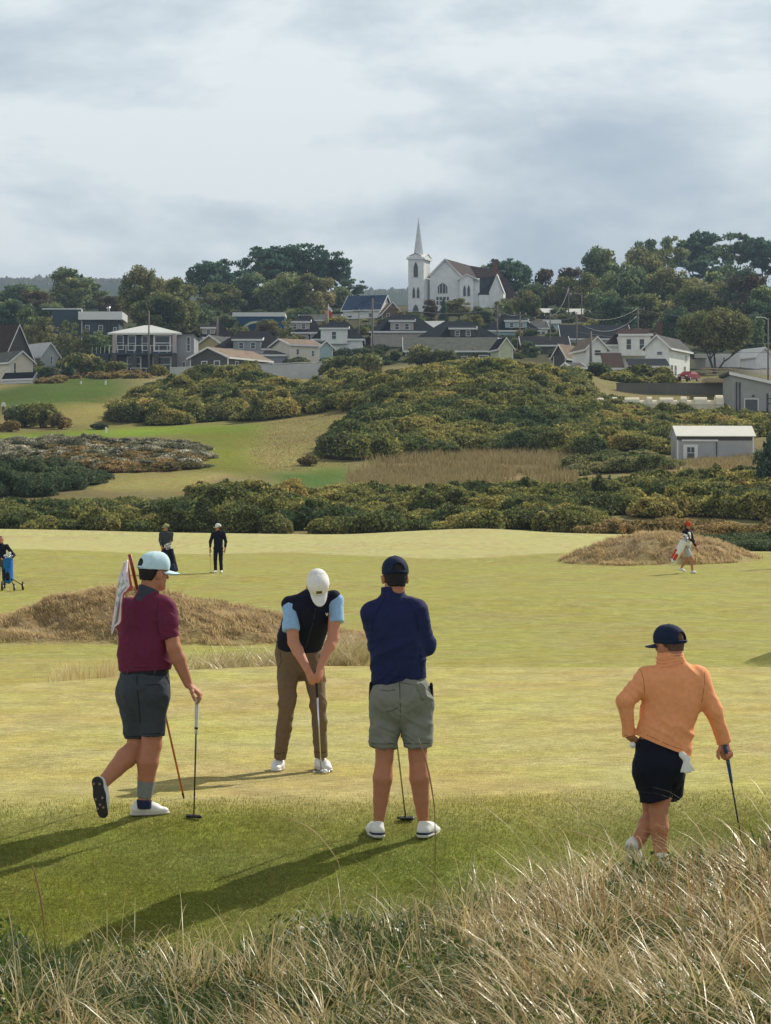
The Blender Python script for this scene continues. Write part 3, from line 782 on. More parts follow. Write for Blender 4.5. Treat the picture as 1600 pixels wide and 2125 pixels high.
L_dark = leaf_mat('leaves_dark', [(0.059, 0.086, 0.051), (0.087, 0.124, 0.062), (0.135, 0.167, 0.082), (0.179, 0.185, 0.093)], scale=.2)
L_tan = leaf_mat('leaves_dry', [(0.129, 0.120, 0.052), (0.258, 0.193, 0.083), (0.386, 0.267, 0.110), (0.442, 0.313, 0.156)], scale=.4)
L_silver = leaf_mat('leaves_silver', [(0.107, 0.124, 0.070), (0.212, 0.212, 0.142), (0.389, 0.354, 0.248), (0.708, 0.673, 0.549)], scale=.6)
L_tree = leaf_mat('leaves_tree', [(0.076, 0.122, 0.076), (0.122, 0.183, 0.097), (0.208, 0.259, 0.114), (0.326, 0.326, 0.133)], scale=.09)
L_treeolive = leaf_mat('leaves_olive', [(0.102, 0.127, 0.055), (0.179, 0.204, 0.082), (0.281, 0.266, 0.114), (0.383, 0.331, 0.154)], scale=.12)
L_pine = leaf_mat('leaves_pine', [(0.048, 0.102, 0.071), (0.079, 0.151, 0.097), (0.120, 0.199, 0.112)], scale=.1)
L_rust = leaf_mat('leaves_rust', [(.055, .055, .038), (.095, .078, .05), (.14, .095, .06), (.13, .12, .06)], scale=.2)
L_bright = leaf_mat('leaves_bright', [(0.081, 0.114, 0.048), (0.143, 0.177, 0.067), (0.249, 0.234, 0.093), (0.382, 0.294, 0.125)], scale=.3)
M['bark'] = mat_simple('bark', (.075, .062, .05), .9, .35, 3, .5, 20)
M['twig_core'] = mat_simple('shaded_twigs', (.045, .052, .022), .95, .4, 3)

def leaves(centers, size, seed=0, nbias=None, aspect=.55):
    """two crossed-free leaf quads per centre with random facing; returns verts, quads, attr"""
    r = np.random.default_rng(seed); n = len(centers)
    a = r.normal(size=(n, 3)); 
    if nbias is not None: a = a*0.9+nbias*.75
    a /= np.linalg.norm(a, axis=1)[:, None]
    t = np.cross(a, r.normal(size=(n, 3))); t /= np.linalg.norm(t, axis=1)[:, None]; b = np.cross(a, t)
    s = (np.asarray(size)*(0.6+0.8*r.random(n)))[:, None]
    V = np.stack([centers-t*s, centers-b*s*aspect+t*s*.1, centers+t*s, centers+b*s*aspect+t*s*.1], 1).reshape(-1, 3)
    Fq = np.arange(4*n).reshape(n, 4)
    return V, Fq, np.repeat(r.random(n), 4)
def blob_points(c, R, n, r, low=-.15, shell=(.80, 1.04)):
    """points in the outer shell of a lumpy ellipsoid; more where it faces up"""
    d = r.normal(size=(int(n*1.5)+4, 3)); d /= np.linalg.norm(d, axis=1)[:, None]
    d = d[d[:, 2] > low][:n]
    k = vnoise(d*2.3+np.array(c)*.37, 5)*.16+vnoise(d*5.1+np.array(c)*.61, 6)*.10
    rad = (shell[0]+(shell[1]-shell[0])*r.random(len(d))**.6+k)[:, None]
    return np.array(c)+d*rad*np.array(R), d
ICO = None
def ico():
    global ICO
    if ICO is None:
        bm = bmesh.new(); bmesh.ops.create_icosphere(bm, subdivisions=2, radius=1)
        ICO = (np.array([v.co[:] for v in bm.verts]), np.array([[v.index for v in f.verts] for f in bm.faces])); bm.free()
    return ICO
def thicket(name, label, blobs, mat, dens=26., leaf=.16, seed=0, core=True, low=-.25):
    """blobs: (x,y,z,rx,ry,rz). One mass of scrub: leaf-sized faces over lumpy mounds with twiggy insides"""
    r = np.random.default_rng(seed); PTS = []; NB = []; SZ = []
    iv, iF = ico(); CV = []; CF = []; off = 0
    kids = []
    for (x, y, z, rx, ry, rz) in blobs:                 # smaller shoots breaking the outline of each mound
        for j in range(5):
            d = r.normal(size=3); d[2] = abs(d[2])*.9+.1; d /= np.linalg.norm(d); q = r.uniform(.22, .46)
            e_ = r.uniform(.7, .95); kids.append((x+d[0]*rx*e_, y+d[1]*ry*e_, z+d[2]*rz*e_, rx*q*r.uniform(.7, 1.3), ry*q, rz*q*r.uniform(.7, 1.15)))
    blobs = list(blobs)+kids
    for (x, y, z, rx, ry, rz) in blobs:
        area = 2*math.pi*((rx*ry+rx*rz+ry*rz)/3)
        lf = .86*leaf*(y/200.0)**.5 if y > 100 else leaf
        n = int(dens*area*(.16/lf)**2*.16**0) if False else int(area/(lf*lf)*dens/26.*1.5)
        p, d = blob_points((x, y, z), (rx, ry, rz), n, r, low)
        PTS.append(p); NB.append(d); SZ.append(np.full(len(p), lf))
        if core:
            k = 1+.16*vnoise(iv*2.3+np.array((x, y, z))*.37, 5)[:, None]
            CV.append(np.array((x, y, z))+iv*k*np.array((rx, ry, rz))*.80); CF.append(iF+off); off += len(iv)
    pts = np.concatenate(PTS); nb = np.concatenate(NB); sz = np.concatenate(SZ)
    V, Fq, A = leaves(pts, sz, seed+1, nb)
    if core:
        cv = np.concatenate(CV); cf = np.concatenate(CF)
        V2 = np.concatenate([V, cv]); mi = np.concatenate([np.zeros(len(Fq), int), np.ones(len(cf), int)])
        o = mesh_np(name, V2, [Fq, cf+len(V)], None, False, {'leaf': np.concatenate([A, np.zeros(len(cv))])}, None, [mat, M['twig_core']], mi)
    else: o = mesh_np(name, V, Fq, mat, False, {'leaf': A})
    return tag(o, label, None, None, 'stuff') if label else o
def scatter(poly, D0, D1, n, rx, hz, seed, sink=.25, ry=None, jit=.35, hfun=None):
    """mounds standing on the ground; foot and top both show inside a photo polygon, between two distances"""
    r = np.random.default_rng(seed); out = []
    xs = [q[0] for q in poly]; tries = 0
    while len(out) < n and tries < 60:
        tries += 1; m_ = n*3
        D = np.exp(r.uniform(math.log(D0), math.log(D1), m_)); u = r.uniform(min(xs), max(xs), m_)
        x = (u-CX)/F*D; z = ground_z(x, D); py = CY+F*(CZ-z)/D
        h = .84*hz*np.clip(1+jit*r.normal(size=m_), .55, 1.5)*(.8+.5*np.clip(fbm2(x, D, .12, seed, 2), -1, 1)); s_ = np.clip(1+jit*r.normal(size=m_), .5, 1.7)
        ok = in_poly(u, py-2, poly) & in_poly(u, py-h*.8*F/D, poly)
        for i in np.where(ok)[0]:
            if len(out) >= n: break
            s = s_[i]; hh = h[i]
            out.append((x[i], D[i], z[i]+hh*(.5-sink), rx*s, (ry or rx)*s, hh*(.5+sink)))
    return out
BUSH = {}
def bush_proto(kind, mat, seed, leaf=.13, n=7, dens=1.5):
    """a unit bush (about 1 m radius, 1.3 m tall) reused by copies: foliage mesh and stems mesh"""
    r = np.random.default_rng(seed); bl = []
    for i in range(n):
        a = r.uniform(0, 6.28); q = r.uniform(.15, .6); s = r.uniform(.38, .6)
        bl.append((q*math.cos(a), q*math.sin(a), r.uniform(.35, .95), s, s, s*.85))
    bl.append((0, 0, .55, .7, .7, .6))
    P_ = []; N_ = []
    for b_ in bl:
        p, d = blob_points(b_[:3], b_[3:], int(2*math.pi*b_[3]**2/leaf**2*dens*1.6), r, -.6); P_.append(p); N_.append(d)
    V, Fq, A = leaves(np.concatenate(P_), leaf, seed+1, np.concatenate(N_))
    me = mesh_np('foliage', V, Fq, mat, False, {'leaf': A})
    sv = []; sf = []; off = 0
    for i in range(6):
        a = i*1.05; e_ = np.array([.5*math.cos(a), .5*math.sin(a), .9])
        v, f = tube_np([(0.05*math.cos(a), .05*math.sin(a), -.3), e_*.5, e_], [.05, .03, .012], 5, False); sv.append(v); sf += [q+off for q in f]; off += len(v)
    st = mesh_np('stems', np.concatenate(sv), [np.concatenate(sf)], M['bark'])
    md1, md2 = me.data, st.data
    bpy.data.objects.remove(me); bpy.data.objects.remove(st)
    BUSH[kind] = (md1, md2)
def put_bush(kind, px, D, w, h, label, group=None, name='shrub', rz=None, dz=0.):
    g = on_ground(px, D); e_ = bpy.data.objects.new(name, None); COL.objects.link(e_)
    e_.location = g+Vector((0, 0, dz)); e_.rotation_euler = (0, 0, random.uniform(0, 6.28) if rz is None else rz); e_.scale = (w, w, h/1.3)
    tag(e_, label, 'shrub', group)
    for nm, md in (('foliage', BUSH[kind][0]), ('stems', BUSH[kind][1])):
        o = bpy.data.objects.new(nm, md); COL.objects.link(o); o.parent = e_
    return e_

TREE = {}
def tree_proto(kind, mat, seed, H=10., W=9., trunk=.34, base=.22, leaf=.26, clumps=34, flat=.75, lean=0., dens=1.5, multi=1, spread=.5, clr=1.0, sparse=0.0):
    """tapered trunk with limbs, crown of leaf clumps with gaps between them"""
    r = np.random.default_rng(seed)
    segs = []; tips = []
    def grow(p, d, L, rad, lev):
        pts = [p]; rr = [rad]; q = p.copy(); dd = d.copy(); ns = 4
        for i in range(ns):
            dd = unit(dd+r.normal(size=3)*.14+np.array([lean*.08, 0, .03])); q = q+dd*L/ns; pts.append(q.copy()); rr.append(rad*(1-.62*(i+1)/ns))
        segs.append((pts, rr))
        if lev == 0: tips.append(q); return
        kn = int(r.integers(3, 5))
        for i in range(kn):
            a = r.uniform(0, 6.28); t = r.uniform(.45, 1.0); k = min(int(t*ns), ns)
            nd_ = unit(dd*.7+np.array([math.cos(a), math.sin(a), r.uniform(.0, .5)])*spread*1.6)
            grow(np.array(pts[k]), nd_, L*r.uniform(.55, .8), rr[k]*.7, lev-1)
        tips.append(q)
    for m_ in range(multi):
        a = 2*math.pi*m_/max(multi, 1)+r.uniform(0, 1); d0 = unit(np.array([math.cos(a)*.45*(multi > 1)+lean*.3, math.sin(a)*.45*(multi > 1), 1]))
        grow(np.array([.12*math.cos(a)*(multi > 1), .12*math.sin(a)*(multi > 1), -.6]), d0, H*(base+.22), trunk/math.sqrt(multi), 2)
    iv = []
    # clumps fill a flattened, uneven crown and gather round the branch tips
    cz = H*(base+(1-base)*.52); P_ = []; N_ = []; CV = []; CF = []; off = 0; ivv, iF = ico()
    cents = []
    clumps = int(clumps*2.1)
    for i in range(clumps*3):
        d = r.normal(size=3); d /= np.linalg.norm(d); q = r.random()**.45
        c = np.array([d[0]*W*.5*q, d[1]*W*.5*q, cz+d[2]*H*(1-base)*.5*q])
        top = H*(1-.16*((c[0]/W)**2+(c[1]/W)**2)*4)
        c[2] = min(c[2], top-.4)
        if vnoise(c[None]*np.array([.42, .42, .5]), seed)[0] < -.22+sparse: continue
        cents.append(c)
        if len(cents) >= clumps: break
    for t_ in tips[:14]:
        cents.append(np.array([np.clip(t_[0], -W*.48, W*.48), np.clip(t_[1], -W*.48, W*.48), np.clip(t_[2], H*base, H*.95)]))
    for c in cents:
        s = r.uniform(.055, .15)*W*clr*1.05; s3 = np.array([s, s, s*flat])
        n = int(2.4*math.pi*s*s/leaf**2*dens*.62)
        p, d = blob_points(c, s3, n, r, -.8, (.35, 1.22)); P_.append(p); N_.append(d)
    pp = np.concatenate(P_); V, Fq, A = leaves(pp, leaf, seed+1, np.concatenate(N_), .6)
    cr_ = mesh_np('crown', V, Fq, mat, False, {'leaf': A})
    sv = []; sf = []; off = 0
    for pts, rr in segs:
        v, f = tube_np(pts, rr, 6, False); sv.append(v); sf += [q+off for q in f]; off += len(v)
    tk = mesh_np('trunk', np.concatenate(sv), [np.concatenate(sf)], M['bark'], True)
    a, b = cr_.data, tk.data; bpy.data.objects.remove(cr_); bpy.data.objects.remove(tk)
    TREE[kind] = (a, b, H, W)
def conifer_proto(kind, mat, seed, H=6., W=3.6, leaf=.16):
    r = np.random.default_rng(seed); P_ = []; N_ = []
    z = .35
    while z < H:
        t = z/H; R_ = W*.5*(1-t)**.85+.06; nb = int(9-4*t)
        for i in range(nb):
            a = r.uniform(0, 6.28); L = R_*r.uniform(.75, 1.12); k = max(3, int(L/leaf*7))
            s = r.random(k)**.7; p = np.stack([np.cos(a)*L*s, np.sin(a)*L*s, z-.28*L*s+.12*r.normal(size=k)*.6], 1)+r.normal(size=(k, 3))*.10*(.5+L*.5)
            P_.append(p); N_.append(np.tile([[math.cos(a)*.5, math.sin(a)*.5, .8]], (k, 1)))
        z += .17+.10*t
    V, Fq, A = leaves(np.concatenate(P_), leaf, seed+1, np.concatenate(N_), .4)
    cr_ = mesh_np('crown', V, Fq, mat, False, {'leaf': A}); v, f = tube_np([(0, 0, -.5), (0, 0, H*.9)], [.12, .02], 6, False)
    tk = mesh_np('trunk', v, f, M['bark'], True)
    a, b = cr_.data, tk.data; bpy.data.objects.remove(cr_); bpy.data.objects.remove(tk); TREE[kind] = (a, b, H, W)
def put_tree(kind, px, D, top_py, w_px, label, group='trees behind the town', name='tree', rz=None, base_py=None, cat='tree'):
    """tree whose crown top shows at top_py and whose crown is w_px wide"""
    g = on_ground(px, D)
    if base_py is not None: g.z = CZ-(base_py-CY)/F*D
    a, b, H, W = TREE[kind]
    h = CZ-(top_py-CY)/F*D-g.z; w = w_px/F*D
    e_ = bpy.data.objects.new(name, None); COL.objects.link(e_); e_.location = g; e_.rotation_euler = (0, 0, random.uniform(0, 6.28) if rz is None else rz)
    e_.scale = (w/W*.93, w/W*.93, h/H); tag(e_, label, cat, group)
    for nm, md in (('crown', a), ('trunk', b)):
        o = bpy.data.objects.new(nm, md); COL.objects.link(o); o.parent = e_
    return e_

# ------------------------------------------------------------------ scrub on the dunes behind the course
def build_thickets():
    hf = lambda u, D: 1.0
    b = scatter([(-150, 1120), (-150, 1032), (300, 1035), (430, 1030), (450, 1015), (600, 1015), (700, 1030), (1230, 1030), (1230, 1120)], 158, 186, 250, 1.2, 1.6, 1)
    thicket('thicket', 'long dark green hedge of low scrub along the back edge of the fairway', b, L_scrub, leaf=.13, seed=101)
    b = scatter([(-150, 1118), (-150, 1040), (300, 1042), (700, 1035), (1230, 1035), (1230, 1118)], 157, 186, 130, 1.0, 1.5, 31)
    thicket('thicket', 'yellow-green and brown bushes mixed through the dark hedge', b, L_autumn, leaf=.12, seed=131)
    b = scatter([(400, 1060), (420, 1005), (620, 1005), (680, 1040), (640, 1070)], 176, 196, 60, 1.1, 1.9, 2)
    thicket('thicket', 'taller mixed bushes rising in the middle of the dark hedge', b, L_autumn, leaf=.13, seed=102)
    b = scatter([(680, 1085), (690, 1010), (900, 1010), (1180, 1000), (1330, 985), (1480, 975), (1700, 970), (1700, 1085)], 172, 222, 460, 1.25, 1.7, 3)
    thicket('thicket', 'broad olive and brown scrub slope below the shed', b, L_autumn, leaf=.14, seed=103)
    b = scatter([(1200, 1125), (1200, 1085), (1400, 1080), (1700, 1080), (1700, 1130)], 146, 176, 90, 1.0, 1.0, 4)
    thicket('thicket', 'pale dry brush behind the right-hand mound', b, L_tan, leaf=.12, seed=104)
    b = scatter([(1430, 1150), (1430, 1112), (1700, 1110), (1700, 1160)], 118, 150, 50, .8, 1.0, 5)
    thicket('thicket', 'dark green brush at the right edge beside the dry mound', b, L_dark, leaf=.11, seed=105)
    b = scatter([(-150, 1030), (-150, 955), (120, 955), (215, 985), (200, 1015), (60, 1030)], 195, 232, 70, 1.4, 1.9, 6)
    thicket('thicket', 'dark green bushes on the left below the pale brush', b, L_dark, leaf=.14, seed=106)
    b = scatter([(-150, 960), (-150, 915), (100, 905), (330, 905), (425, 925), (425, 965), (300, 985), (100, 955)], 225, 262, 200, 1.1, .9, 7)
    thicket('thicket', 'silvery grey and tan brush in front of the tee', b, L_silver, leaf=.12, seed=107)
    b = scatter([(120, 960), (60, 925), (200, 915), (420, 945), (410, 985), (260, 990)], 222, 250, 90, 1.0, .9, 17)
    thicket('thicket', 'brown heather mixed into the silvery brush', b, L_tan, leaf=.12, seed=117)
    b = scatter([(242, 890), (255, 830), (320, 795), (375, 785), (415, 764), (530, 757), (570, 788), (640, 790), (700, 768), (745, 765), (740, 835), (640, 860), (560, 880), (420, 882)], 300, 374, 340, 1.7, 2.5, 8)
    thicket('thicket', 'golden and green bushes on the ridge below the white wall', b, L_autumn, leaf=.15, seed=108)
    b = scatter([(690, 985), (700, 900), (760, 850), (860, 820), (1220, 830), (1220, 950), (1130, 935), (900, 938), (760, 970)], 238, 300, 400, 1.8, 2.3, 9)
    thicket('thicket', 'large dark scrub mass over the central dune', b, L_scrub, leaf=.15, seed=109)
    b = scatter([(700, 850), (730, 790), (850, 765), (1000, 745), (1210, 770), (1230, 850), (1000, 850), (850, 850)], 285, 345, 430, 1.7, 2.2, 10)
    thicket('thicket', 'autumn-gold bushes along the crest of the central dune', b, L_autumn, leaf=.15, seed=110)
    b = scatter([(1000, 860), (1040, 775), (1215, 770), (1230, 850)], 285, 330, 90, 1.7, 2.1, 11)
    thicket('thicket', 'grey-green bushes at the right end of the dune crest', b, L_silver if False else L_treeolive, leaf=.15, seed=111)
    b = scatter([(1190, 960), (1190, 836), (1300, 838), (1400, 842), (1700, 846), (1700, 905), (1410, 905), (1400, 965), (1300, 985)], 252, 303, 300, 1.5, 1.7, 12)
    thicket('thicket', 'brown and green scrub between the shed and the white vault covers', b, L_autumn, leaf=.15, seed=112)
    b = scatter([(1180, 985), (1190, 940), (1330, 930), (1400, 960), (1330, 990), (1230, 995)], 222, 252, 90, 1.3, 1.2, 13)
    thicket('thicket', 'light green bushes just left of the shed', b, L_treeolive, leaf=.14, seed=113)
    b = scatter([(1190, 880), (1190, 820), (1290, 822), (1290, 870)], 300, 330, 40, 1.2, 1.1, 14)
    thicket('thicket', 'mixed low bushes at the left end of the retaining wall', b, L_bright, leaf=.15, seed=114)
    b = scatter([(1215, 800), (1215, 785), (1290, 772), (1385, 772), (1392, 796), (1300, 800)], 345, 372, 60, 1.3, 1.2, 15)
    thicket('thicket', 'russet brush on the bank above the retaining wall', b, L_autumn, leaf=.16, seed=115)
    b = scatter([(90, 800), (60, 785), (150, 770), (290, 770), (300, 792), (180, 782)], 372, 402, 90, 1.0, .9, 16)
    thicket('thicket', 'dry pinkish brush along the top of the grassy bank', b, L_tan, leaf=.15, seed=116)
build_thickets()
b = scatter([(-60, 790), (-60, 650), (300, 640), (700, 640), (1200, 640), (1700, 640), (1700, 760), (1200, 745), (900, 745), (600, 775), (300, 775)], 408, 600, 380, 1.6, 1.7, 18)
thicket('garden_shrubs', 'shrubs and hedges crowding the gardens between the town houses', b, L_dark, leaf=.15, seed=118)
b = scatter([(-60, 790), (-60, 650), (300, 640), (700, 640), (1200, 640), (1700, 640), (1700, 760), (1200, 745), (900, 745), (600, 775), (300, 775)], 408, 600, 200, 1.4, 1.6, 19)
thicket('garden_shrubs', 'yellowing garden bushes scattered among the town houses', b, L_autumn, leaf=.15, seed=119)

# dry tussock grass on the mounds, marram on the near dune: ribbons of grass
def blades(roots, L, W, lean_dir, lean, seed, segs=5, curve=1.0):
    """curved tapering ribbons. lean_dir angle per blade, lean 0..1 how far it falls over"""
    r = np.random.default_rng(seed); n = len(roots)
    up = np.array([0, 0, 1.0]); h = np.stack([np.cos(lean_dir), np.sin(lean_dir), np.zeros(n)], 1)
    P_ = np.zeros((n, segs+1, 3)); p = roots.copy(); P_[:, 0] = p
    ang = lean*0.25
    for i in range(segs):
        d = up*np.cos(ang)[:, None]+h*np.sin(ang)[:, None]
        p = p+d*(L/segs)[:, None]; P_[:, i+1] = p; ang = ang+lean*curve*(0.6+0.8*(i+1)/segs)/segs*1.6
    side = np.cross(h, up); tw = r.uniform(-.9, .9, n); side = side*np.cos(tw)[:, None]+h*np.sin(tw)[:, None]*.8
    t = np.linspace(0, 1, segs+1); wd = (1-t**2.2)*.5+.04
    wv = side[:, None, :]*(W[:, None]*wd[None, :])[:, :, None]
    V = np.stack([P_-wv, P_+wv], 2).reshape(-1, 3)
    idx = np.arange(n*(segs+1)*2).reshape(n, segs+1, 2)
    Fq = np.stack([idx[:, :-1, 0], idx[:, :-1, 1], idx[:, 1:, 1], idx[:, 1:, 0]], -1).reshape(-1, 4)
    A = np.repeat(r.random(n), (segs+1)*2)
    return V, Fq, A
def grass_mat(name, cols, rough=.45, trans=.35, spec=.5):
    m, nt, b, out = new_mat(name)
    a = nd(nt, 'ShaderNodeAttribute', attribute_name='leaf'); r = nd(nt, 'ShaderNodeValToRGB'); cr_ = r.color_ramp
    cr_.elements[0].position = 0; cr_.elements[0].color = (*cols[0], 1); cr_.elements[1].position = 1; cr_.elements[1].color = (*cols[-1], 1)
    for i, c in enumerate(cols[1:-1]): e_ = cr_.elements.new((i+1)/(len(cols)-1)); e_.color = (*c, 1)
    nt.links.new(a.outputs['Fac'], r.inputs['Fac']); nt.links.new(r.outputs['Color'], b.inputs['Base Color'])
    b.inputs['Roughness'].default_value = rough; b.inputs['Specular IOR Level'].default_value = spec
    tr = nd(nt, 'ShaderNodeBsdfTranslucent'); nt.links.new(r.outputs['Color'], tr.inputs['Color'])
    mx = nd(nt, 'ShaderNodeMixShader'); mx.inputs['Fac'].default_value = trans
    nt.links.new(b.outputs[0], mx.inputs[1]); nt.links.new(tr.outputs[0], mx.inputs[2]); nt.links.new(mx.outputs[0], out.inputs['Surface'])
    return m
G_marram = grass_mat('marram_grass', [(.08, .12, .035), (.18, .20, .075), (.34, .30, .12), (.54, .43, .20), (.66, .54, .30), (.45, .32, .14), (.78, .68, .46)], rough=.38, trans=.4)
G_green = grass_mat('green_undergrowth', [(.03, .06, .014), (.055, .10, .024), (.10, .15, .035), (.17, .20, .06)])
G_dry = grass_mat('dry_tussock', [(.25, .18, .09), (.42, .31, .16), (.56, .43, .23), (.68, .54, .32)], trans=.4, rough=.7, spec=.1)
G_red = grass_mat('rust_stalks', [(.24, .13, .05), (.38, .22, .09), (.36, .27, .13)])
G_rough = grass_mat('hill_rough', [(.17, .15, .065), (.26, .215, .10), (.35, .28, .14), (.43, .35, .20)], trans=.3, rough=.8, spec=.05)

G_litter = grass_mat('grass_litter', [(.05, .038, .02), (.11, .08, .04), (.20, .14, .07), (.10, .12, .04)], trans=.2, rough=.8, spec=.1)
G_turf = grass_mat('turf', [(.10, .135, .024), (.16, .195, .038), (.23, .24, .055), (.35, .30, .10)], trans=.35, rough=.7, spec=.1)
def build_grasses():
    r = np.random.default_rng(77)
    # the near dune: marram growing in tussocks, each fanning out and bowed over by the wind
    back = lambda q: np.interp(q, [-100, 200, 450, 700, 900, 1150, 1300, 1700], [9.5, 9.2, 9.2, 9.5, 9.8, 10.1, 10.5, 10.8])
    nt_ = 1500; ty = r.uniform(5.7, 11.0, nt_); tpx = r.uniform(-150, 1750, nt_); tx = (tpx-CX)/F*ty
    dn = 1.3*fbm2(tx, ty, 1.5, 61, 3); keep = (ty < back(tpx)+.15*r.normal(size=nt_)) & (dn+r.uniform(-.35, .35, nt_)+np.interp(tpx, [0, 300, 900, 1600], [-.02, -.10, .05, .22]) > -.02)
    tx, ty, tpx = tx[keep], ty[keep], tpx[keep]; nt_ = len(tx)
    size = r.uniform(.6, 1.35, nt_)*np.where(ty > 9.0, np.interp(tpx, [0, 700, 1300], [.72, .85, 1.12]), 1)
    cnt = (r.uniform(60, 210, nt_)*size).astype(int); ti = np.repeat(np.arange(nt_), cnt); n = len(ti)
    a = r.uniform(0, 6.28, n); q = np.abs(r.normal(size=n))*.055*size[ti]; x = tx[ti]+q*np.cos(a); y = ty[ti]+q*np.sin(a); z = ground_z(x, y)
    wind = .35+1.6*fbm2(tx, ty, .7, 71, 2)[ti]+np.where(r.random(n) < .28, 2.9, 0); wx = np.cos(a)*.8+np.cos(wind)*.8; wy = np.sin(a)*.7+np.sin(wind)*.4
    dirn = np.arctan2(wy, wx)+r.normal(0, .35, n); lean = np.clip(.65+1.2*np.hypot(wx, wy)*r.uniform(.35, 1.1, n), .55, 2.4)
    L = size[ti]*(.13+.27*r.random(n)**1.6+np.where(r.random(n) < .11, .17, 0)); Wd = .0022+.0050*r.random(n)**2.0+np.where(r.random(n) < .05, .004, 0)
    V, Fq, A = blades(np.stack([x, y, z-.02], 1), L, Wd, dirn, lean, 5, 8, 1.15)
    tone = np.where(r.random(nt_) < .22, r.uniform(0, .25, nt_), np.clip(r.normal(.60, .2, nt_), .1, 1))[ti]*.65+r.random(n)*.42
    o = mesh_np('dune_grass', V, Fq, G_marram, False, {'leaf': np.clip(np.repeat(tone, 18), 0, 1)}); tag(o, 'straw-coloured marram grass blown over the near dune', None, None, 'stuff')
    # matted dead grass lying between the tussocks
    n = 60000; y = r.uniform(5.6, 11.2, n); px = r.uniform(-140, 1740, n); x = (px-CX)/F*y; keep = y < back(px)+.1; x, y = x[keep], y[keep]; n = len(x); z = ground_z(x, y)
    V, Fq, A = blades(np.stack([x, y, z], 1), .08+.16*r.random(n), .002+.004*r.random(n), r.uniform(0, 6.28, n), .9+1.0*r.random(n), 14, 3)
    o = mesh_np('dead_grass', V, Fq, G_litter, False, {'leaf': A}); tag(o, 'matted brown dead grass between the tussocks of the dune', None, None, 'stuff')
    # broad green undergrowth in hollows
    n = 60000; y = r.uniform(5.8, 10.6, n); px = r.uniform(-120, 1720, n); x = (px-CX)/F*y
    g = fbm2(x, y, 1.9, 91, 3)+np.interp(px, [0, 600, 900, 1600], [.12, .12, .02, -.05]); keep = (g+r.uniform(-.15, .15, n) > .04) & (y < back(px)+.05)
    x, y = x[keep], y[keep]; n = len(x); z = ground_z(x, y)
    V, Fq, A = blades(np.stack([x, y, z-.02], 1), .10+.18*r.random(n), .006+.010*r.random(n), r.uniform(0, 6.28, n), .3+.8*r.random(n), 6, 4)
    o = mesh_np('undergrowth', V, Fq, G_green, False, {'leaf': A}); tag(o, 'short green leafy growth between the marram tussocks', None, None, 'stuff')
    # low leafy plants in the hollows of the dune
    nl = 80; ly = r.uniform(6.3, 9.5, nl); lp = r.uniform(-60, 1640, nl); ly[:5] = (8.6, 9.2, 9.3, 8.2, 7.4); lp[:5] = (250, 640, 880, 1240, 120)
    lx = (lp-CX)/F*ly; lz = ground_z(lx, ly); P_ = []; N_ = []
    for i in range(nl):
        s_ = r.uniform(.10, .19); q, d = blob_points((lx[i], ly[i], lz[i]+.04), (s_*1.2, s_*1.2, s_*.95), 420, r, -.1, (.3, 1.1)); P_.append(q); N_.append(d)
    V, Fq, A = leaves(np.concatenate(P_), .014, 15, np.concatenate(N_), .5)
    o = mesh_np('leafy_plants', V, Fq, G_green, False, {'leaf': A}); tag(o, 'low dark green leafy plants growing in the dune grass', None, None, 'stuff')
    n = 2600; y = r.uniform(6.2, 10.0, n); px = r.uniform(-100, 1700, n); x = (px-CX)/F*y
    g = fbm2(x, y, 1.2, 95, 3); keep = g > .12; x, y = x[keep], y[keep]; n = len(x); z = ground_z(x, y)
    V, Fq, A = blades(np.stack([x, y, z], 1), .20+.22*r.random(n), .003+.003*r.random(n), r.uniform(0, 6.28, n), .1+.5*r.random(n), 8, 4)
    o = mesh_np('rust_stalks', V, Fq, G_red, False, {'leaf': A}); tag(o, 'thin rust-brown stalks among the dune grass', None, None, 'stuff')
    # short turf of the slope below the green
    n = 210000; y = 12.6+r.random(n)*5.6; px = r.uniform(-60, 1660, n); x = (px-CX)/F*y; z = ground_z(x, y)
    sl = np.interp(px, [-300, 0, 300, 700, 1000, 1300, 1900], [16.9, 16.9, 16.95, 17.1, 17.2, 17.7, 17.9])+.45*fbm2(x, y, .9, 51, 4)
    keep = (r.random(n) < 1-sstep(-.9, .9, y-sl)) & (z < .02) & (z > -1.2); x, y, z = x[keep], y[keep], z[keep]; n = len(x)
    V, Fq, A = blades(np.stack([x, y, z-.003], 1), .012+.016*r.random(n), .0025+.0025*r.random(n), r.uniform(0, 6.28, n), .3+1.2*r.random(n), 12, 1)
    o = mesh_np('turf_blades', V, Fq, G_turf, False, {'leaf': np.clip(A*.8+.1+.5*np.repeat(fbm2(x, y, 1.2, 141, 3), 4), 0, 1)}); tag(o, 'short green turf on the slope at the front of the putting green', None, None, 'stuff')
    # marram tufts just over the far edge of the green
    n = 5200; px = np.concatenate([r.normal(450, 42, n//4), r.normal(590, 50, n//4), r.normal(715, 34, n-2*(n//4))]); ed = edge_dist(px)
    y = ed+1.9+r.uniform(0, 2.2, n); x = (px-CX)/F*y; z = ground_z(x, y)
    keep = (px > 368) & (px < 772) & (fbm2(x, y, 2.0, 97, 2) > -.25)
    x, y, z, px = x[keep], y[keep], z[keep], px[keep]; n = len(x)
    L = (.45+.28*r.random(n))*np.interp(px, [370, 430, 600, 700, 760], [.85, 1.0, 1.0, 1.25, 1.15])
    V, Fq, A = blades(np.stack([x, y, z], 1), L, .007+.008*r.random(n), np.where(r.random(n) < .7, r.normal(.1, .6, n), r.normal(3.1, .7, n)), .45+.7*r.random(n), 9, 5)
    o = mesh_np('marram_tufts', V, Fq, G_marram, False, {'leaf': A*.75+.2}); tag(o, 'pale marram grass standing behind the far edge of the green', None, None, 'stuff')
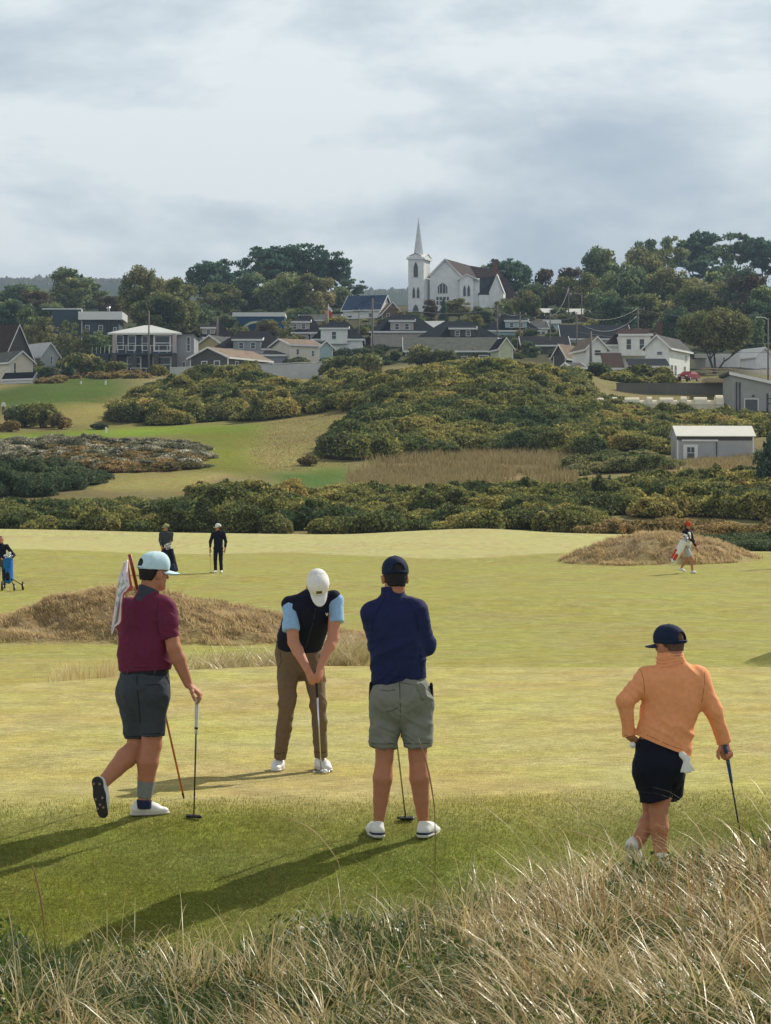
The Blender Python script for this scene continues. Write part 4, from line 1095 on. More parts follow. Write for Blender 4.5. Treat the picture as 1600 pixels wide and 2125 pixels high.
    n = 420; px = np.concatenate([r.normal(150, 22, n//2), r.normal(225, 14, n-n//2)]); ed = edge_dist(px); y = ed+1.6+r.uniform(0, 1, n); x = (px-CX)/F*y; z = ground_z(x, y)
    V, Fq, A = blades(np.stack([x, y, z], 1), .48+.20*r.random(n), .005+.004*r.random(n), r.uniform(0, 6.28, n), .1+.5*r.random(n), 10, 4)
    o = mesh_np('grass_wisps', V, Fq, G_marram, False, {'leaf': A*.4+.5}); tag(o, 'thin grass wisps behind the left edge of the green', None, None, 'stuff')
    # dry tussocks clothe the mounds
    for (nm, lab, cx, cy, rx, ry, sd, k, n, sc) in (('mound_grass', 'dry brown tussock grass on the mound behind the man in maroon', PX(370, 50), 50, 3.45, 3.3, 3, 1.6, 30000, 1.0),
                                        ('mound_grass', 'dry brown grass on the low left shoulder of the large mound', PX(120, 50), 49.4, 3.5, 2.7, 5, 1.7, 13000, 1.0),
                                        ('mound_grass', 'dry brown grass on the low right tail of the large mound', PX(640, 48), 49.0, 2.3, 1.9, 6, 1.6, 4500, .7),
                                        ('mound_grass', 'golden dry grass on the small mound behind the walking caddie', PX(1375, 97), 97.5, 4.0, 4.6, 9, 1.6, 20000, 1.6)):
        X = cx+rx*1.06*(2*r.random(n*2)-1); Y = cy+ry*1.06*(2*r.random(n*2)-1)
        rr = np.sqrt(((X-cx)/rx)**2+((Y-cy)/ry)**2)+.16*fbm2((X)/rx*2.6, Y/ry*2.6, 1.0, sd, 3)
        t = fbm2(X, Y, 1.5, sd+40, 3)
        ok = (rr < 1.0) & (t+.6*fbm2(X, Y, 3.6, sd+60, 2)+r.uniform(-.3, .3, len(X)) > -.04); X, Y, t = X[ok][:n], Y[ok][:n], t[ok][:n]; m_ = len(X)
        Z = ground_z(X, Y)
        V, Fq, A = blades(np.stack([X, Y, Z-.02], 1), (.07+.09*r.random(m_)+.07*np.clip(t, 0, 1))*sc, (.010+.012*r.random(m_))*sc, r.normal(2.6, 1.0, m_)+t*2, .6+.9*r.random(m_), sd+10, 3)
        o = mesh_np(nm, V, Fq, G_dry, False, {'leaf': np.clip(A*.7+.15+.5*np.repeat(t, 8), 0, 1)}); tag(o, lab, None, None, 'stuff')
    # rough grass strips on the hillside
    for (poly, D0, D1, n, L0, mat, lab) in (([(720, 1022), (735, 985), (790, 955), (900, 935), (1200, 935), (1200, 1000), (900, 1015)], 195, 262, 30000, .75, G_rough, 'dry standing grass below the central scrub'),
                                   ([(1330, 1000), (1330, 975), (1480, 952), (1700, 940), (1700, 1000)], 195, 262, 12000, .6, G_rough, 'dry grass bank in front of the shed'),
                                   ([(560, 985), (520, 940), (560, 880), (700, 830), (760, 840), (720, 960)], 225, 330, 14000, .15, G_rough, 'tan rough grass on the slope left of the scrub')):
        D = np.exp(r.uniform(math.log(D0), math.log(D1), n*5)); u = r.uniform(min(q[0] for q in poly), max(q[0] for q in poly), n*5)
        x = (u-CX)/F*D; z = ground_z(x, D); py = CY+F*(CZ-z)/D
        ok = np.where(in_poly(u+45*fbm2(x, D, .10, 31, 4)+14*r.normal(size=len(x)), py+9*fbm2(x, D, .16, 33, 4)+3*r.normal(size=len(x)), poly) & ((fbm2(x, D, .35, 99, 3) > -.2) | (L0 < .3)))[0][:n]
        x, y, z = x[ok], D[ok], z[ok]; m_ = len(x)
        V, Fq, A = blades(np.stack([x, y, z-.03], 1), L0*(.6+.7*r.random(m_)), .03+.03*r.random(m_), r.uniform(0, 6.28, m_), .2+.6*r.random(m_), int(D0)+n % 97, 2)
        o = mesh_np('rough_grass', V, Fq, mat, False, {'leaf': A}); tag(o, lab, None, None, 'stuff')
build_grasses()
# single seed stalks that stand clear of the dune grass
def stalks():
    lst = [([(903, 1700), (900, 1660), (888, 1590), (868, 1530)], .007, 'tall tan grass stalk in front of the right leg of the man in dark blue'),
           ([(95, 1975), (90, 1900), (80, 1840), (67, 1795)], .008, 'tall brown seed stalk standing at the far left of the dune'),
           ([(1305, 1775), (1262, 1750), (1220, 1733), (1177, 1723)], .006, 'straw stalk pointing left just beside the feet of the man in orange'),
           ([(1245, 1760), (1225, 1712), (1200, 1680), (1170, 1652)], .006, 'thin straw stalk leaning up-left on the open green'),
           ([(710, 1800), (690, 1768), (650, 1720), (595, 1696)], .005, 'curved straw stalk arching left below the man in dark blue'),
           ([(880, 2010), (890, 1900), (905, 1800), (903, 1700)], .003, 'thin stem rising to the tan stalk by the man in dark blue')]
    for pts, w, lab in lst:
        D = 9.6; P3 = [np.array(P(x, y, D)) for x, y in pts]
        x0, y0 = pts[0]
        g = P3[0].copy(); g[2] = min(GZ(g[0], g[1])-.01, g[2]-.01)
        q = [g]+P3; t = np.linspace(0, len(q)-1, 18); q = np.array([[np.interp(s, range(len(q)), [a[i] for a in q]) for i in range(3)] for s in t])
        for _ in range(3): q[1:-1] = (q[:-2]+q[1:-1]*2+q[2:])/4
        rad = np.interp(np.linspace(0, 1, 18), [0, .3, .6, .9, 1], [.0014, .0016, w*.55, w*.45, .0006])
        V, f = tube_np(q, rad, 6)
        base = q[0]; o = mesh_np('grass_stalk', V-base, f, G_red if 'brown' in lab or 'tan' in lab else G_marram, True, {'leaf': np.full(len(V), .7)}); o.location = base
        tag(o, lab, 'grass stalk', 'tall grass stalks on the dune')
stalks()
# ------------------------------------------------------------------ the four golfers on the green
def foot_dist(px, py, lo=10., hi=31.):
    """distance at which the ground shows at this pixel"""
    D = np.linspace(lo, hi, 2000); z = ground_z((px-CX)/F*D, D)
    g = CY+F*(CZ-z)/D
    i = np.where(g <= py)[0]
    return float(D[i[0]]) if len(i) else hi
def start_person(D, base_px, label, group='golfers on the putting green'):
    b = np.array(on_ground(base_px, D))
    return b
def body_obj(prims, h, skin, base, label, group, disp=None):
    Vt, Fq = polygonise(prims, h, (), disp)
    o = mesh_np('person', Vt-base, Fq, skin, True)
    o.location = base; o['_base'] = [float(x) for x in base]
    tag(o, label, 'person', group)
    return o
def ring(name, a, b, r, mat, parent, sq=None, h=.006):
    a = np.array(a, float); b = np.array(b, float); r2 = r if isinstance(r, tuple) else (r, r)
    return sdf_obj(name, [C(a, b, r2[0], r2[1], .001, sq, True, True)], h, mat, parent)

def golfer_maroon():
    D = foot_dist(318, 1695); J = lambda x, y, d=0.: np.array(P(x, y, D+d))
    base = np.array(on_ground(300, D))
    th = math.radians(24); fw = V3(math.sin(th), math.cos(th), 0); rt = V3(math.cos(th), -math.sin(th), 0)
    hth = math.radians(58); Rh = frame((math.sin(hth), math.cos(hth), -.12)); hc = J(319.5, 1188, .02)
    shL, shR = J(262, 1266, .07), J(342, 1262, -.08)
    elR, wrR = J(361, 1345, -.14), J(391, 1420, -.10)
    elL, wrL = J(266, 1335, .26), J(300, 1300, .36)
    hipL, hipR = J(280, 1432, .03), J(316, 1432, -.03)
    knR, anR = J(315, 1545, -.01), J(299, 1662, .0)
    knL, anL = J(284, 1548, .06), J(214, 1624, -.17)
    pr = head_prims(hc, Rh, 1.0)
    pr += [C(J(305, 1246, .0), hc+Rh@V3(0, -.02, -.06), .066, .062, .03)]
    pr += [C(J(299, 1320, 0), J(299, 1400, 0), .15, .15, .05, [(fw, .66)]), C(shL, shR, .055, .055, .05)]
    pr += arm_prims(shR, elR, wrR, (.058, .050, .052, .031)) + arm_prims(shL, elL, wrL)
    pr += hand_prims(wrR, J(412, 1437, -.10)-wrR, (-.25, .1, -1), thumb=-1, curl=(.45, .75, .5), tcurl=.6)
    pr += hand_prims(wrL, V3(-.2, .2, .9), (-.3, -1, .1), thumb=1, curl=(1.2, 1.0, .6))
    pr += leg_prims(hipR, knR, anR, (.085, .072, .076, .044), back=-rt*.2-fw) + leg_prims(hipL, knL, anL, (.082, .066, .074, .044), back=V3(-.3, -.6, -.4))
    o = body_obj(pr, .006, M['skin_tan'], base, 'man in maroon polo and pale blue cap leaning on a white-gripped putter', 'golfers on the putting green')
    eyes(hc, Rh, o)
    hair_part(hc, Rh, 1.0, M['hair_dark'], o, low=-.060, back=-.012, r=.005)
    cap_parts(hc+Rh@V3(0, -.004, .006), Rh, 1.06, M['ice_blue_cloth'], o, tilt=-.06)
    # shirt
    fo = bound_disp([folds(.009, (3, 3, 10), 3, rot_about((0, 1, 0), .7)), folds(.004, (9, 9, 18), 9, rot_about((0, 1, 0), .5))])
    sh = [C(J(300, 1312), J(301, 1385), .186, .186, .05, [(fw, .70)]), C(J(268, 1275, .06), J(334, 1272, -.06), .072, .072, .07),
          C(J(303, 1266), J(306, 1240, .0), .125, .070, .06, [(fw, .8)]), C(J(306, 1240), J(340, 1262, -.08), .055, .055, .05), C(J(298, 1355, -.02)+fw*.0, J(300, 1380), .17, .17, .05, [(fw, .8)]),
          C(shR, shR+(elR-shR)*.35, .072, .072, .05), C(shR+(elR-shR)*.3, J(354, 1327, -.125), .072, .064, .03, flat=True),
          C(shL, shL+(elL-shL)*.7, .070, .064, .05, flat=True), C(shL, shL+(elL-shL)*.3, .072, .07, .05)]
    so_ = sdf_obj('polo_shirt', sh, .007, M['maroon_knit'], o, cuts=[(J(300, 1390), (0.05, 0, -1))], disp=fo)
    for q in ([(330, 1246), (326, 1262), (324, 1290), (330, 1318)], [(247, 1384), (300, 1386), (350, 1384)], [(337, 1321), (352, 1323), (367, 1320)]): seam(so_, base, D, q, M['maroon_thread'])
    col = [C(J(305, 1248, 0), hc+Rh@V3(0, -.025, -.088), .079, .071, .02, flat=True), C(J(296, 1247, -.01), J(323, 1258, -.04), .055, .05, .03, [(V3(0, 0, 1), .6)]),
           C(J(326, 1246, .03), J(336, 1262, .0), .02, .012, .03)]
    sdf_obj('collar', col, .006, M['grey_collar'], o, cuts=[(J(283, 1211), (.34, .2, .93))], disp=folds(.003, (12, 12, 12), 8))
    ring('belt', J(300, 1400), J(300, 1387.5), .178, M['belt_leather'], o, [(fw, .76)])
    for bx, by in ((265, -.12), (321, -.155)):
        ring('belt_loop', J(bx, 1400, by+.01), J(bx, 1387, by+.01), .009, M['slate_cloth'], o)
    fs = bound_disp([folds(.009, (8, 8, 9), 13, rot_about((0, 1, 0), .8)), folds(.004, (16, 16, 10), 17)])
    st = [C(J(299.5, 1402), J(298, 1440), .176, .180, .05, [(fw, .80)]), C(J(276, 1438, .04), J(283, 1530, .06), .105, .082, .04, flat=True),
          C(J(317, 1438, -.03), J(317, 1526, -.02), .108, .086, .04, flat=True), E(J(283, 1432, -.07), (.085, .08, .09), .05), E(J(315, 1432, -.09), (.085, .08, .09), .05)]
    so_ = sdf_obj('shorts', st, .007, M['slate_cloth'], o, cuts=[(J(300, 1397.5), (0, 0, 1))], disp=fs)
    for q in ([(284, 1402), (285, 1430), (289, 1470), (291, 1500)], [(346, 1404), (352, 1420), (353, 1445)], [(300, 1422), (318, 1421), (332, 1419)], [(262, 1528), (278, 1529), (290, 1527)], [(296, 1523), (318, 1523), (340, 1520)]): seam(so_, base, D, q, M['slate_thread'], .003)
    # sock and shoes
    bk = -rt*.2-fw; s0 = knR+(anR-knR)*.62+bk*.008
    ring('sock', s0, s0+(anR-s0)*.85, (.0625, .051), M['grey_sock'], o)
    ring('sock_cuff', s0+(anR-s0)*.93, J(299, 1678, .0), (.0535, .050), M['navy_sock'], o)
    fd = unit(V3(.93, .34, 0.0)); fl = J(296, 1697, .03); fl[2] = GZ(fl[0], fl[1])+.002
    shoe_parts(fl, fd, (0, 0, 1), M['shoe_white'], M['sole_white'], o, 1.0)
    tv = unit(J(215, 1704, -.22)-J(203, 1622, -.20)+V3(0, .03, 0)); su = unit(V3(.35, .93, .12))
    shoe_parts(J(203, 1640, -.235), tv, su, M['shoe_white'], M['sole_black'], o, 1.02, spikes=M['spike'])
    # putter under his right hand
    bt = J(402, 1688, -.06); bt[2] = GZ(bt[0], bt[1])+.004
    golf_club(J(409, 1449, -.10), bt, 'black-shafted putter with a fat white grip, leaned on by the man in maroon', M['grip_white'], M['black_steel'], M['black_steel'], (.85, -.55, 0), .25, band=M['grip_black'])
    # flagstick over his left shoulder
    Db = foot_dist(381.6, 1657); pb = np.array(P(381.6, 1657, Db)); pb[2] = GZ(pb[0], pb[1])
    pt = J(269, 1151, .06)
    root = empty('flagstick', pb, 0, 'red flagstick with its white flag draped over the shoulder of the man in maroon', 'flagstick')
    u = unit(pt-pb); L = np.linalg.norm(pt-pb)
    tube('pole', [pb+u*.03, pb+u*(L-.26)], [.0075, .0085], M['flag_orange'], root, pb, 10)
    tube('pole_tip', [pb, pb+u*.045], [.006, .0095], M['grip_black'], root, pb, 10)
    tube('flag_sleeve', [pb+u*(L-.27), pb+u*L], [.0125, .0125], M['flag_red'], root, pb, 12)
    nv, nu = 60, 14; V = []; A = []
    L_ = ([0, .2, .4, .6, .8, 1], [258, 247, 243, 239, 233, 231]); R_ = ([0, .15, .36, .40, .46, .6, .8, .84, .88, 1], [267, 270, 276, 271, 258, 254, 253, 250, 239, 233])
    for i in range(nv):
        v = i/(nv-1); y = 1164+v*152+ (3*math.sin(v*9))
        xl = np.interp(v, *L_); xr = np.interp(v, *R_)
        for j in range(nu):
            t = j/(nu-1); x = xl+(xr-xl)*t
            dd = -.02-.24*min(v*1.7, 1)+.022*math.sin(t*9+v*4)*(0.4+v)+.05*(1-t)*v
            V.append(J(x, y+2.5*math.sin(t*7), dd))
            q = (x, y)
            c = (.68, .60, .60)
            if t > .80 and v < .42 or t > .88 or t < .06 and v > .4: c = (.38, .045, .03)
            n_ = math.sin(x*.75+2*math.sin(y*.11))*math.sin(y*.17+x*.1)
            if t < .62 and .15 < v < .62 and n_ > .45: c = (.22, .30, .32)
            if t < .55 and .28 < v < .5 and n_ < -.45: c = (.45, .50, .30)
            A.append(c)
    V = np.array(V); idx = np.arange(nv*nu).reshape(nv, nu)
    Fq = np.stack([idx[:-1, :-1], idx[:-1, 1:], idx[1:, 1:], idx[1:, :-1]], -1).reshape(-1, 4)
    m, nt, b, out = new_mat('flag_cloth'); a = nd(nt, 'ShaderNodeAttribute', attribute_name='dye'); nt.links.new(a.outputs['Color'], b.inputs['Base Color']); b.inputs['Roughness'].default_value = .8
    fo_ = mesh_np('flag', V-pb, Fq, m, True, {'dye': np.array(A)}, root)
    sm = fo_.modifiers.new('thick', 'SOLIDIFY'); sm.thickness = .003
golfer_maroon()

def golfer_putting():
    D = foot_dist(620, 1601); J = lambda x, y, d=0.: np.array(P(x, y, D+d))
    base = np.array(on_ground(620, D))
    up = unit(J(655, 1240, -.17)-J(625, 1350, .16)); tn = unit(np.cross(V3(1, 0, .08), up))      # torso axis and its front/back normal
    fwd = unit(V3(.10, -.50, -.86)); hu = unit(V3(.02, -.86, .50)); Rh = frame(fwd, hu); hc = J(660, 1214, -.26)
    sL, sR = J(603, 1258, -.09), J(697, 1247, -.09)
    eL, wL = J(609, 1333, -.18), J(639, 1391, -.33); eR, wR = J(691, 1325, -.18), J(665, 1382, -.32)
    pr = head_prims(hc, Rh, 1.0)+[C(J(650, 1232, -.08), hc+Rh@V3(0, -.03, -.06), .065, .058, .03)]
    pr += [C(J(628, 1345, .15), J(648, 1265, -.06), .14, .14, .05, [(tn, .66)]), C(sL, sR, .05, .05, .05)]
    pr += arm_prims(sL, eL, wL, (.056, .046, .046, .029)) + arm_prims(sR, eR, wR, (.056, .045, .046, .029))
    grip = J(657.5, 1415, -.37)
    pr += hand_prims(wL, J(656, 1424, -.36)-wL, (.7, .5, -.1), thumb=-1, curl=(.55, 1.1, .8), tcurl=.35, s=.98)
    pr += hand_prims(wR, J(660, 1412, -.37)-wR, (-.7, .5, -.1), thumb=1, curl=(.6, 1.1, .8), tcurl=.35, s=.98)
    hL, hR = J(598, 1368, .15), J(648, 1368, .15); kL, kR = J(596, 1458, -.02), J(661, 1462, -.02); aL, aR = J(580, 1572, .06), J(667, 1568, .06)
    pr += leg_prims(hL, kL, aL, (.08, .055, .052, .036), back=(0, 1, 0)) + leg_prims(hR, kR, aR, (.08, .055, .052, .036), back=(0, 1, 0))
    o = body_obj(pr, .006, M['skin_fair'], base, 'man in white cap and dark vest bent over his putt, facing the camera', 'golfers on the putting green')
    eyes(hc, Rh, o); hair_part(hc, Rh, 1.0, M['hair_short'], o, low=-.05, back=.0)
    cap, br = cap_parts(hc, Rh, 1.04, M['white_cloth'], o, tilt=-.05, opening=True)
    # leather-brown patch on the front of the crown
    n_ = 9; V = []
    for sgn, rr in ((1, 1.015), (1, 1.035)):
        for i in range(n_):
            for j in range(5):
                a = (i/(n_-1)-.5)*.50; e_ = math.radians(14+j*4.2-2.5*(abs(i-4)/4)*(j < 1))
                V.append(hc+Rh@(V3(math.sin(a)*math.cos(e_)*.092, math.cos(a)*math.cos(e_)*.112-.004, .033+math.sin(e_)*.106)*rr*1.05))
    V = np.array(V); k = n_*5; f = []
    for i in range(n_-1):
        for j in range(4):
            a = i*5+j; f += [(a, a+5, a+6, a+1), (a+k, a+1+k, a+6+k, a+5+k)]
    for j in range(4): f += [(j, j+1, j+1+k, j+k), (k-5+j, 2*k-5+j, 2*k-4+j, k-4+j)]
    for i in range(n_-1): f += [(i*5, i*5+k, i*5+5+k, i*5+5), (i*5+4, i*5+9, i*5+9+k, i*5+4+k)]
    mesh_np('cap_patch', V-base, np.array(f), M['brown_patch'], False, None, cap)
    # blue shirt: sleeves and collar show; vest over it
    shp = [C(J(628, 1335, .13), J(647, 1268, -.05), .140, .145, .05, [(tn, .66)]), C(sL, sR, .055, .055, .05),
           C(sL, J(604, 1309, -.155), .062, .068, .03, flat=True), C(sR, J(699, 1292, -.15), .058, .060, .03, flat=True)]
    sdf_obj('shirt', shp, .007, M['sky_blue_knit'], o, disp=folds(.005, (14, 14, 18), 23, rot_about((0, 1, 0), .5)))
    vst = [C(J(622, 1338, .14), J(645, 1275, -.05), .182, .176, .06, [(tn, .72)]), C(J(603, 1254, -.08), J(691, 1242, -.08), .070, .068, .06), C(J(605, 1328, .1), J(612, 1295, .02), .11, .1, .06, [(tn, .8)]),
           C(J(650, 1245, -.08), J(655, 1228, -.13), .10, .074, .05)]
    so_ = sdf_obj('vest', vst, .007, M['navy_vest'], o, cuts=[(J(620, 1351, .1), unit(-up+V3(0, 0, -.6))), (J(590.5, 1260), (-1, 0, -.32)) if False else (J(575, 1330), (-1, 0, -.1))],
            disp=bound_disp([folds(.008, (7, 7, 12), 33, rot_about((0, 1, 0), -.5))]))
    seam(so_, base, D, [(655, 1262), (650, 1290), (640, 1325), (634, 1345)], M['grey_collar'], .0025, 'zip')
    vm = J(678, 1276, -.27); Vv = []
    for (x, y) in ((-.010, .012), (-.004, .012), (0, .0), (.006, .012), (.011, .012), (.002, -.012)): Vv.append(vm+V3(x, -.0, y))
    Vv = np.array(Vv+[v+V3(0, .09, 0) for v in Vv]); mesh_np('chest_emblem', Vv-base, [np.array([(0, 1, 2, 5), (2, 3, 4, 5), (0, 5, 11, 6), (5, 4, 10, 11), (1, 0, 6, 7), (4, 3, 9, 10)]), ], M['white_cloth'], False, None, o)
    tr = [C(J(617, 1350, .16), J(622, 1372, .17), .176, .165, .05, [(V3(0, 1, 0), .78)]), C(hL, kL, .096, .064, .04), C(kL, J(580.5, 1575, .05), .064, .051, .03, flat=True),
          C(hR, kR, .098, .063, .04), C(kR, J(666, 1571, .05), .062, .052, .03, flat=True), E(J(620, 1365, .24), (.15, .12, .12), .06)]
    so_ = sdf_obj('trousers', tr, .007, M['brown_twill'], o, cuts=[(J(617, 1338, .16), unit(up+V3(0, 0, .8)))],
            disp=bound_disp([folds(.009, (5, 5, 9), 43, rot_about((0, 1, 0), .5)), folds(.003, (12, 12, 16), 44, rot_about((0, 1, 0), -.5))]))
    for q in ([(581, 1352), (584, 1372), (576, 1392)], [(662, 1358), (666, 1376), (672, 1392)], [(622, 1352), (622, 1366), (621, 1378)], [(567, 1562), (579, 1564), (590, 1562)], [(655, 1560), (667, 1562), (677, 1560)]): seam(so_, base, D, q, M['brown_thread'], .0028)
    ring('belt', J(617, 1344, .15), J(618, 1335, .14), .175, M['belt_leather'], o, [(V3(0, 1, 0), .78)])
    for (x, y, d) in ((579, 1604, (-.10, -1, 0)), (667, 1601, (.42, -1, 0))):
        fl = J(x, y, .12); fl[2] = GZ(fl[0], fl[1])+.002
        shoe_parts(fl, d, (0, 0, 1), M['shoe_white'], M['sole_white'], o, 1.03)
    Dc = foot_dist(666, 1606); bt = np.array(P(667, 1604, Dc)); bt[2] = GZ(bt[0], bt[1])+.004
    golf_club(J(655.5, 1392, -.36), bt, 'silver-shafted putter held low behind the golf ball by the man in the vest', M['grip_black'], M['steel'], M['steel'], (1, .12, 0), .22)
    bp = np.array(P(674.5, 1606, Dc-.02)); bp[2] = GZ(bp[0], bp[1])+.0205
    bo = sdf_obj('golf_ball', [E((0, 0, 0), (.0214,)*3, .001)], .004, M['ball']); bo.location = bp
    tag(bo, 'white golf ball lying in front of the silver putter', 'golf ball')
golfer_putting()

def golfer_navy():
    D = foot_dist(835, 1741); J = lambda x, y, d=0.: np.array(P(x, y, D+d))
    base = np.array(on_ground(835, D)); fw = V3(-.05, 1, 0); ZU = V3(0, 0, 1)
    hth = math.radians(-12); Rh = frame((math.sin(hth), math.cos(hth), -.10)); hc = J(820, 1197, .02)
    sL, sR = J(772, 1272, .0), J(864, 1266, .0); eL, wL = J(783, 1342, .13), J(835, 1330, .27); eR, wR = J(884, 1339, .06), J(838, 1338, .27)
    pr = head_prims(hc, Rh, 1.0)+[C(J(816, 1245), hc+Rh@V3(0, -.02, -.06), .064, .060, .03)]
    pr += [C(J(820, 1310), J(828, 1400), .15, .16, .05, [(fw, .66)]), C(sL, sR, .05, .05, .05)]
    pr += arm_prims(sL, eL, wL) + arm_prims(sR, eR, wR)
    pr += hand_prims(wL, V3(1, .1, .2), (0, -1, 0), 1, (.3, .3, .2)) + hand_prims(wR, V3(-1, .1, .2), (0, -1, 0), -1, (.3, .3, .2))
    hL, hR = J(800, 1440), J(862, 1440); kL, kR = J(798, 1572, .0), J(867, 1572, .0); aL, aR = J(785.5, 1712, .03), J(879, 1712, .03)
    pr += leg_prims(hL, kL, aL, (.095, .060, .066, .033)) + leg_prims(hR, kR, aR, (.095, .062, .068, .033))
    o = body_obj(pr, .006, M['skin_tan'], base, 'man in dark blue pullover and grey-green shorts, back turned, arms folded', 'golfers on the putting green')
    eyes(hc, Rh, o); hair_part(hc, Rh, 1.0, M['hair_dark'], o, low=-.070, back=.0, r=.006, seed=4)
    cap_parts(hc+Rh@V3(0, -.004, .004), Rh, 1.03, M['navy_cap_cloth'], o, tilt=-.04)
    gl = Rh@V3(0, 1, 0)
    for sx in (-1, 1):
        tube('sunglasses_arm', [hc+Rh@V3(sx*.083, -.02, .004), hc+Rh@V3(sx*.084, .07, .008)], .003, M['glass_lens'], o, base, 6)
    sdf_obj('sunglasses', [C(hc+Rh@V3(-.058, .092, .006), hc+Rh@V3(-.014, .104, .004), .019, .018, .003, [(gl, .3)]), C(hc+Rh@V3(.058, .092, .006), hc+Rh@V3(.014, .104, .004), .019, .018, .003, [(gl, .3)])], .004, M['glass_lens'], o)
    R1 = rot_about((0, 1, 0), -.6)
    fo = bound_disp([folds(.011, (3, 3, 10), 53, R1), folds(.005, (7, 7, 20), 57, R1)])
    sh = [C(J(819, 1322), J(829, 1402), .184, .186, .06, [(fw, .74)]), C(J(775, 1283, .0), J(860, 1277, .0), .072, .072, .07), C(J(817, 1276), J(815, 1246), .135, .078, .07, [(fw, .8)]), C(J(815, 1243), sR, .05, .05, .05), C(J(815, 1243), sL, .05, .05, .05),
          C(sL, eL, .070, .058, .05), C(eL, wL, .056, .042, .04), C(sR, eR, .070, .058, .05), C(eR, wR, .056, .042, .04)]
    so_ = sdf_obj('pullover', sh, .007, M['navy_knit'], o, cuts=[(J(829, 1414), (.14, 0, -1))], disp=fo)
    sdf_obj('collar', [C(J(815, 1246), J(815, 1219.5, .01), .086, .078, .01, [(fw, .88)], True)], .006, M['navy_knit'], o, disp=folds(.0035, (3, 3, 30), 8))
    for q in ([(800, 1240), (786, 1262), (774, 1290), (772, 1312)], [(838, 1240), (856, 1258), (866, 1285), (868, 1312)], [(776, 1397), (830, 1405), (886, 1412)], [(872, 1345), (874, 1375), (878, 1405)]): seam(so_, base, D, q, M['navy_thread'])
    R2 = rot_about((0, 1, 0), .5)
    fs = bound_disp([folds(.011, (6, 6, 13), 63, R2), folds(.006, (14, 14, 12), 67, R1)])
    st = [C(J(829, 1402), J(832, 1452), .160, .198, .06, [(fw, .74)]), C(J(800, 1450), J(797, 1550), .112, .092, .03, flat=True), C(J(864, 1450), J(867, 1550), .112, .101, .03, flat=True),
          E(J(805, 1450, -.07), (.095, .09, .10), .05), E(J(858, 1450, -.07), (.095, .09, .10), .05)]
    so_ = sdf_obj('shorts', st, .007, M['sage_cloth'], o, cuts=[(J(829, 1395), (0, 0, 1))], disp=fs)
    for q in ([(829, 1412), (830, 1440), (831, 1470), (830, 1500)], [(785, 1410), (830, 1416), (874, 1424)], [(790, 1432), (806, 1434), (820, 1431)], [(772, 1543), (796, 1544), (820, 1543)], [(840, 1543), (866, 1544), (895, 1542)], [(800, 1478), (815, 1474), (826, 1468)]): seam(so_, base, D, q, M['sage_thread'], .0026)
    for (x, y, s_) in ((771, 1436, -1), (894, 1438, 1)):
        sdf_obj('side_pocket', [C(J(x+1*s_, y-16, -.02), J(x+2*s_, y+14, -.02), .020, .022, .01, [(V3(1, 0, 0), .6)])], .006, M['black_cloth'], o)
    sdf_obj('back_pocket', [C(J(874, 1426, -.145), J(880, 1446, -.145), .028, .022, .01, [(V3(0, 1, 0), .5)])], .006, M['sage_cloth'], o, disp=folds(.006, (20, 20, 20), 6))
    for (x, y, d) in ((781, 1741, (-.26, 1, 0)), (884, 1741, (.42, 1, 0))):
        fl = J(x, y, .0); fl[1] += .04; fl[2] = GZ(fl[0], fl[1])+.002
        shoe_parts(fl, d, (0, 0, 1), M['shoe_white'], M['sole_white'], o, 1.06, band=M['navy_sock'])
    for (x, a) in ((785.5, aL), (879, aR)):
        ring('ankle_sock', a+V3(0, 0, -.01), a+V3(0, 0, .028), .037, M['white_cloth'], o)
    Dc = foot_dist(842, 1702); bt = np.array(P(842, 1700, Dc)); bt[2] = GZ(bt[0], bt[1])+.004
    golf_club(J(806, 1385, .30), bt, 'olive-shafted putter with a black head standing between the legs of the man in dark blue', M['grip_black'], M['shaft_yellow'], M['black_steel'], (1, .15, 0), .27, kind='mallet')
golfer_navy()

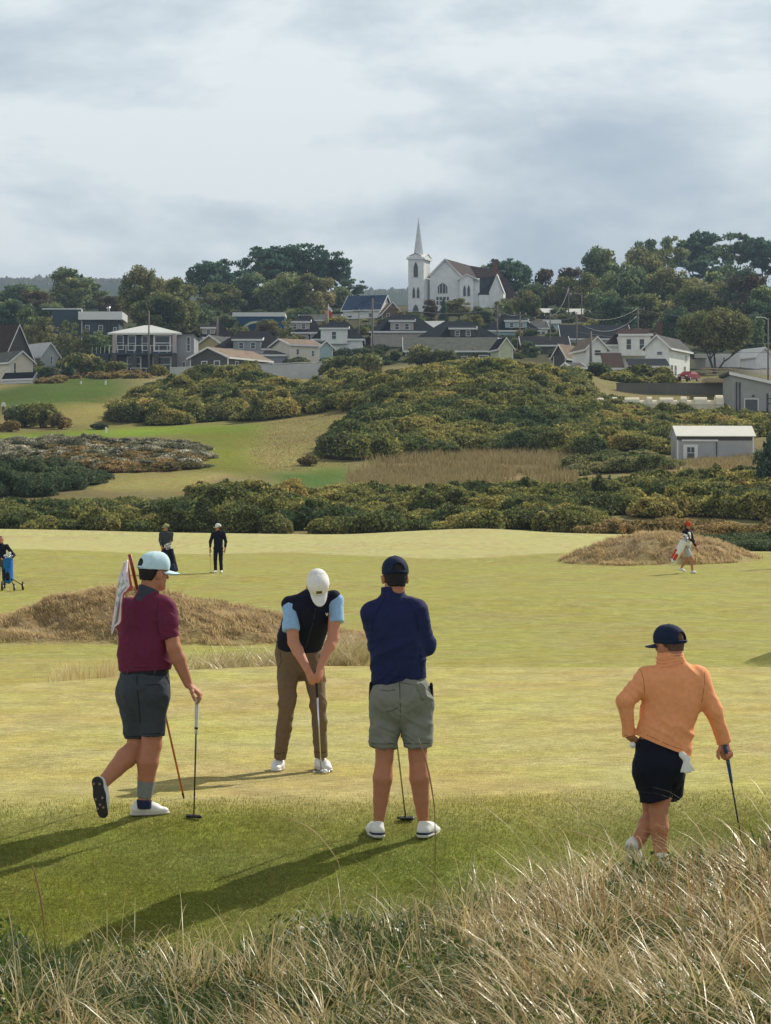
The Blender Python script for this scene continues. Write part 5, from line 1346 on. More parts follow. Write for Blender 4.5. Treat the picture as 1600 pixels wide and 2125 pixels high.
def golfer_orange():
    D = 16.35; J = lambda x, y, d=0.: np.array(P(x, y, D+d))
    base = np.array(on_ground(1368, D)); fw = V3(-.08, 1, 0)
    hth = math.radians(-44); Rh = frame((math.sin(hth), math.cos(hth), -.10)); hc = J(1389, 1338, .02)
    sL, sR = J(1343, 1404, .0), J(1450, 1404, .0); eL, wL = J(1298, 1455, -.06), J(1306, 1526, -.02); eR, wR = J(1480, 1476, .0), J(1502, 1541, .05)
    pr = head_prims(hc, Rh, 1.03, jaw=1.15)+[C(J(1392, 1385), hc+Rh@V3(0, -.02, -.06), .074, .070, .03)]
    pr += [C(J(1396, 1440), J(1378, 1540), .16, .16, .05, [(fw, .66)]), C(sL, sR, .05, .05, .05)]
    pr += arm_prims(sL, eL, wL, (.05, .040, .040, .030)) + arm_prims(sR, eR, wR, (.05, .040, .040, .030))
    pr += hand_prims(wL, J(1322, 1541, .02)-wL, (.2, .3, .95), thumb=-1, curl=(.5, .9, .7), tcurl=.4) + hand_prims(wR, J(1506, 1566, .04)-wR, (.3, -.9, -.1), thumb=1, curl=(.9, 1.0, .7))
    hL, hR = J(1350, 1585), J(1385, 1585, .05); kA, aA = J(1366, 1682), J(1372, 1800, .0); kB, aB = J(1353, 1690, .12), J(1315, 1762, .0)
    pr += leg_prims(hR, kA, aA, (.095, .064, .064, .038)) + leg_prims(hL, kB, aB, (.095, .058, .060, .038))
    o = body_obj(pr, .006, M['skin_tan'], base, 'man in orange pullover and black shorts, one hand on his hip', 'golfers on the putting green')
    eyes(hc, Rh, o, 1.03); hair_part(hc, Rh, 1.03, M['hair_short'], o, low=-.045, back=.0, r=.001)
    cap_parts(hc+Rh@V3(0, -.004, -.006), Rh, 1.09, M['navy_cap_cloth'], o, tilt=-.08)
    fo = bound_disp([folds(.013, (2.6, 2.6, 9), 73, rot_about((0, 1, 0), .75)), folds(.004, (6, 6, 18), 77, rot_about((0, 1, 0), .6))])
    sh = [C(J(1397, 1448), J(1380, 1532), .200, .176, .07, [(fw, .70)]), C(J(1347, 1416), J(1446, 1413), .076, .076, .08), C(J(1394, 1405), J(1392, 1378), .15, .085, .07, [(fw, .8)]), C(J(1372, 1520), J(1385, 1560), .17, .17, .05, [(fw, .76)]),
          C(sL, eL, .066, .057, .05), C(eL, wL, .057, .045, .012, flat=True), C(sR, eR, .066, .058, .05), C(eR, wR, .058, .042, .012, flat=True)]
    hem = unit(V3(-.40, 0, -1))
    # the hem rides up on the left; keep the sleeves clear of the cut
    body_sh = sh[:4]; Vt, Fq = polygonise(sh, .007, (), fo)
    line = J(1384, 1550)
    dd = (Vt-line)@hem; torso = (Vt[:, 0] > J(1318, 1500)[0]) & (Vt[:, 0] < J(1448, 1500)[0])
    keepf = ~((dd > 0)[Fq].all(1) & torso[Fq].all(1))
    Vt = np.where(((dd > 0) & torso)[:, None], Vt-hem*dd[:, None], Vt)
    ok = keepf; so_ = mesh_np('pullover', Vt-base, Fq[ok], M['orange_knit'], True, None, o)
    for q in ([(1330, 1390), (1336, 1410), (1338, 1440)], [(1462, 1394), (1462, 1420), (1456, 1458)], [(1342, 1525), (1385, 1545), (1428, 1560)], [(1368, 1376), (1393, 1379), (1418, 1376)], [(1296, 1525), (1306, 1528), (1316, 1527)]): seam(so_, base, D, q, M['orange_thread'])
    sdf_obj('collar', [C(J(1391.5, 1386), J(1391, 1356, .01), .099, .090, .01, [(fw, .86)], True)], .006, M['orange_knit'], o, disp=folds(.006, (3, 3, 42), 8))
    fs = bound_disp([folds(.006, (7, 7, 12), 83)])
    st = [C(J(1369, 1548), J(1369, 1600), .165, .176, .05, [(fw, .78)]), C(J(1350, 1598), J(1361, 1660), .115, .106, .03, flat=True), C(J(1392, 1598, .07), J(1390, 1650, .15), .100, .090, .012, flat=True), E(J(1350, 1590, -.06), (.1, .09, .1), .05), E(J(1388, 1590, -.06), (.09, .09, .1), .05), C(J(1397, 1618, -.10), J(1396, 1670, -.03), .006, .022, .02, neg=True)]
    sdf_obj('shorts', st, .007, M['black_cloth'], o, cuts=[(J(1369, 1527), (-.15, 0, 1))], disp=fs)
    tv = unit(V3(.12, .25, -.95)); su = unit(V3(.30, .88, .2))
    shoe_parts(J(1311, 1772, -.03), unit(V3(.25, .55, -.75)), unit(V3(.2, .6, .7)), M['shoe_white'], M['sole_white'], o, 1.0)
    fl = J(1373, 1815, .0); fl[2] = GZ(fl[0], fl[1])+.002
    shoe_parts(fl, (.3, 1, 0), (0, 0, 1), M['shoe_white'], M['sole_white'], o, 1.0)
    # ball in the hand on his hip
    bo = sdf_obj('golf_ball', [E((0, 0, 0), (.0214,)*3, .001)], .004, M['ball']); bo.location = J(1313, 1546, -.055)
    tag(bo, 'white golf ball held at the hip by the man in orange', 'golf ball')
    # glove hanging from the back pocket
    gb = J(1415, 1566, -.13); gp = [C(gb, gb+V3(.03, -.01, -.03), .022, .026, .015, [(V3(0, 1, 0), .5)])]
    for a in (-.35, -.10, .12, .34, .62):
        gp.append(C(gb+V3(.025, -.012, -.03), gb+V3(.025+math.sin(a)*.085, -.025, -.03-math.cos(a)*.085), .011, .009, .008))
    g_ = sdf_obj('golf_glove', gp, .004, M['white_cloth'], base=gb); g_.location = gb
    tag(g_, 'white golf glove tucked in the back pocket of the man in orange', 'glove')
    bt = np.array(P(1546, 1765, D+.1)); bt[2] = GZ(bt[0], bt[1])+.004
    golf_club(J(1505, 1546, .01), bt, 'dark putter with a blue and black grip leaned on by the man in orange', M['grip_blue'], M['black_steel'], M['black_steel'], (1, .2, 0), .27)
golfer_orange()
# ------------------------------------------------------------------ buildings
class MB:
    def __init__(s): s.v = []; s.f = []
    def poly(s, pts):
        n = len(s.v); s.v += [tuple(p) for p in pts]; s.f.append(tuple(range(n, n+len(pts))))
    def box(s, x0, x1, y0, y1, z0, z1):
        n = len(s.v); s.v += [(x0, y0, z0), (x1, y0, z0), (x1, y1, z0), (x0, y1, z0), (x0, y0, z1), (x1, y0, z1), (x1, y1, z1), (x0, y1, z1)]
        s.f += [tuple(n+i for i in q) for q in ((0, 3, 2, 1), (4, 5, 6, 7), (0, 1, 5, 4), (1, 2, 6, 5), (2, 3, 7, 6), (3, 0, 4, 7))]
    def slab(s, pts, t, d=None):
        """a plate: polygon pts thickened by t downwards (or along d)"""
        d = Vector(d) if d is not None else Vector((0, 0, -1)); a = [Vector(p) for p in pts]; b = [p+d*t for p in a]; n = len(a)
        s.poly(a); s.poly(b[::-1])
        for i in range(n): j = (i+1) % n; s.poly((a[j], a[i], b[i], b[j]))
    def bar(s, a, b, w, h=None):
        a, b = Vector(a), Vector(b); u = (b-a).normalized(); r = u.cross(Vector((0, 0, 1)))
        if r.length < .05: r = Vector((1, 0, 0))
        r.normalize(); q = r.cross(u); h = h or w
        c = [(-1, -1), (1, -1), (1, 1), (-1, 1)]; n = len(s.v)
        for p in (a, b): s.v += [tuple(p+r*(w/2*i)+q*(h/2*j)) for i, j in c]
        s.f += [tuple(n+i for i in q_) for q_ in ((0, 1, 2, 3), (7, 6, 5, 4), (0, 4, 5, 1), (1, 5, 6, 2), (2, 6, 7, 3), (3, 7, 4, 0))]
    def add(s, V, fl):
        n = len(s.v); s.v += [tuple(p) for p in V]
        for q in fl: s.f += [tuple(int(i)+n for i in r) for r in q]
    def build(s, name, mat, parent=None, smooth=False):
        me = bpy.data.meshes.new(name); me.from_pydata(s.v, [], s.f); me.materials.append(mat); me.update()
        bm = bmesh.new(); bm.from_mesh(me); bmesh.ops.recalc_face_normals(bm, faces=bm.faces); bm.to_mesh(me); bm.free()
        if smooth: me.polygons.foreach_set('use_smooth', [True]*len(me.polygons))
        o = bpy.data.objects.new(name, me); COL.objects.link(o)
        if parent is not None: o.parent = parent
        return o
def siding(name, col, period=.22, depth=.6, var=.08, rough=.75, vertical=False):
    """lapped boards: a real shading of the lap through bump, slight weathering"""
    m, nt, b, out = new_mat(name); tc = nd(nt, 'ShaderNodeTexCoord')
    w = nd(nt, 'ShaderNodeTexWave', wave_type='BANDS', bands_direction='X' if vertical else 'Z', Scale=.314/period*1.0, Distortion=0.0); w.wave_profile = 'SAW'
    nt.links.new(tc.outputs['Object'], w.inputs['Vector'])
    n = nd(nt, 'ShaderNodeTexNoise', Scale=.9, Detail=5.0); nt.links.new(tc.outputs['Object'], n.inputs['Vector'])
    mr = nd(nt, 'ShaderNodeMapRange'); mr.inputs['From Min'].default_value = .3; mr.inputs['From Max'].default_value = .7; mr.inputs['To Min'].default_value = 1-var; mr.inputs['To Max'].default_value = 1+var
    nt.links.new(n.outputs['Fac'], mr.inputs['Value'])
    sc = nd(nt, 'ShaderNodeVectorMath', operation='SCALE'); sc.inputs[0].default_value = col; nt.links.new(mr.outputs[0], sc.inputs['Scale']); nt.links.new(sc.outputs[0], b.inputs['Base Color'])
    bp = nd(nt, 'ShaderNodeBump', Strength=depth, Distance=.03); nt.links.new(w.outputs['Fac'], bp.inputs['Height']); nt.links.new(bp.outputs[0], b.inputs['Normal'])
    b.inputs['Roughness'].default_value = rough; b.inputs['Specular IOR Level'].default_value = .25
    return m
def roofing(name, col, var=.22, rough=.9):
    m = mat_simple(name, col, rough, var, 1.1, .4, 9, spec=.05); return m
W_white = siding('white_siding', (.76, .77, .76)); W_cream = siding('cream_siding', (.72, .66, .54)); W_grey = siding('grey_siding', (.30, .32, .34)); W_dgrey = siding('charcoal_siding', (.085, .08, .075))
W_blue = siding('slate_blue_siding', (.055, .075, .095)); W_yell = siding('yellow_siding', (.46, .37, .19)); W_beige = siding('beige_siding', (.42, .38, .35)); W_pale = siding('pale_grey_siding', (.42, .44, .44))
W_green = siding('moss_siding', (.12, .14, .11)); W_teal = siding('pale_teal_siding', (.36, .50, .52)); W_brown = siding('brown_shingle', (.18, .11, .07)); W_lime = siding('pale_green_siding', (.55, .60, .42)); W_royal = siding('royal_blue_boards', (.02, .075, .16))
W_conc = mat_simple('weathered_concrete', (.14, .135, .12), .95, .2, .4, .4, 6); W_conc2 = mat_simple('pale_concrete', (.50, .51, .52), .9, .12, .5, .2, 6); W_tan = mat_simple('tan_timber', (.38, .29, .18), .85, .25, 3)
R_black = roofing('black_shingles', (.017, .019, .024)); R_navy = roofing('blue_black_shingles', (.014, .020, .028)); R_brown = roofing('brown_shingles', (.058, .038, .034)); R_grey = roofing('grey_shingles', (.085, .088, .085)); R_pale = roofing('pale_metal_roof', (.55, .56, .55), .06, .4)
R_green = roofing('grey_green_shingles', (.105, .115, .10)); R_blue = roofing('blue_shingles', (.03, .055, .11)); R_white = roofing('white_metal_roof', (.80, .78, .70), .04, .45); R_tan = roofing('tan_shingles', (.22, .17, .13))
M['trim'] = mat_simple('white_trim', (.72, .72, .70), .6, .05, 3); M['pane'] = mat_simple('window_glass', (.03, .04, .05), .12, .3, .6); M['bricks'] = mat_simple('brick_red', (.12, .055, .045), .9, .25, 6, .4, 20)
M['timber_pole'] = mat_simple('weathered_pole', (.16, .14, .12), .9, .2, 2, .3, 20); M['wire'] = mat_simple('wire_grey', (.20, .20, .20), .6, .1); M['dark_metal'] = mat_simple('dark_metal', (.03, .03, .03), .5, .2)

def window(parent, x, z, w, h, y, mat_frame=None, name='window', arched=False, axis='y', sgn=-1):
    """framed window on the wall plane y (front) or, with axis 'x', on a side wall"""
    fr = MB(); pn = MB(); t = max(.09, w*.12); d = .07*sgn
    def b(mb, a0, a1, z0, z1, d0, d1):
        lo, hi = min(d0, d1), max(d0, d1)
        if axis == 'y': mb.box(a0, a1, y+lo, y+hi, z0, z1)
        else: mb.box(y+lo, y+hi, a0, a1, z0, z1)
    x0, x1, z0, z1 = x-w/2, x+w/2, z, z+h
    b(fr, x0-t, x0, z0-t, z1+t, 0, d); b(fr, x1, x1+t, z0-t, z1+t, 0, d); b(fr, x0, x1, z0-t, z0, 0, d); b(fr, x0, x1, z1, z1+t, 0, d)
    b(fr, x0, x1, z+h*.48, z+h*.48+t*.5, .012*sgn, d*.8)
    b(pn, x0, x1, z0, z1, -.001*sgn, .02*sgn)
    f = fr.build(name, mat_frame or M['trim'], parent); pn.build('pane', M['pane'], f)
    return f
def house(label, x0, x1, eave, ridge, base, D, depth, kind='hip', rot=0, Wm=None, wall=None, roof=None, rl=.35, over=.45, wins=(), sidewins=(), dormers=(), chim=(), name='house', cat='house', group=None, belt=None, pipe=(), door=None, dorm_wall=None, skirt=None):
    """x0,x1: wall corners in photo pixels at distance D; eave, ridge, base: rows; depth in metres"""
    s = F/D; W = Wm or (x1-x0)/s; cxp = (x0+x1)/2
    g = P(cxp, base, D); g.y += 0
    root = empty(name, g, math.radians(rot), label, cat, group)
    H = (base-eave)/s; Rg = (eave-ridge)/s+((CY-ridge)*(depth/2)/F if kind != 'gy' else 0); hw, hd = W/2, depth/2
    y0, y1 = 0, depth
    wall = wall or W_white; roof = roof or R_black
    w = MB(); zb = -2.5
    for (a, b) in (((-hw, y0), (hw, y0)), ((hw, y0), (hw, y1)), ((hw, y1), (-hw, y1)), ((-hw, y1), (-hw, y0))):
        w.poly([(a[0], a[1], zb), (b[0], b[1], zb), (b[0], b[1], H), (a[0], a[1], H)])
    if kind == 'gx':
        for sx in (-1, 1): w.poly([(sx*hw, y0, H), (sx*hw, y1, H), (sx*hw, (y0+y1)/2, H+Rg)])
    if kind == 'gy':
        for yy in (y0, y1): w.poly([(-hw, yy, H), (hw, yy, H), (0, yy, H+Rg)])
    w.build('wall', wall, root)
    r = MB(); t = .18; o = over; ym = (y0+y1)/2
    tr = MB()
    if kind == 'gx':
        k = Rg/(depth/2); zf = H-o*k
        r.slab([(-hw-o, y0-o, zf+t), (hw+o, y0-o, zf+t), (hw+o, ym, H+Rg+t), (-hw-o, ym, H+Rg+t)], t); r.slab([(-hw-o, y1+o, zf+t), (-hw-o, ym+.003, H+Rg+t), (hw+o, ym+.003, H+Rg+t), (hw+o, y1+o, zf+t)], t)
        tr.box(-hw-o, hw+o, y0-o-.06, y0-o-.003, zf-.12, zf+t-.01)
        for sx in (-1, 1):
            xx = sx*(hw+o+.05); tr.slab([(xx-.04, y0-o, zf+t+.03), (xx+.04, y0-o, zf+t+.03), (xx+.04, ym, H+Rg+t+.03), (xx-.04, ym, H+Rg+t+.03)], .30); tr.slab([(xx-.04, y1+o, zf+t+.03), (xx+.04, y1+o, zf+t+.03), (xx+.04, ym+.01, H+Rg+t+.03), (xx-.04, ym+.01, H+Rg+t+.03)], .30)
    elif kind == 'gy':
        k = Rg/hw; zf = H-o*k
        for sx in (-1, 1):
            r.slab([(sx*(hw+o), y0-o, zf+t), (sx*.002, y0-o, H+Rg+t), (sx*.002, y1+o, H+Rg+t), (sx*(hw+o), y1+o, zf+t)], t)
            tr.slab([(sx*(hw+o), y0-o-.06, zf+t+.03), (sx*.002, y0-o-.06, H+Rg+t+.03), (sx*.002, y0-o-.003, H+Rg+t+.03), (sx*(hw+o), y0-o-.003, zf+t+.03)], .30)
            tr.box(min(sx*(hw+o+.003), sx*(hw+o+.06)), max(sx*(hw+o+.003), sx*(hw+o+.06)), y0-o, y1+o, zf-.12, zf+t-.01)
    elif kind == 'hip':
        rh = hw*rl; k = Rg/(depth/2); zf = H-.12
        A = [(-hw-o, y0-o, zf+t), (hw+o, y0-o, zf+t), (hw+o, y1+o, zf+t), (-hw-o, y1+o, zf+t)]; R0, R1 = (-rh, ym, H+Rg), (rh, ym, H+Rg)
        r.poly([A[0], A[1], R1, R0]); r.poly([A[1], A[2], R1]); r.poly([A[2], A[3], R0, R1]); r.poly([A[3], A[0], R0]); r.poly([A[3], A[2], A[1], A[0]])
        tr.box(-hw-o, hw+o, y0-o-.02, y0-o+.05, zf-.14, zf+t-.005); tr.box(hw+o-.05, hw+o+.02, y0-o+.052, y1+o, zf-.14, zf+t-.005); tr.box(-hw-o-.02, -hw-o+.05, y0-o+.052, y1+o, zf-.14, zf+t-.005)
    elif kind == 'flat':
        r.box(-hw-o, hw+o, y0-o, y1+o, H+.02, H+Rg+.12); tr.box(-hw-o-.01, hw+o+.01, y0-o-.05, y0-o-.002, H-.1, H+Rg+.10)
    elif kind == 'shed':
        r.slab([(-hw-o, y0-o, H+t), (hw+o, y0-o, H+t), (hw+o, y1+o, H+Rg+t), (-hw-o, y1+o, H+Rg+t)], t); tr.box(-hw-o, hw+o, y0-o-.06, y0-o-.003, H-.14, H+t)
        w2 = MB()
        for sx in (-1, 1): w2.poly([(sx*hw, y0, H), (sx*hw, y1, H), (sx*hw, y1, H+Rg)])
        w2.build('gable_end', wall, root)
    rf = r.build('roof', roof, root)
    tr.build('fascia', M['trim'], root)
    if kind in ('gy', 'gx', 'hip'):                    # corner boards
        for sx in (-1, 1):
            cb = MB(); cb.box(min(sx*hw, sx*(hw+.03)), max(sx*hw, sx*(hw+.03)), y0-.03, y0+.12, zb, H-.02); cb.box(min(sx*(hw-.12), sx*hw), max(sx*(hw-.12), sx*hw), y0-.03, y0-.001, zb, H-.02)
            cb.build('corner_board', M['trim'], root)
    for q in wins: window(root, q[0]*hw, q[1]*H if q[1] <= 1.0 else H+(q[1]-1)*Rg, q[2], q[3], y0)
    for q in sidewins: window(root, q[0]*depth, q[1]*H, q[2], q[3], hw*q[4], axis='x', sgn=q[4])
    for (fx, wd, z0f, hd_, nw) in dormers:             # wide shed dormers rising out of the front slope
        dz0 = H+Rg*z0f; k = Rg/(depth/2+o) if kind == 'hip' else Rg/(depth/2); yf = y0+(dz0-H)/k-.0; x = fx*hw
        db = MB(); yb = min(ym, yf+(hd_+.5)/k); db.box(x-wd/2, x+wd/2, yf-.15, yb, dz0-.4, dz0+hd_); dd = db.build('dormer', dorm_wall or wall, root)
        rb = MB(); rb.slab([(x-wd/2-.3, yf-.5, dz0+hd_+.12), (x+wd/2+.3, yf-.5, dz0+hd_+.12), (x+wd/2+.3, yb, dz0+hd_+.75), (x-wd/2-.3, yb, dz0+hd_+.75)], .14); rb.build('dormer_roof', roof, dd)
        tb = MB(); tb.box(x-wd/2-.33, x+wd/2+.33, yf-.56, yf-.503, dz0+hd_-.16, dz0+hd_+.14)
        tb.slab([(x+wd/2+.303, yf-.5, dz0+hd_+.16), (x+wd/2+.40, yf-.5, dz0+hd_+.16), (x+wd/2+.40, yb, dz0+hd_+.80), (x+wd/2+.303, yb, dz0+hd_+.80)], .34); tb.build('dormer_trim', M['trim'], dd)
        for i in range(nw):
            window(dd, x+wd*((i+.5)/nw-.5)*.86, dz0+.25*hd_-.1, .72, hd_*.55, yf-.15)
    for (fx, fy, hh, ww) in chim:
        cb = MB(); cx_ = fx*hw; cb.box(cx_-ww/2, cx_+ww/2, ym+fy-ww/2, ym+fy+ww/2, H, H+Rg+hh); cb.box(cx_-ww/2-.08, cx_+ww/2+.08, ym+fy-ww/2-.08, ym+fy+ww/2+.08, H+Rg+hh+.003, H+Rg+hh+.16); cb.build('chimney', M['bricks'], rf)
    for (fx, z0_, z1_, rr, mt) in pipe:
        tube('flue_pipe', [(fx*hw, y0-.35, z0_), (fx*hw, y0-.35, z1_), (fx*hw, y0-.35, z1_+.02), (fx*hw, y0-.35, z1_+.35)], [rr, rr, rr*1.7, rr*1.7], mt, root)
    if door: 
        db = MB(); x = door*hw; db.box(x-.45, x+.45, y0-.06, y0-.002, 0.1, 2.1); db.build('door', M['trim'], root)
    return root
def terrace(*a): pass

G_H = 'houses of the town'
# left group
house('steep brown-roofed house with a tall shingled gable at the left edge', 5, 70, 742, 675, 792, 425, 13, 'gy', 48, 6.2, W_dgrey, R_brown, wins=((0, .9, 1.0, 1.3),), group=G_H)
house('cream house with low grey roof and sunlit gable at the left edge', 22, 66, 751, 730, 800, 402, 12, 'gy', 42, 4.6, W_cream, R_green, wins=((-.55, .38, .35, 2.2),), group=G_H)
house('small pale house with a bright metal roof behind the cream gable', 88, 118, 737, 712, 765, 436, 7, 'gy', 38, 3.6, W_pale, R_pale, wins=((.2, .35, .35, 1.4),), group=G_H)
house('low dark-roofed outbuilding with a little white gable front', 66, 82, 785, 774, 800, 396, 6, 'gy', 62, 1.6, W_white, R_black, over=.2, name='outbuilding', cat='outbuilding')
house('dark slate-blue flat-roofed house with two white windows and a steel chimney', 172, 246, 663, 652, 712, 465, 8, 'flat', 0, None, W_blue, R_pale, over=.8, wins=((-.75, .52, .7, 1.0), (.0, .52, .7, 1.0), (.80, .45, .5, .9)), pipe=((.45, 2.4, 6.6, .22, M['steel']),), group=G_H)
e_ = empty('parapet_wall', P(130, 700, 468), 0, 'dark false-front wall with a pale edge beside the slate-blue house', 'wall')
mb = MB(); mb.box(-2, 3.6, 0, 5, -3, 5.4); mb.build('wall_panel', W_blue, e_); mb = MB(); mb.box(3.603, 3.85, -.12, .2, -3, 5.5); mb.box(-4, 3.6, -.12, .2, 5.403, 5.62); mb.build('edge_trim', M['trim'], e_)
def big_house():
    D = 402; s = F/D
    r = house('large two-storey house with pale hip roof, dark front and glazed balcony', 236, 366, 692, 675, 778, D, 11, 'hip', 0, None, W_blue, R_pale, rl=.12, over=.9, group=G_H,
              wins=((-.80, .62, 1.0, 2.2), (-.42, .60, 1.1, 2.3), (.0, .60, .9, 2.3), (.55, .60, 2.4, 2.3), (-.35, .10, 2.0, 2.2), (.55, .08, 2.6, 2.3)))
    hw = 130/s/2
    m = MB(); m.box(hw+.004, hw+2.9, .4, 10, -2.5, 6.9); m.build('side_wing', W_grey, r)
    m = MB(); m.box(hw+.004, hw+3.5, -.4, 10.6, 6.92, 7.1); m.build('wing_roof', R_black, r)
    for x, z, w, h in ((hw+2.0, 4.0, .45, 2.3), (hw+1.2, .3, .45, 1.9)): window(r, x, z, w, h, .4)
    m = MB(); m.box(-hw-.6, hw+.1, -1.9, -.003, 3.25, 3.55); m.build('balcony_deck', W_blue, r)
    for x in (-hw+.3, -hw+3.6, hw-3.2, hw-.2):
        m = MB(); m.box(x-.42, x+.42, -2.0, -1.2, -2.5, 3.24); m.build('stone_column', W_dgrey, r)
    for x in (-hw+.3, hw-.2): m = MB(); m.box(x-.3, x+.3, -1.9, -1.4, 3.56, 6.75); m.build('post', W_beige, r)
    for i in range(9):
        x = -hw-.5+i*(2*hw+.5)/8; m = MB(); m.box(x-.04, x+.04, -1.86, -1.78, 3.56, 4.75); m.build('baluster', M['trim'], r)
    m = MB(); m.box(-hw-.55, hw+.05, -1.88, -1.76, 4.753, 4.83); m.build('handrail', M['trim'], r)
    m = MB(); m.box(-hw-3.6, -hw-.65, -.9, .8, 3.1, 3.5); m.box(-hw-3.5, -hw-.7, -.85, .6, -2, 3.097); m.build('side_deck', W_blue, r)
    for i in range(5): m = MB(); x = -hw-3.5+i*.7; m.box(x-.03, x+.03, -.88, -.82, 3.503, 4.6); m.build('baluster', M['trim'], r)
    m = MB(); m.box(-2.2, 3.2, -3.2, -3.1, .9, 1.0); 
    for x in (-2.1, .5, 3.1): m.box(x-.04, x+.04, -3.2, -3.12, -1, .897)
    m.build('porch_rail', M['trim'], r)
big_house()
house('pale yellow gabled house beside the large balconied house', 402, 470, 716, 697, 750, 455, 8, 'gy', -25, 5.4, W_yell, R_grey, wins=((.3, .45, .9, .9),), group=G_H)
house('small house with dark hip roof and white-edged dormer below the olive trees', 415, 478, 700, 668, 720, 485, 8, 'hip', 0, None, W_beige, R_black, rl=.3, dormers=((-.45, 2.6, .12, 1.5, 1),), group=G_H)
house('low charcoal house with wide front gable and grey roof above the white wall', 390, 478, 742, 722, 780, 392, 12.5, 'gy', -30, 7.4, W_dgrey, R_tan, wins=((-.25, .28, .95, 1.5), (.42, .28, .95, 1.5)), sidewins=((.2, .35, .7, 1.3, 1), (.42, .35, .7, 1.3, 1), (.72, .35, .7, 1.3, 1)), group=G_H)
house('house with broad black hip roof and two-window grey dormer behind the charcoal house', 445, 600, 724, 687, 775, 432, 12, 'hip', 0, None, W_grey, R_black, rl=.36, dormers=((-.12, 4.9, -.10, 1.9, 2),), group=G_H)
house('grey lean-to porch roof under the broad black hip roof', 515, 592, 738, 728, 775, 424, 3.6, 'shed', 0, None, W_grey, R_grey, wins=((.1, .3, 1.4, .9),), name='porch', cat='porch')
house('cream house with lean grey roof and tall sunlit side wall', 604, 660, 716, 706, 775, 424, 8, 'gx', 28, 5.4, W_cream, R_tan, wins=((-.5, .66, .5, .9), (.6, .62, .4, .9)), group=G_H)
def arch_building():
    D = 522; r = house('long royal-blue flat-topped building with a cream arch on its front', 484, 590, 656, 653, 706, D, 9, 'flat', 0, None, W_royal, R_pale, over=.15, name='shop_building', cat='building')
    pts = []
    for i in range(13):
        a = math.pi*(.12+.76*i/12); pts.append((-.6+3.3*math.cos(a)*1.0, -.12, .9+3.0*math.sin(a)))
    m = MB()
    for i in range(12): m.bar(pts[i], pts[i+1], .30, .5)
    m.build('arch', W_lime, r)
arch_building()
house('black hip-roofed house with grey dormer left of the flagpole', 592, 668, 690, 655, 722, 492, 10, 'hip', 0, None, W_beige, R_black, rl=.35, dormers=((-.25, 4.2, .12, 1.7, 2),), group=G_H)
house('white house with dark green hip roof and pale dormer in the middle of the town', 650, 752, 704, 668, 748, 448, 11, 'hip', 0, None, W_white, R_navy, rl=.38, dormers=((-.15, 4.9, -.14, 2.4, 1),), group=G_H, pipe=((-1.15, .5, 4.6, .14, M['dark_metal']),))
house('small pale teal gable in front of the dark green roof', 660, 692, 722, 708, 752, 430, 5, 'gy', 20, 2.6, W_teal, R_grey, name='outbuilding', cat='outbuilding')
house('steep blue-roofed house with a white gable end left of the church', 708, 792, 642, 615, 665, 545, 9, 'gx', -18, 8.6, W_white, R_blue, wins=((.5, .3, .7, .8),), group=G_H)
house('brown shingled house with two dark windows at the foot of the steeple', 792, 836, 652, 628, 672, 542, 8, 'gy', 12, 4.8, W_brown, R_tan, wins=((-.4, .55, .6, 1.1), (.4, .55, .6, 1.1)), group=G_H)
house('pale long building with a yellowish wall behind the flagpole', 618, 700, 664, 654, 690, 540, 8, 'gx', -8, None, W_lime, R_grey, name='building', cat='building')
house('grey-walled house with black hip roof and two-window dormer below the steeple', 770, 905, 688, 653, 740, 468, 12, 'hip', 0, None, W_beige, R_navy, rl=.36, dormers=((-.05, 4.5, .0, 2.0, 2),), wins=((-.6, .2, .8, 1.2),), group=G_H)
house('white wing with small porch right of the two-window dormer house', 876, 912, 684, 668, 712, 476, 6, 'gx', -10, None, W_white, R_pale, name='porch', cat='porch')
house('black hip-roofed house with dark dormer directly below the church', 868, 1036, 702, 667, 745, 447, 12, 'hip', 0, None, W_dgrey, R_navy, rl=.34, dormers=((.1, 4.7, .05, 1.6, 2),), pipe=((-.72, .3, 3.6, .07, M['trim']), (.72, .3, 3.3, .05, M['trim'])), group=G_H)
house('long low moss-green house with grey-green roof behind the golden bushes', 842, 1030, 727, 702, 762, 418, 9, 'gx', 0, None, W_green, R_green, wins=((.30, .35, .9, .8), (.72, .35, 1.5, .9)), group=G_H)
house('pale green gabled shed with white bargeboards beside a utility pole', 1037, 1063, 722, 702, 752, 412, 5, 'gy', 14, 2.5, W_lime, R_black, over=.3, name='shed', cat='shed')
house('blue-grey hip-roofed house with three bright skylights right of the church', 1008, 1118, 686, 652, 715, 492, 10, 'hip', 0, None, W_teal, R_navy, rl=.2, dormers=((.15, 4.4, .1, 1.6, 2),), group=G_H)
house('white two-storey house front between utility poles', 1108, 1136, 680, 668, 705, 502, 6, 'gx', 8, None, W_white, R_grey, wins=((-.4, .3, .6, .9), (.4, .3, .6, .9)), group=G_H)
house('pale teal house with dark flat roof in the thick of the wires', 1130, 1160, 671, 667, 706, 515, 6, 'flat', 0, None, W_teal, R_grey, wins=((.5, .4, .7, .8),), group=G_H)
house('brick hall with a long white roof edge behind the wires', 1132, 1228, 652, 642, 684, 560, 10, 'gx', 6, None, mat_simple('brick_orange', (.30, .12, .06), .9, .3, 5), R_pale, name='hall', cat='building')
house('low house with a wide blue-black roof left of the white gabled house', 1168, 1305, 702, 676, 735, 472, 11, 'gx', 0, None, W_pale, R_navy, wins=((-.5, .4, .8, .8),), group=G_H)
house('dark grey low roof between the wires and the golden bushes', 1085, 1178, 716, 700, 745, 448, 9, 'gx', 0, None, W_dgrey, R_black, wins=((.75, .4, .8, .7),), group=G_H)
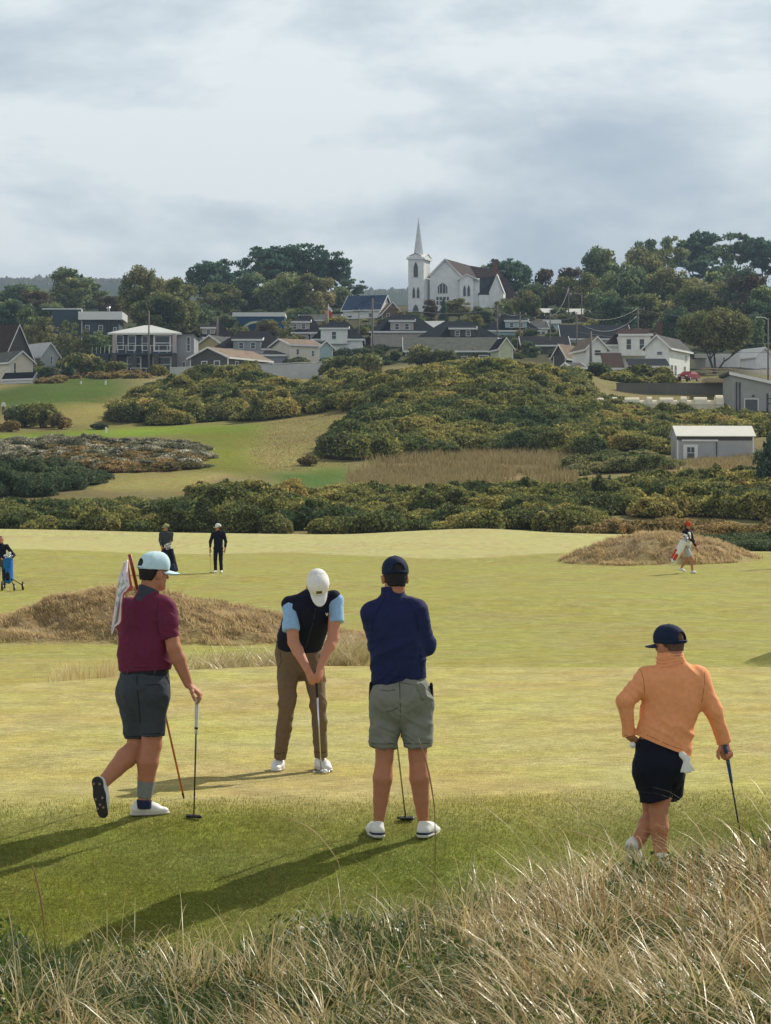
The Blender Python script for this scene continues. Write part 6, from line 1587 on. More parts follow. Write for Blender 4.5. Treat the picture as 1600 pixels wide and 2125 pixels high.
house('little shed with a steep dark gable and tan roof beside the scrub', 1146, 1176, 738, 716, 752, 408, 6, 'gy', -32, 2.3, W_dgrey, R_tan, name='shed', cat='shed')
# white house complex at the right
house('brown-roofed main block of the rambling white house with a wide white dormer', 1262, 1392, 716, 682, 775, 398, 12, 'hip', 0, None, W_white, R_brown, rl=.5, dormers=((-.20, 5.0, -.50, 3.0, 2),), chim=((.78, .5, .9, .7),), group=G_H)
house('white gabled wing with one dark window at the left of the rambling white house', 1214, 1262, 722, 700, 756, 382, 7, 'gy', 14, 3.4, W_white, R_tan, wins=((.1, .55, 1.0, .8),), group=G_H)
house('white gabled wing with tiny window and long sunlit side in front of the red car', 1338, 1390, 720, 697, 785, 378, 11, 'gy', -24, 3.9, W_white, R_grey, wins=((.2, .75, .8, .45),), sidewins=((.12, .1, .8, 1.6, 1), (.3, .1, .8, 1.6, 1), (.75, .15, .8, 1.5, 1), (.8, .62, .5, 1.0, 1)), group=G_H)
house('black lean-to roof on the front of the rambling white house', 1312, 1384, 762, 744, 785, 368, 5, 'shed', 0, None, W_white, R_navy, name='porch', cat='porch')
house('brown lean-to roof beside the left wing of the rambling white house', 1258, 1290, 766, 732, 785, 370, 5, 'shed', 0, None, W_white, R_brown, name='porch', cat='porch')
house('small white shed with a grey roof beside the scrub, left of the white houses', 1188, 1214, 763, 755, 792, 352, 4, 'gx', 22, 2.0, W_white, R_grey, over=.25, name='shed', cat='shed')
# trailer under the tree
def trailer():
    D = 425; r = empty('camping_trailer', P(1490, 768, D), 0, 'white camping trailer parked behind the round tree', 'trailer')
    m = MB(); m.box(-3.9, 3.9, 0, 2.3, .5, 2.9); m.build('body', W_white, r)
    for x in (-2.6, .8): window(r, x, 1.6, .8, .6, 0)
    m = MB(); m.box(-3.7, 3.7, .003, .1, 1.05, 1.15); 
    tb = [(-.5, .2, .35), (.5, .2, .35)]
    for x, y, z in tb:
        V, f = tube_np([(x, y-.15, z), (x, y+.15, z)], .35, 14); mm = MB(); mm.add(V, f); mm.build('wheel', M['dark_metal'], r)
    m = MB(); m.box(.25, .95, -.03, -.002, .6, 2.5); m.build('door', M['trim'], r)
    house('low beige garage left of the camping trailer', 1446, 1464, 742, 739, 768, 422, 4, 'flat', 0, None, W_beige, R_grey, name='garage', cat='garage')
    house('white steep-gabled building mostly hidden by the trees at the right edge', 1574, 1596, 738, 722, 765, 430, 7, 'gy', 25, 3.4, W_white, R_pale, name='building', cat='building')
trailer()

# ------------------------------------------------------------------ church
def church():
    D = 560; s = F/D; g = P(960, 655, D)
    r = empty('church', g, 0, 'white wooden church with a tall needle steeple above the town', 'church')
    X = lambda px: (px-960)/s
    Z = lambda py: (655-py)/s
    wh = siding('church_clapboard', (.74, .75, .76), .3, .4)
    # nave: front gable 888..953, roof running back to the right
    x0, x1 = X(892), X(955); xm = (x0+x1)/2; ze, zr = Z(572), Z(539)
    L = 17.0; dx = 6.8                                # the nave runs back and to the right
    def Q(x, t, z): return (x+dx*t*1.0, L*t, z)
    w = MB(); w.poly([(x0, 0, -3), (x1, 0, -3), (x1, 0, ze), (xm, 0, zr), (x0, 0, ze)]); w.poly([Q(x1, 0, -3), Q(x1, 1, -3), Q(x1, 1, ze), Q(x1, 0, ze)]); w.poly([Q(x0, 1, -3), Q(x0, 0, -3), Q(x0, 0, ze), Q(x0, 1, ze)]); w.poly([Q(x1, 1, -3), Q(x0, 1, -3), Q(x0, 1, ze), Q(xm, 1, zr), Q(x1, 1, ze)])
    w.build('nave_wall', wh, r)
    rf = MB(); o = .5; sl = (zr-ze)/((x1-x0)/2)
    rf.slab([Q(xm, -.02, zr+.25), Q(x1+o, -.02, ze-o*sl+.25), Q(x1+o, 1.25, ze-o*sl+.25), Q(xm, 1.25, zr+.25)], .22); rf.slab([Q(xm-.003, -.02, zr+.25), Q(xm-.003, 1.25, zr+.25), Q(x0-o, 1.25, ze-o*sl+.25), Q(x0-o, -.02, ze-o*sl+.25)], .22)
    # long lower roof sweeping down to the right
    rf.poly([Q(xm, .9, zr+.23), (X(1040), 14, Z(548)), (X(1082), 18, Z(612)), (X(1050), 16, Z(616)), (x1+6, 9, ze-2)])
    rf.slab([(X(1000), 16, Z(541)), (X(1042), 16, Z(545)), (X(1084), 10, Z(612)), (X(1010), 10, Z(612))], .2)
    roof = rf.build('roof', roofing('church_roof', (.070, .055, .057)), r)
    tr = MB()
    for sg, xe in ((1, x1+o), (-1, x0-o)): tr.slab([(xm, -.55, zr+.32), (xe, -.55, ze-o*sl+.32), (xe, -.35, ze-o*sl+.32), (xm, -.35, zr+.32)], .38)
    tr.build('bargeboard', M['trim'], r)
    # right transept block (953..992) with curved little gable and the steep side porch
    b = MB(); xa, xb = X(953), X(982); zt = Z(580); b.box(xa+.02, xb, -1.6, 8, -3, zt); b.poly([(xa+.02, -1.6, zt), (xb, -1.6, zt), ((xa+xb)/2, -1.6, zt+.9)]); b.build('transept_wall', wh, r)
    b = MB(); b.slab([(xa-.3, -2, zt-.05), ((xa+xb)/2, -2, zt+1.15), ((xa+xb)/2, 6, zt+1.15), (xa-.3, 6, zt-.05)], .25); b.slab([(xb+1.4, -2, zt-.25), ((xa+xb)/2+.003, -2, zt+1.15), ((xa+xb)/2+.003, 6, zt+1.15), (xb+1.4, 6, zt-.25)], .25); b.build('transept_roof', M['trim'], r)
    b = MB(); b.box(X(982)+.01, X(995), -.8, 6, -3, Z(578)); b.build('side_bay', wh, r)
    # dark steep roof and white gable 992..1048
    xa, xb = X(992), X(1020); b = MB(); b.slab([(xa, -1.2, Z(612)), (X(1018), -1.2, Z(612)), (X(1030), 2, Z(571)), (xa+.5, 3.5, Z(572))], .3); b.build('side_roof', roofing('church_dark_roof', (.035, .042, .052)), r)
    b = MB(); b.poly([(X(1015), -1.7, -3), (X(1045), 1.2, -3), (X(1045), 1.2, Z(607)), (X(1031), -.1, Z(572)), (X(1015), -1.7, Z(607))]); b.box(X(994), X(1015), -1.4, 4, -3, Z(613)); b.poly([(X(1045), 1.2, -3), (X(1052), 7, -3), (X(1052), 7, Z(608)), (X(1045), 1.2, Z(608))]); b.build('side_gable_wall', wh, r)
    b = MB(); b.slab([(X(1031), -.5, Z(569)), (X(1048), 1.1, Z(609)), (X(1050), 1.6, Z(609)), (X(1033), .1, Z(569))], .4); b.slab([(X(1031), -.5, Z(569)), (X(1014), -2.1, Z(608)), (X(1015), -1.7, Z(608)), (X(1032), -.1, Z(569))], .4); b.build('side_bargeboard', M['trim'], r)
    b = MB(); b.box(X(1027), X(1036), 9, 10.2, Z(600), Z(532)); b.box(X(1026), X(1037), 8.9, 10.3, Z(532)+.003, Z(530)); b.build('chimney', M['bricks'], r)
    # tower
    t0, t1 = X(847), X(879); d = (t1-t0); t2 = X(893)
    b = MB(); b.poly([(t0, -2, -4), (t1, -2, -4), (t1, -2, Z(540)), (t0, -2, Z(540))]); b.poly([(t1, -2, -4), (t2, 2.2, -4), (t2, 2.2, Z(540)), (t1, -2, Z(540))]); b.poly([(t2, 2.2, -4), (t0+1.5, 2.2, -4), (t0+1.5, 2.2, Z(540)), (t2, 2.2, Z(540))]); b.poly([(t0+1.5, 2.2, -4), (t0, -2, -4), (t0, -2, Z(540)), (t0+1.5, 2.2, Z(540))])
    b.build('tower', wh, r)
    cx_, cy_ = X(868.5), .1
    b = MB(); b.slab([(t0-.45, -2.4, Z(537)), (t1+.25, -2.4, Z(537)), (t2+.5, 2.5, Z(537)), (t0+1.2, 2.6, Z(537))], .38); 
    b.build('cornice', M['trim'], r)
    b = MB()
    for (a, c) in (((t0-.3, -2.3), (t1+.1, -2.3)), ((t1+.1, -2.3), (t2+.35, 2.4))):      # small gables round the foot of the spire
        am = ((a[0]+c[0])/2, (a[1]+c[1])/2); b.poly([(a[0], a[1], Z(537)), (c[0], c[1], Z(537)), (am[0], am[1], Z(529))])
    b.build('spire_gable', wh, r)
    b = MB()
    for (a, c) in (((t0-.5, -2.45), (t1+.2, -2.45)), ((t1+.2, -2.45), (t2+.5, 2.5))):
        am = ((a[0]+c[0])/2, (a[1]+c[1])/2)
        b.poly([(a[0], a[1], Z(536.5)+.1), (am[0], am[1], Z(528)+.1), (cx_, cy_, Z(528)+.1)]); b.poly([(c[0], c[1], Z(536.5)+.1), (am[0], am[1], Z(528)+.1), (cx_, cy_, Z(528)+.1)])
    b.build('spire_skirt', M['trim'], r)
    b = MB(); n = 8; rr = 11.0/s
    for i in range(n):
        a0, a1 = 2*math.pi*(i+.5)/n, 2*math.pi*(i+1.5)/n; z0 = Z(530)
        b.poly([(cx_+rr*math.cos(a0), cy_+rr*math.sin(a0), z0), (cx_+rr*math.cos(a1), cy_+rr*math.sin(a1), z0), (cx_+.03*math.cos(a1), cy_+.03*math.sin(a1), Z(453)), (cx_+.03*math.cos(a0), cy_+.03*math.sin(a0), Z(453))])
    b.build('spire', mat_simple('spire_white', (.58, .60, .62), .7, .08, .8), r)
    tube('finial', [(cx_, cy_, Z(454)), (cx_, cy_, Z(450))], [.05, .03], M['trim'], r, ns=6)
    # pointed windows
    def lancet(px, py0, py1, wpx, y, frame_w=.12, sub=1, slope=0.):
        w_ = wpx/s/2; zz0, zz1 = Z(py1), Z(py0); zs = zz1-(zz1-zz0)*.38
        def outline(k, y_): return [(X(px)-w_*k, y_, zz0-(k-1)*w_), (X(px)+w_*k, y_, zz0-(k-1)*w_), (X(px)+w_*k, y_, zs), (X(px)+w_*.55*k, y_, zs+(zz1-zs)*.62*k), (X(px), y_, zz1+(k-1)*w_*1.6), (X(px)-w_*.55*k, y_, zs+(zz1-zs)*.62*k), (X(px)-w_*k, y_, zs)]
        f = MB(); f.slab(outline(1.28, y-.05), .1, (0, 1, 0)); f = f.build('window', M['trim'], r)
        p = MB(); p.slab(outline(1.0, y-.07), .05, (0, 1, 0)); p.build('pane', M['pane'], f)
        return f
    for px in (858.5, 867.5): lancet(px, 597, 620, 5.5, -2.05)
    lancet(862.5, 633, 662, 12, -2.05)
    lancet(862.5, 545, 577, 9, -2.04)
    for px in (963.5, 972): lancet(px, 593, 616, 5.5, -1.65)
    f = lancet(918.5, 587, 609, 20, -.05)
    for q in (912, 918.5, 925): 
        m = MB(); m.box(X(q)-.05, X(q)+.05, -.2, -.13, Z(609), Z(594 if q != 918.5 else 589)); m.build('mullion', M['trim'], f)
    wf = window(r, X(918.5), Z(633), 26/s, (633-616)/s, 0)
    for q in (911, 918.5, 926): m = MB(); m.box(X(q)-.09, X(q)+.09, -.13, -.075, Z(633), Z(616)); m.build('mullion', M['trim'], wf)
church()

# ------------------------------------------------------------------ walls, vault covers, shed, garage building at the right
def right_side():
    D = 332; r = empty('retaining_wall', P(1400, 840, D), 0, 'long dark weathered concrete retaining wall below the red car', 'wall')
    s = F/D; m = MB(); m.box((1280-1400)/s, (1521-1400)/s, 0, .5, -1.5, (840-797)/s); m.build('wall_face', W_conc, r)
    m = MB(); m.box((1280-1400)/s-.05, (1521-1400)/s, -.06, .56, (840-797)/s+.003, (840-794.5)/s); m.build('coping', W_conc, r)
    # timber deck and railing on top
    D2 = 331; s2 = F/D2; r = empty('timber_deck', P(1495, 800, D2), 0, 'weathered timber deck with railings on the end of the retaining wall', 'deck')
    m = MB(); m.box(-2.2, 2.0, -1.6, 3, .35, .95); m.build('deck_floor', W_tan, r)
    for x in (-1.9, -.6, .7, 1.9): m = MB(); m.box(x-.06, x+.06, -1.55, -1.43, .953, 2.35); m.build('post', W_tan, r)
    for z in (1.35, 1.8, 2.2): m = MB(); m.bar((-2.3, -1.6, z+.12), (2.0, -1.6, z-.10), .06, .13); m.build('rail', W_tan, r)
    m = MB(); m.bar((-2.2, 2.5, 2.5), (2.0, 2.5, 2.4), .06, .14); m.build('rail', W_tan, r)
    # grey building at the right edge
    D = 318; s = F/D; r = empty('utility_building', P(1520, 858, D), 0, 'grey concrete building with sloping roof and dark doorway at the right edge', 'building')
    X = lambda q: (q-1520)/s
    Z = lambda q: (858-q)/s
    m = MB(); m.poly([(0, 0, -1.5), (X(1680), 0, -1.5), (X(1680), 0, Z(812)), (0, 0, Z(775))]); m.poly([(0, 9, -1.5), (0, 0, -1.5), (0, 0, Z(775)), (0, 9, Z(775))]); m.poly([(X(1680), 9, -1.5), (0, 9, -1.5), (0, 9, Z(775)), (X(1680), 9, Z(812))]); m.build('wall', mat_simple('render_grey', (.34, .35, .34), .9, .12, .5, .2, 8), r)
    m = MB(); m.slab([(-.5, -.5, Z(771)), (X(1680), -.5, Z(808)), (X(1680), 9.5, Z(808)), (-.5, 9.5, Z(771))], .3); m.build('roof', R_grey, r)
    m = MB(); m.slab([(-.5, -.56, Z(771)-.02), (X(1680), -.56, Z(808)-.02), (X(1680), -.503, Z(808)-.02), (-.5, -.503, Z(771)-.02)], .42); m.build('fascia', M['trim'], r)
    m = MB(); m.box(X(1546), X(1572), -.08, -.002, Z(856), Z(829)); d_ = m.build('doorway', M['pane'], r)
    m = MB(); m.box(X(1544), X(1546)-.003, -.12, -.002, Z(857), Z(827)); m.box(X(1572)+.003, X(1574), -.12, -.002, Z(857), Z(827)); m.box(X(1546), X(1572), -.12, -.002, Z(829)+.003, Z(827)); m.build('door_frame', M['trim'], r)
    for q in (1528, 1535): tube('downpipe', [(X(q), -.2, -1), (X(q), -.2, Z(793))], .09, M['dark_metal'], r, ns=6)
    tube('gate_post', [(X(1589), -1.5, -1), (X(1589), -1.5, Z(818))], .14, M['dark_metal'], r, ns=8)
    m = MB(); m.box(X(1591), X(1660), -1.55, -1.45, Z(829), Z(827)); m.box(X(1591), X(1660), -1.55, -1.45, Z(840), Z(838)); m.build('gate_rail', M['dark_metal'], r)
    tube('wall_lamp', [(X(1563), -.25, Z(822)), (X(1563), 0, Z(821))], .13, M['dark_metal'], r, ns=8)
    # row of cream vault covers: a long low barrel tunnel with humps
    D = 306; s = F/D; r = empty('tunnel_cover', P(1340, 850, D), 0, 'long row of low cream barrel-vaulted covers in front of the retaining wall', 'tunnel cover')
    cm = mat_simple('cream_fibreglass', (.66, .60, .45), .45, .1, 1.5)
    def vault(pa, pb, rad, z, nm, y=0.):
        m = MB(); n = 12; xa, xb = (pa-1340)/s, (pb-1340)/s
        pr = [(rad*math.cos(math.pi*i/n), rad*math.sin(math.pi*i/n)) for i in range(n+1)]
        rings = [(xa, 1.0), (xb, 1.0)]
        for i in range(n):
            m.poly([(xa, y+pr[i][0], z+pr[i][1]), (xb, y+pr[i][0], z+pr[i][1]), (xb, y+pr[i+1][0], z+pr[i+1][1]), (xa, y+pr[i+1][0], z+pr[i+1][1])])
        for xx in (xa, xb): m.poly([(xx, y+a, z+b_) for a, b_ in pr]+[(xx, y-rad, -1.0), (xx, y+rad, -1.0)])
        m.poly([(xa, y-rad, z), (xb, y-rad, z), (xb, y-rad, -1.0), (xa, y-rad, -1.0)]); return m.build(nm, cm, r, True)
    vault(1180, 1496, .85, .35, 'tunnel')
    for a, b_, rr in ((1196, 1206, 1.15), (1228, 1252, 1.12), (1270, 1280, 1.2), (1296, 1326, 1.15), (1342, 1352, 1.25), (1368, 1396, 1.15), (1412, 1424, 1.28), (1440, 1466, 1.2), (1484, 1499, 1.45)): vault(a, b_, rr, .38, 'vault_hump')
    m = MB(); m.box((1200-1340)/s, (1500-1340)/s, -1.62, -1.56, .5, .56); m.build('hand_rail', M['wire'], r)
    # shed
    D = 247; s = F/D; r = empty('garden_shed', P(1488, 962, D), math.radians(4), 'grey clapboard shed with cream metal roof and a glazed white door', 'shed')
    X = lambda q: (q-1488)/s
    Z = lambda q: (962-q)/s
    sd = siding('shed_clapboard', (.43, .44, .455), .17, 1.0)
    x0, x1 = X(1404), X(1565); dp = 3.4; ze = Z(904); zr = ze+.95
    m = MB(); 
    for (a, b_) in (((x0, 0), (x1, 0)), ((x1, 0), (x1, dp)), ((x1, dp), (x0, dp)), ((x0, dp), (x0, 0))): m.poly([(a[0], a[1], -1), (b_[0], b_[1], -1), (b_[0], b_[1], ze), (a[0], a[1], ze)])
    for xx in (x0, x1): m.poly([(xx, 0, ze), (xx, dp, ze), (xx, dp/2, zr)])
    m.build('wall', sd, r)
    m = MB(); m.slab([(x0-.15, -.25, ze-.03), (x1+.2, -.25, ze-.03), (x1+.2, dp/2, zr+.12), (x0-.15, dp/2, zr+.12)], .07); m.slab([(x0-.15, dp+.25, ze-.03), (x0-.15, dp/2+.003, zr+.12), (x1+.2, dp/2+.003, zr+.12), (x1+.2, dp+.25, ze-.03)], .07); m.build('roof', R_white, r)
    m = MB(); m.box(x0-.03, x0+.14, -.04, -.002, -1, ze-.45); m.box(x1-.12, x1+.03, -.04, -.002, -1, ze-.1); m.box(x0+.14, x1-.12, -.05, -.002, ze-.10, ze-.04); m.build('corner_board', M['trim'], r)
    m = MB(); m.box(x0, x1, -.035, -.003, ze-.50, ze-.1); m.build('frieze', W_dgrey, r)
    m = MB(); m.box(X(1414), X(1490), -.16, -.04, Z(916), Z(912.5)); m.build('door_track', M['trim'], r)
    m = MB(); m.box(X(1417), X(1447.5), -.09, -.003, Z(962), Z(923)); dr = m.build('door', M['trim'], r)
    m = MB(); m.box(X(1425), X(1440), -.11, -.092, Z(952), Z(928)); wn_ = m.build('door_window', M['pane'], dr)
    m = MB(); m.box(X(1425), X(1440), -.125, -.112, Z(940.5), Z(939.5)); m.box(X(1432), X(1433), -.125, -.112, Z(939.3), Z(928)); m.build('glazing_bar', M['trim'], dr)
    m = MB(); m.box(X(1486), X(1488), -.07, -.003, Z(960), Z(917)); m.build('sliding_panel_edge', M['dark_metal'], r)
    m = MB(); m.box(x1+.004, x1+.06, .3, 1.1, ze-1.0, ze-.2); m.build('side_opening', M['dark_metal'], r)
    # long white wall at the town's edge
    D = 386; s = F/D; r = empty('boundary_wall', P(525, 790, D), 0, 'long smooth white boundary wall below the charcoal house', 'wall')
    m = MB(); xs = [352, 440, 560, 640, 720]; tops = [764, 761, 757, 754, 750]
    for i in range(4):
        a, b_ = (xs[i]-525)/s, (xs[i+1]-525)/s; m.poly([(a, 0, -2), (b_, 0, -2), (b_, 0, (790-tops[i+1])/s), (a, 0, (790-tops[i])/s)]); m.poly([(a, 0, (790-tops[i])/s), (b_, 0, (790-tops[i+1])/s), (b_, .4, (790-tops[i+1])/s), (a, .4, (790-tops[i])/s)]); m.poly([(b_, .4, -2), (a, .4, -2), (a, .4, (790-tops[i])/s), (b_, .4, (790-tops[i+1])/s)])
    m.poly([((352-525)/s, .4, -2), ((352-525)/s, 0, -2), ((352-525)/s, 0, 26/s), ((352-525)/s, .4, 26/s)])
    m.build('wall_face', W_conc2, r)
    m = MB(); m.bar(((352-525)/s, -.05, (790-763)/s), ((720-525)/s, -.05, (790-749)/s), .12, .10); m.build('coping', M['trim'], r)
    # red car
    D = 352; s = F/D; g = P(1429, 791, D); r = empty('parked_car', g, math.radians(-32), 'small red car parked above the retaining wall', 'car')
    red = mat_simple('car_paint_red', (.25, .012, .018), .35, .05, 2); 
    prof = [(-1.95, .35), (-2.0, .75), (-1.85, .95), (-1.0, 1.02), (-.45, 1.42), (.75, 1.45), (1.45, 1.08), (1.95, 1.0), (2.0, .6), (1.95, .35)]
    def hull(prf, w0, w1, nm, mt, zc):
        m = MB(); n = len(prf); f = lambda z: w0 if z <= zc else w1
        A = [(-f(z), x, z) for x, z in prf]; B = [(f(z), x, z) for x, z in prf]; m.poly(A[::-1]); m.poly(B)
        for i in range(n): j = (i+1) % n; m.poly([A[i], A[j], B[j], B[i]])
        o = m.build(nm, mt, r); bv = o.modifiers.new('b', 'BEVEL'); bv.width = .06; bv.segments = 2; return o
    hull(prof, .88, .68, 'body', red, 1.09)
    hull([(-.98, 1.0), (-.50, 1.36), (-.47, 1.38), (-.96, 1.04)], .70, .64, 'windscreen', M['pane'], 1.1)
    for sx in (-1, 1): m = MB(); m.slab([(sx*.80, -.75, 1.08), (sx*.70, -.42, 1.36), (sx*.70, .72, 1.38), (sx*.80, 1.25, 1.1)], .03, (sx*1, 0, .3)); m.build('side_window', M['pane'], r)
    for sx in (-1, 1):
        for y in (-1.28, 1.25): V, f = tube_np([(sx*.72, y, .33), (sx*.90, y, .33)], .33, 16); m = MB(); m.add(V, f); w_ = m.build('wheel', M['dark_metal'], r); V, f = tube_np([(sx*.902, y, .33), (sx*.92, y, .33)], .2, 12); m = MB(); m.add(V, f); m.build('rim', M['steel'], w_)
        m = MB(); m.box(sx*.62-.17, sx*.62+.17, -2.03, -1.96, .62, .78); m.build('headlight', M['trim'], r)
    m = MB(); m.box(-.55, .55, -2.02, -1.97, .40, .58); m.build('grille', M['dark_metal'], r); m = MB(); m.box(-.25, .25, -2.05, -2.022, .44, .55); m.build('number_plate', M['trim'], r)
right_side()

# ------------------------------------------------------------------ poles, wires, flag
POLES = {}
def pole(key, px, top, D, base, label, arm=1, rad=.14, trans=False):
    g = P(px, base, D); h = (base-top)*D/F
    r = empty('utility_pole', g, 0, label, 'utility pole', 'utility poles of the town')
    tube('post', [(0, 0, -2), (0, 0, h)], [rad*1.2, rad*.85], M['timber_pole'], r, ns=8)
    for i in range(arm): m = MB(); m.box(-1.2, 1.2, -.1, .02, h-.6-i*.9, h-.45-i*.9); m.build('crossarm', M['timber_pole'], r); 
    if arm:
        for x in (-1.1, 0, 1.1): tube('insulator', [(x, -.04, h-.45), (x, -.04, h-.2)], .06, M['trim'], r, ns=6)
    if trans: tube('transformer', [(.35, -.1, h-2.4), (.35, -.1, h-1.5)], .26, M['wire'], r, ns=10)
    POLES[key] = Vector(g)+Vector((0, 0, h))
pole('a', 309, 645, 398, 780, 'bare grey pole standing in front of the large balconied house', 0)
pole('b', 773, 619, 440, 745, 'tall wooden pole standing below the blue-roofed house', 0, .17)
pole('c', 677, 641, 500, 700, 'slim pole beside the small flag in the town', 0, .09)
pole('d', 451, 658, 478, 712, 'short thick pole in front of the hip-roofed house by the olive trees', 0, .2)
pole('e', 1032, 634, 450, 745, 'wooden pole with crossarm just right of the church, behind the green shed', 2, .13, True)
pole('f', 1079, 647, 455, 740, 'wooden pole with wires fanning out, right of the blue-grey hip roof', 1, .13)
pole('g', 1142, 650, 450, 745, 'thin wooden pole beside the pale teal house', 1, .11)
pole('h', 1180, 594, 540, 660, 'pole with transformer in front of the brick hall', 1, .13, True)
pole('i', 1207, 606, 545, 655, 'pole behind the brick hall near the green trees', 0, .12)
pole('j', 1197, 648, 430, 750, 'leaning-looking pole left of the white gabled wing', 1, .11)
pole('k', 1226, 688, 372, 760, 'short stout pole directly in front of the white gabled wing', 0, .2)
pole('l', 1324, 636, 452, 700, 'pole rising behind the brown roof of the white house', 2, .15)
pole('m', 1594, 660, 380, 800, 'lamp post pole at the right edge', 0, .13)
pole('n', 745, 640, 470, 722, 'grey pole left of the tall wooden pole', 1, .11)
def wire(a, b, sag, label, dz=0., dx=0.):
    A, B = Vector(a)+Vector((dx, 0, dz)), Vector(b)+Vector((dx, 0, dz))
    pts = [A.lerp(B, t)-Vector((0, 0, sag*4*t*(1-t))) for t in [i/10 for i in range(11)]]
    o = tube('power_line', [p-A for p in pts], .035, M['wire'], ns=4); o.location = A; tag(o, label, 'power line', 'power lines over the town')
lk = P(1620, 640, 420); lw = P(560, 640, 460)
for i, (a, b, sg, dz, lb) in enumerate((('l', 'j', 1.6, -.3, 'upper wire from the pole behind the brown roof to the pole by the white wing'), ('l', 'j', 2.4, -1.6, 'lower wire sagging from behind the brown roof to the pole by the white wing'),
                          ('j', 'g', .8, -.5, 'wire between the white wing pole and the teal house pole'), ('g', 'f', 1.0, -.5, 'wire between the teal house pole and the fan of wires'), ('g', 'f', 1.6, -1.5, 'lower wire into the fan of wires'),
                          ('f', 'e', .7, -.5, 'wire from the fan of wires to the pole right of the church'), ('e', 'b', 1.5, -.6, 'long wire from the church pole to the tall wooden pole'), ('b', 'n', .8, -1., 'wire between the tall wooden pole and the grey pole'),
                          ('h', 'g', 1.5, -.5, 'wire coming down from the transformer pole in front of the brick hall'), ('i', 'h', .5, -.4, 'short wire near the brick hall'))):
    wire(POLES[a], POLES[b], sg, lb, dz)
wire(POLES['l'], lk, 1.5, 'wire from the pole behind the brown roof out of the right edge', -.4); wire(POLES['j']+Vector((0, 0, -3.5)), lk+Vector((0, 0, -6)), 1.0, 'low wire crossing in front of the white gabled wings'); wire(POLES['j']+Vector((0, 0, -5.0)), lk+Vector((0, 0, -7.5)), 1.0, 'lowest wire crossing in front of the white gabled wings')
tube('lamp_arm', [(0, 0, 0)]*1+[(-.4, 0, .35), (-1.2, 0, .5), (-1.9, 0, .45)], [.05, .05, .05, .12], M['trim'], [o for o in bpy.data.objects if o.name.startswith('utility_pole') and 'lamp post' in o['label']][0]).location = (0, 0, 10.3)
def town_flag():
    D = 500; r = empty('flagpole', P(681, 695, D), 0, 'small red and white flag on a pole among the roofs', 'flagpole')
    tube('pole', [(0, 0, -1), (0, 0, 6.4)], .06, M['trim'], r, ns=6)
    m = MB(); m.slab([(.05, 0, 6.1), (.9, .1, 4.9), (.6, .05, 3.4), (.05, 0, 4.0)], .03, (0, 1, 0)); m.build('flag', M['red_cloth'], r)
    m = MB(); m.slab([(.05, -.04, 6.15), (1.0, .06, 5.0), (.75, .02, 4.7), (.05, -.04, 5.4)], .03, (0, 1, 0)); m.build('flag_band', M['trim'], r)
town_flag()

# ------------------------------------------------------------------ trees
for k_, a in {'pineA': dict(mat=L_pine, seed=1, H=13, W=12, flat=.5, clumps=46, base=.30, leaf=.30, spread=.6, sparse=.12, clr=.8), 'pineB': dict(mat=L_pine, seed=2, H=12, W=9, flat=.55, clumps=38, base=.28, leaf=.28, lean=.5, sparse=.12, clr=.8), 'pineC': dict(mat=L_tree, seed=12, H=12, W=11, flat=.5, clumps=34, base=.34, leaf=.28, lean=-.4, sparse=.22, clr=.75),
          'oliveA': dict(mat=L_treeolive, seed=3, H=11, W=9, clumps=46, base=.12, leaf=.24, flat=.85), 'oliveB': dict(mat=L_treeolive, seed=4, H=9, W=8, clumps=40, base=.12, leaf=.24), 'darkA': dict(mat=L_tree, seed=5, H=10, W=9, clumps=48, base=.12, leaf=.26), 'darkB': dict(mat=L_tree, seed=6, H=9, W=10, clumps=46, base=.10, leaf=.26, flat=.7),
          'rust': dict(mat=L_rust, seed=7, H=7, W=7, clumps=36, base=.1, leaf=.24), 'bright': dict(mat=L_bright, seed=8, H=8, W=8, clumps=40, base=.12, leaf=.24), 'dome': dict(mat=L_treeolive, seed=9, H=9, W=12, clumps=70, base=.38, leaf=.20, flat=.8, multi=5, trunk=.45, clr=.85, spread=.7, sparse=-.3),
          'thin': dict(mat=L_treeolive, seed=10, H=11, W=6, clumps=26, base=.2, leaf=.22, clr=.85)}.items():
    tree_proto(k_, **a)
conifer_proto('spruce', L_pine, 11)
TG = 'trees behind the town'
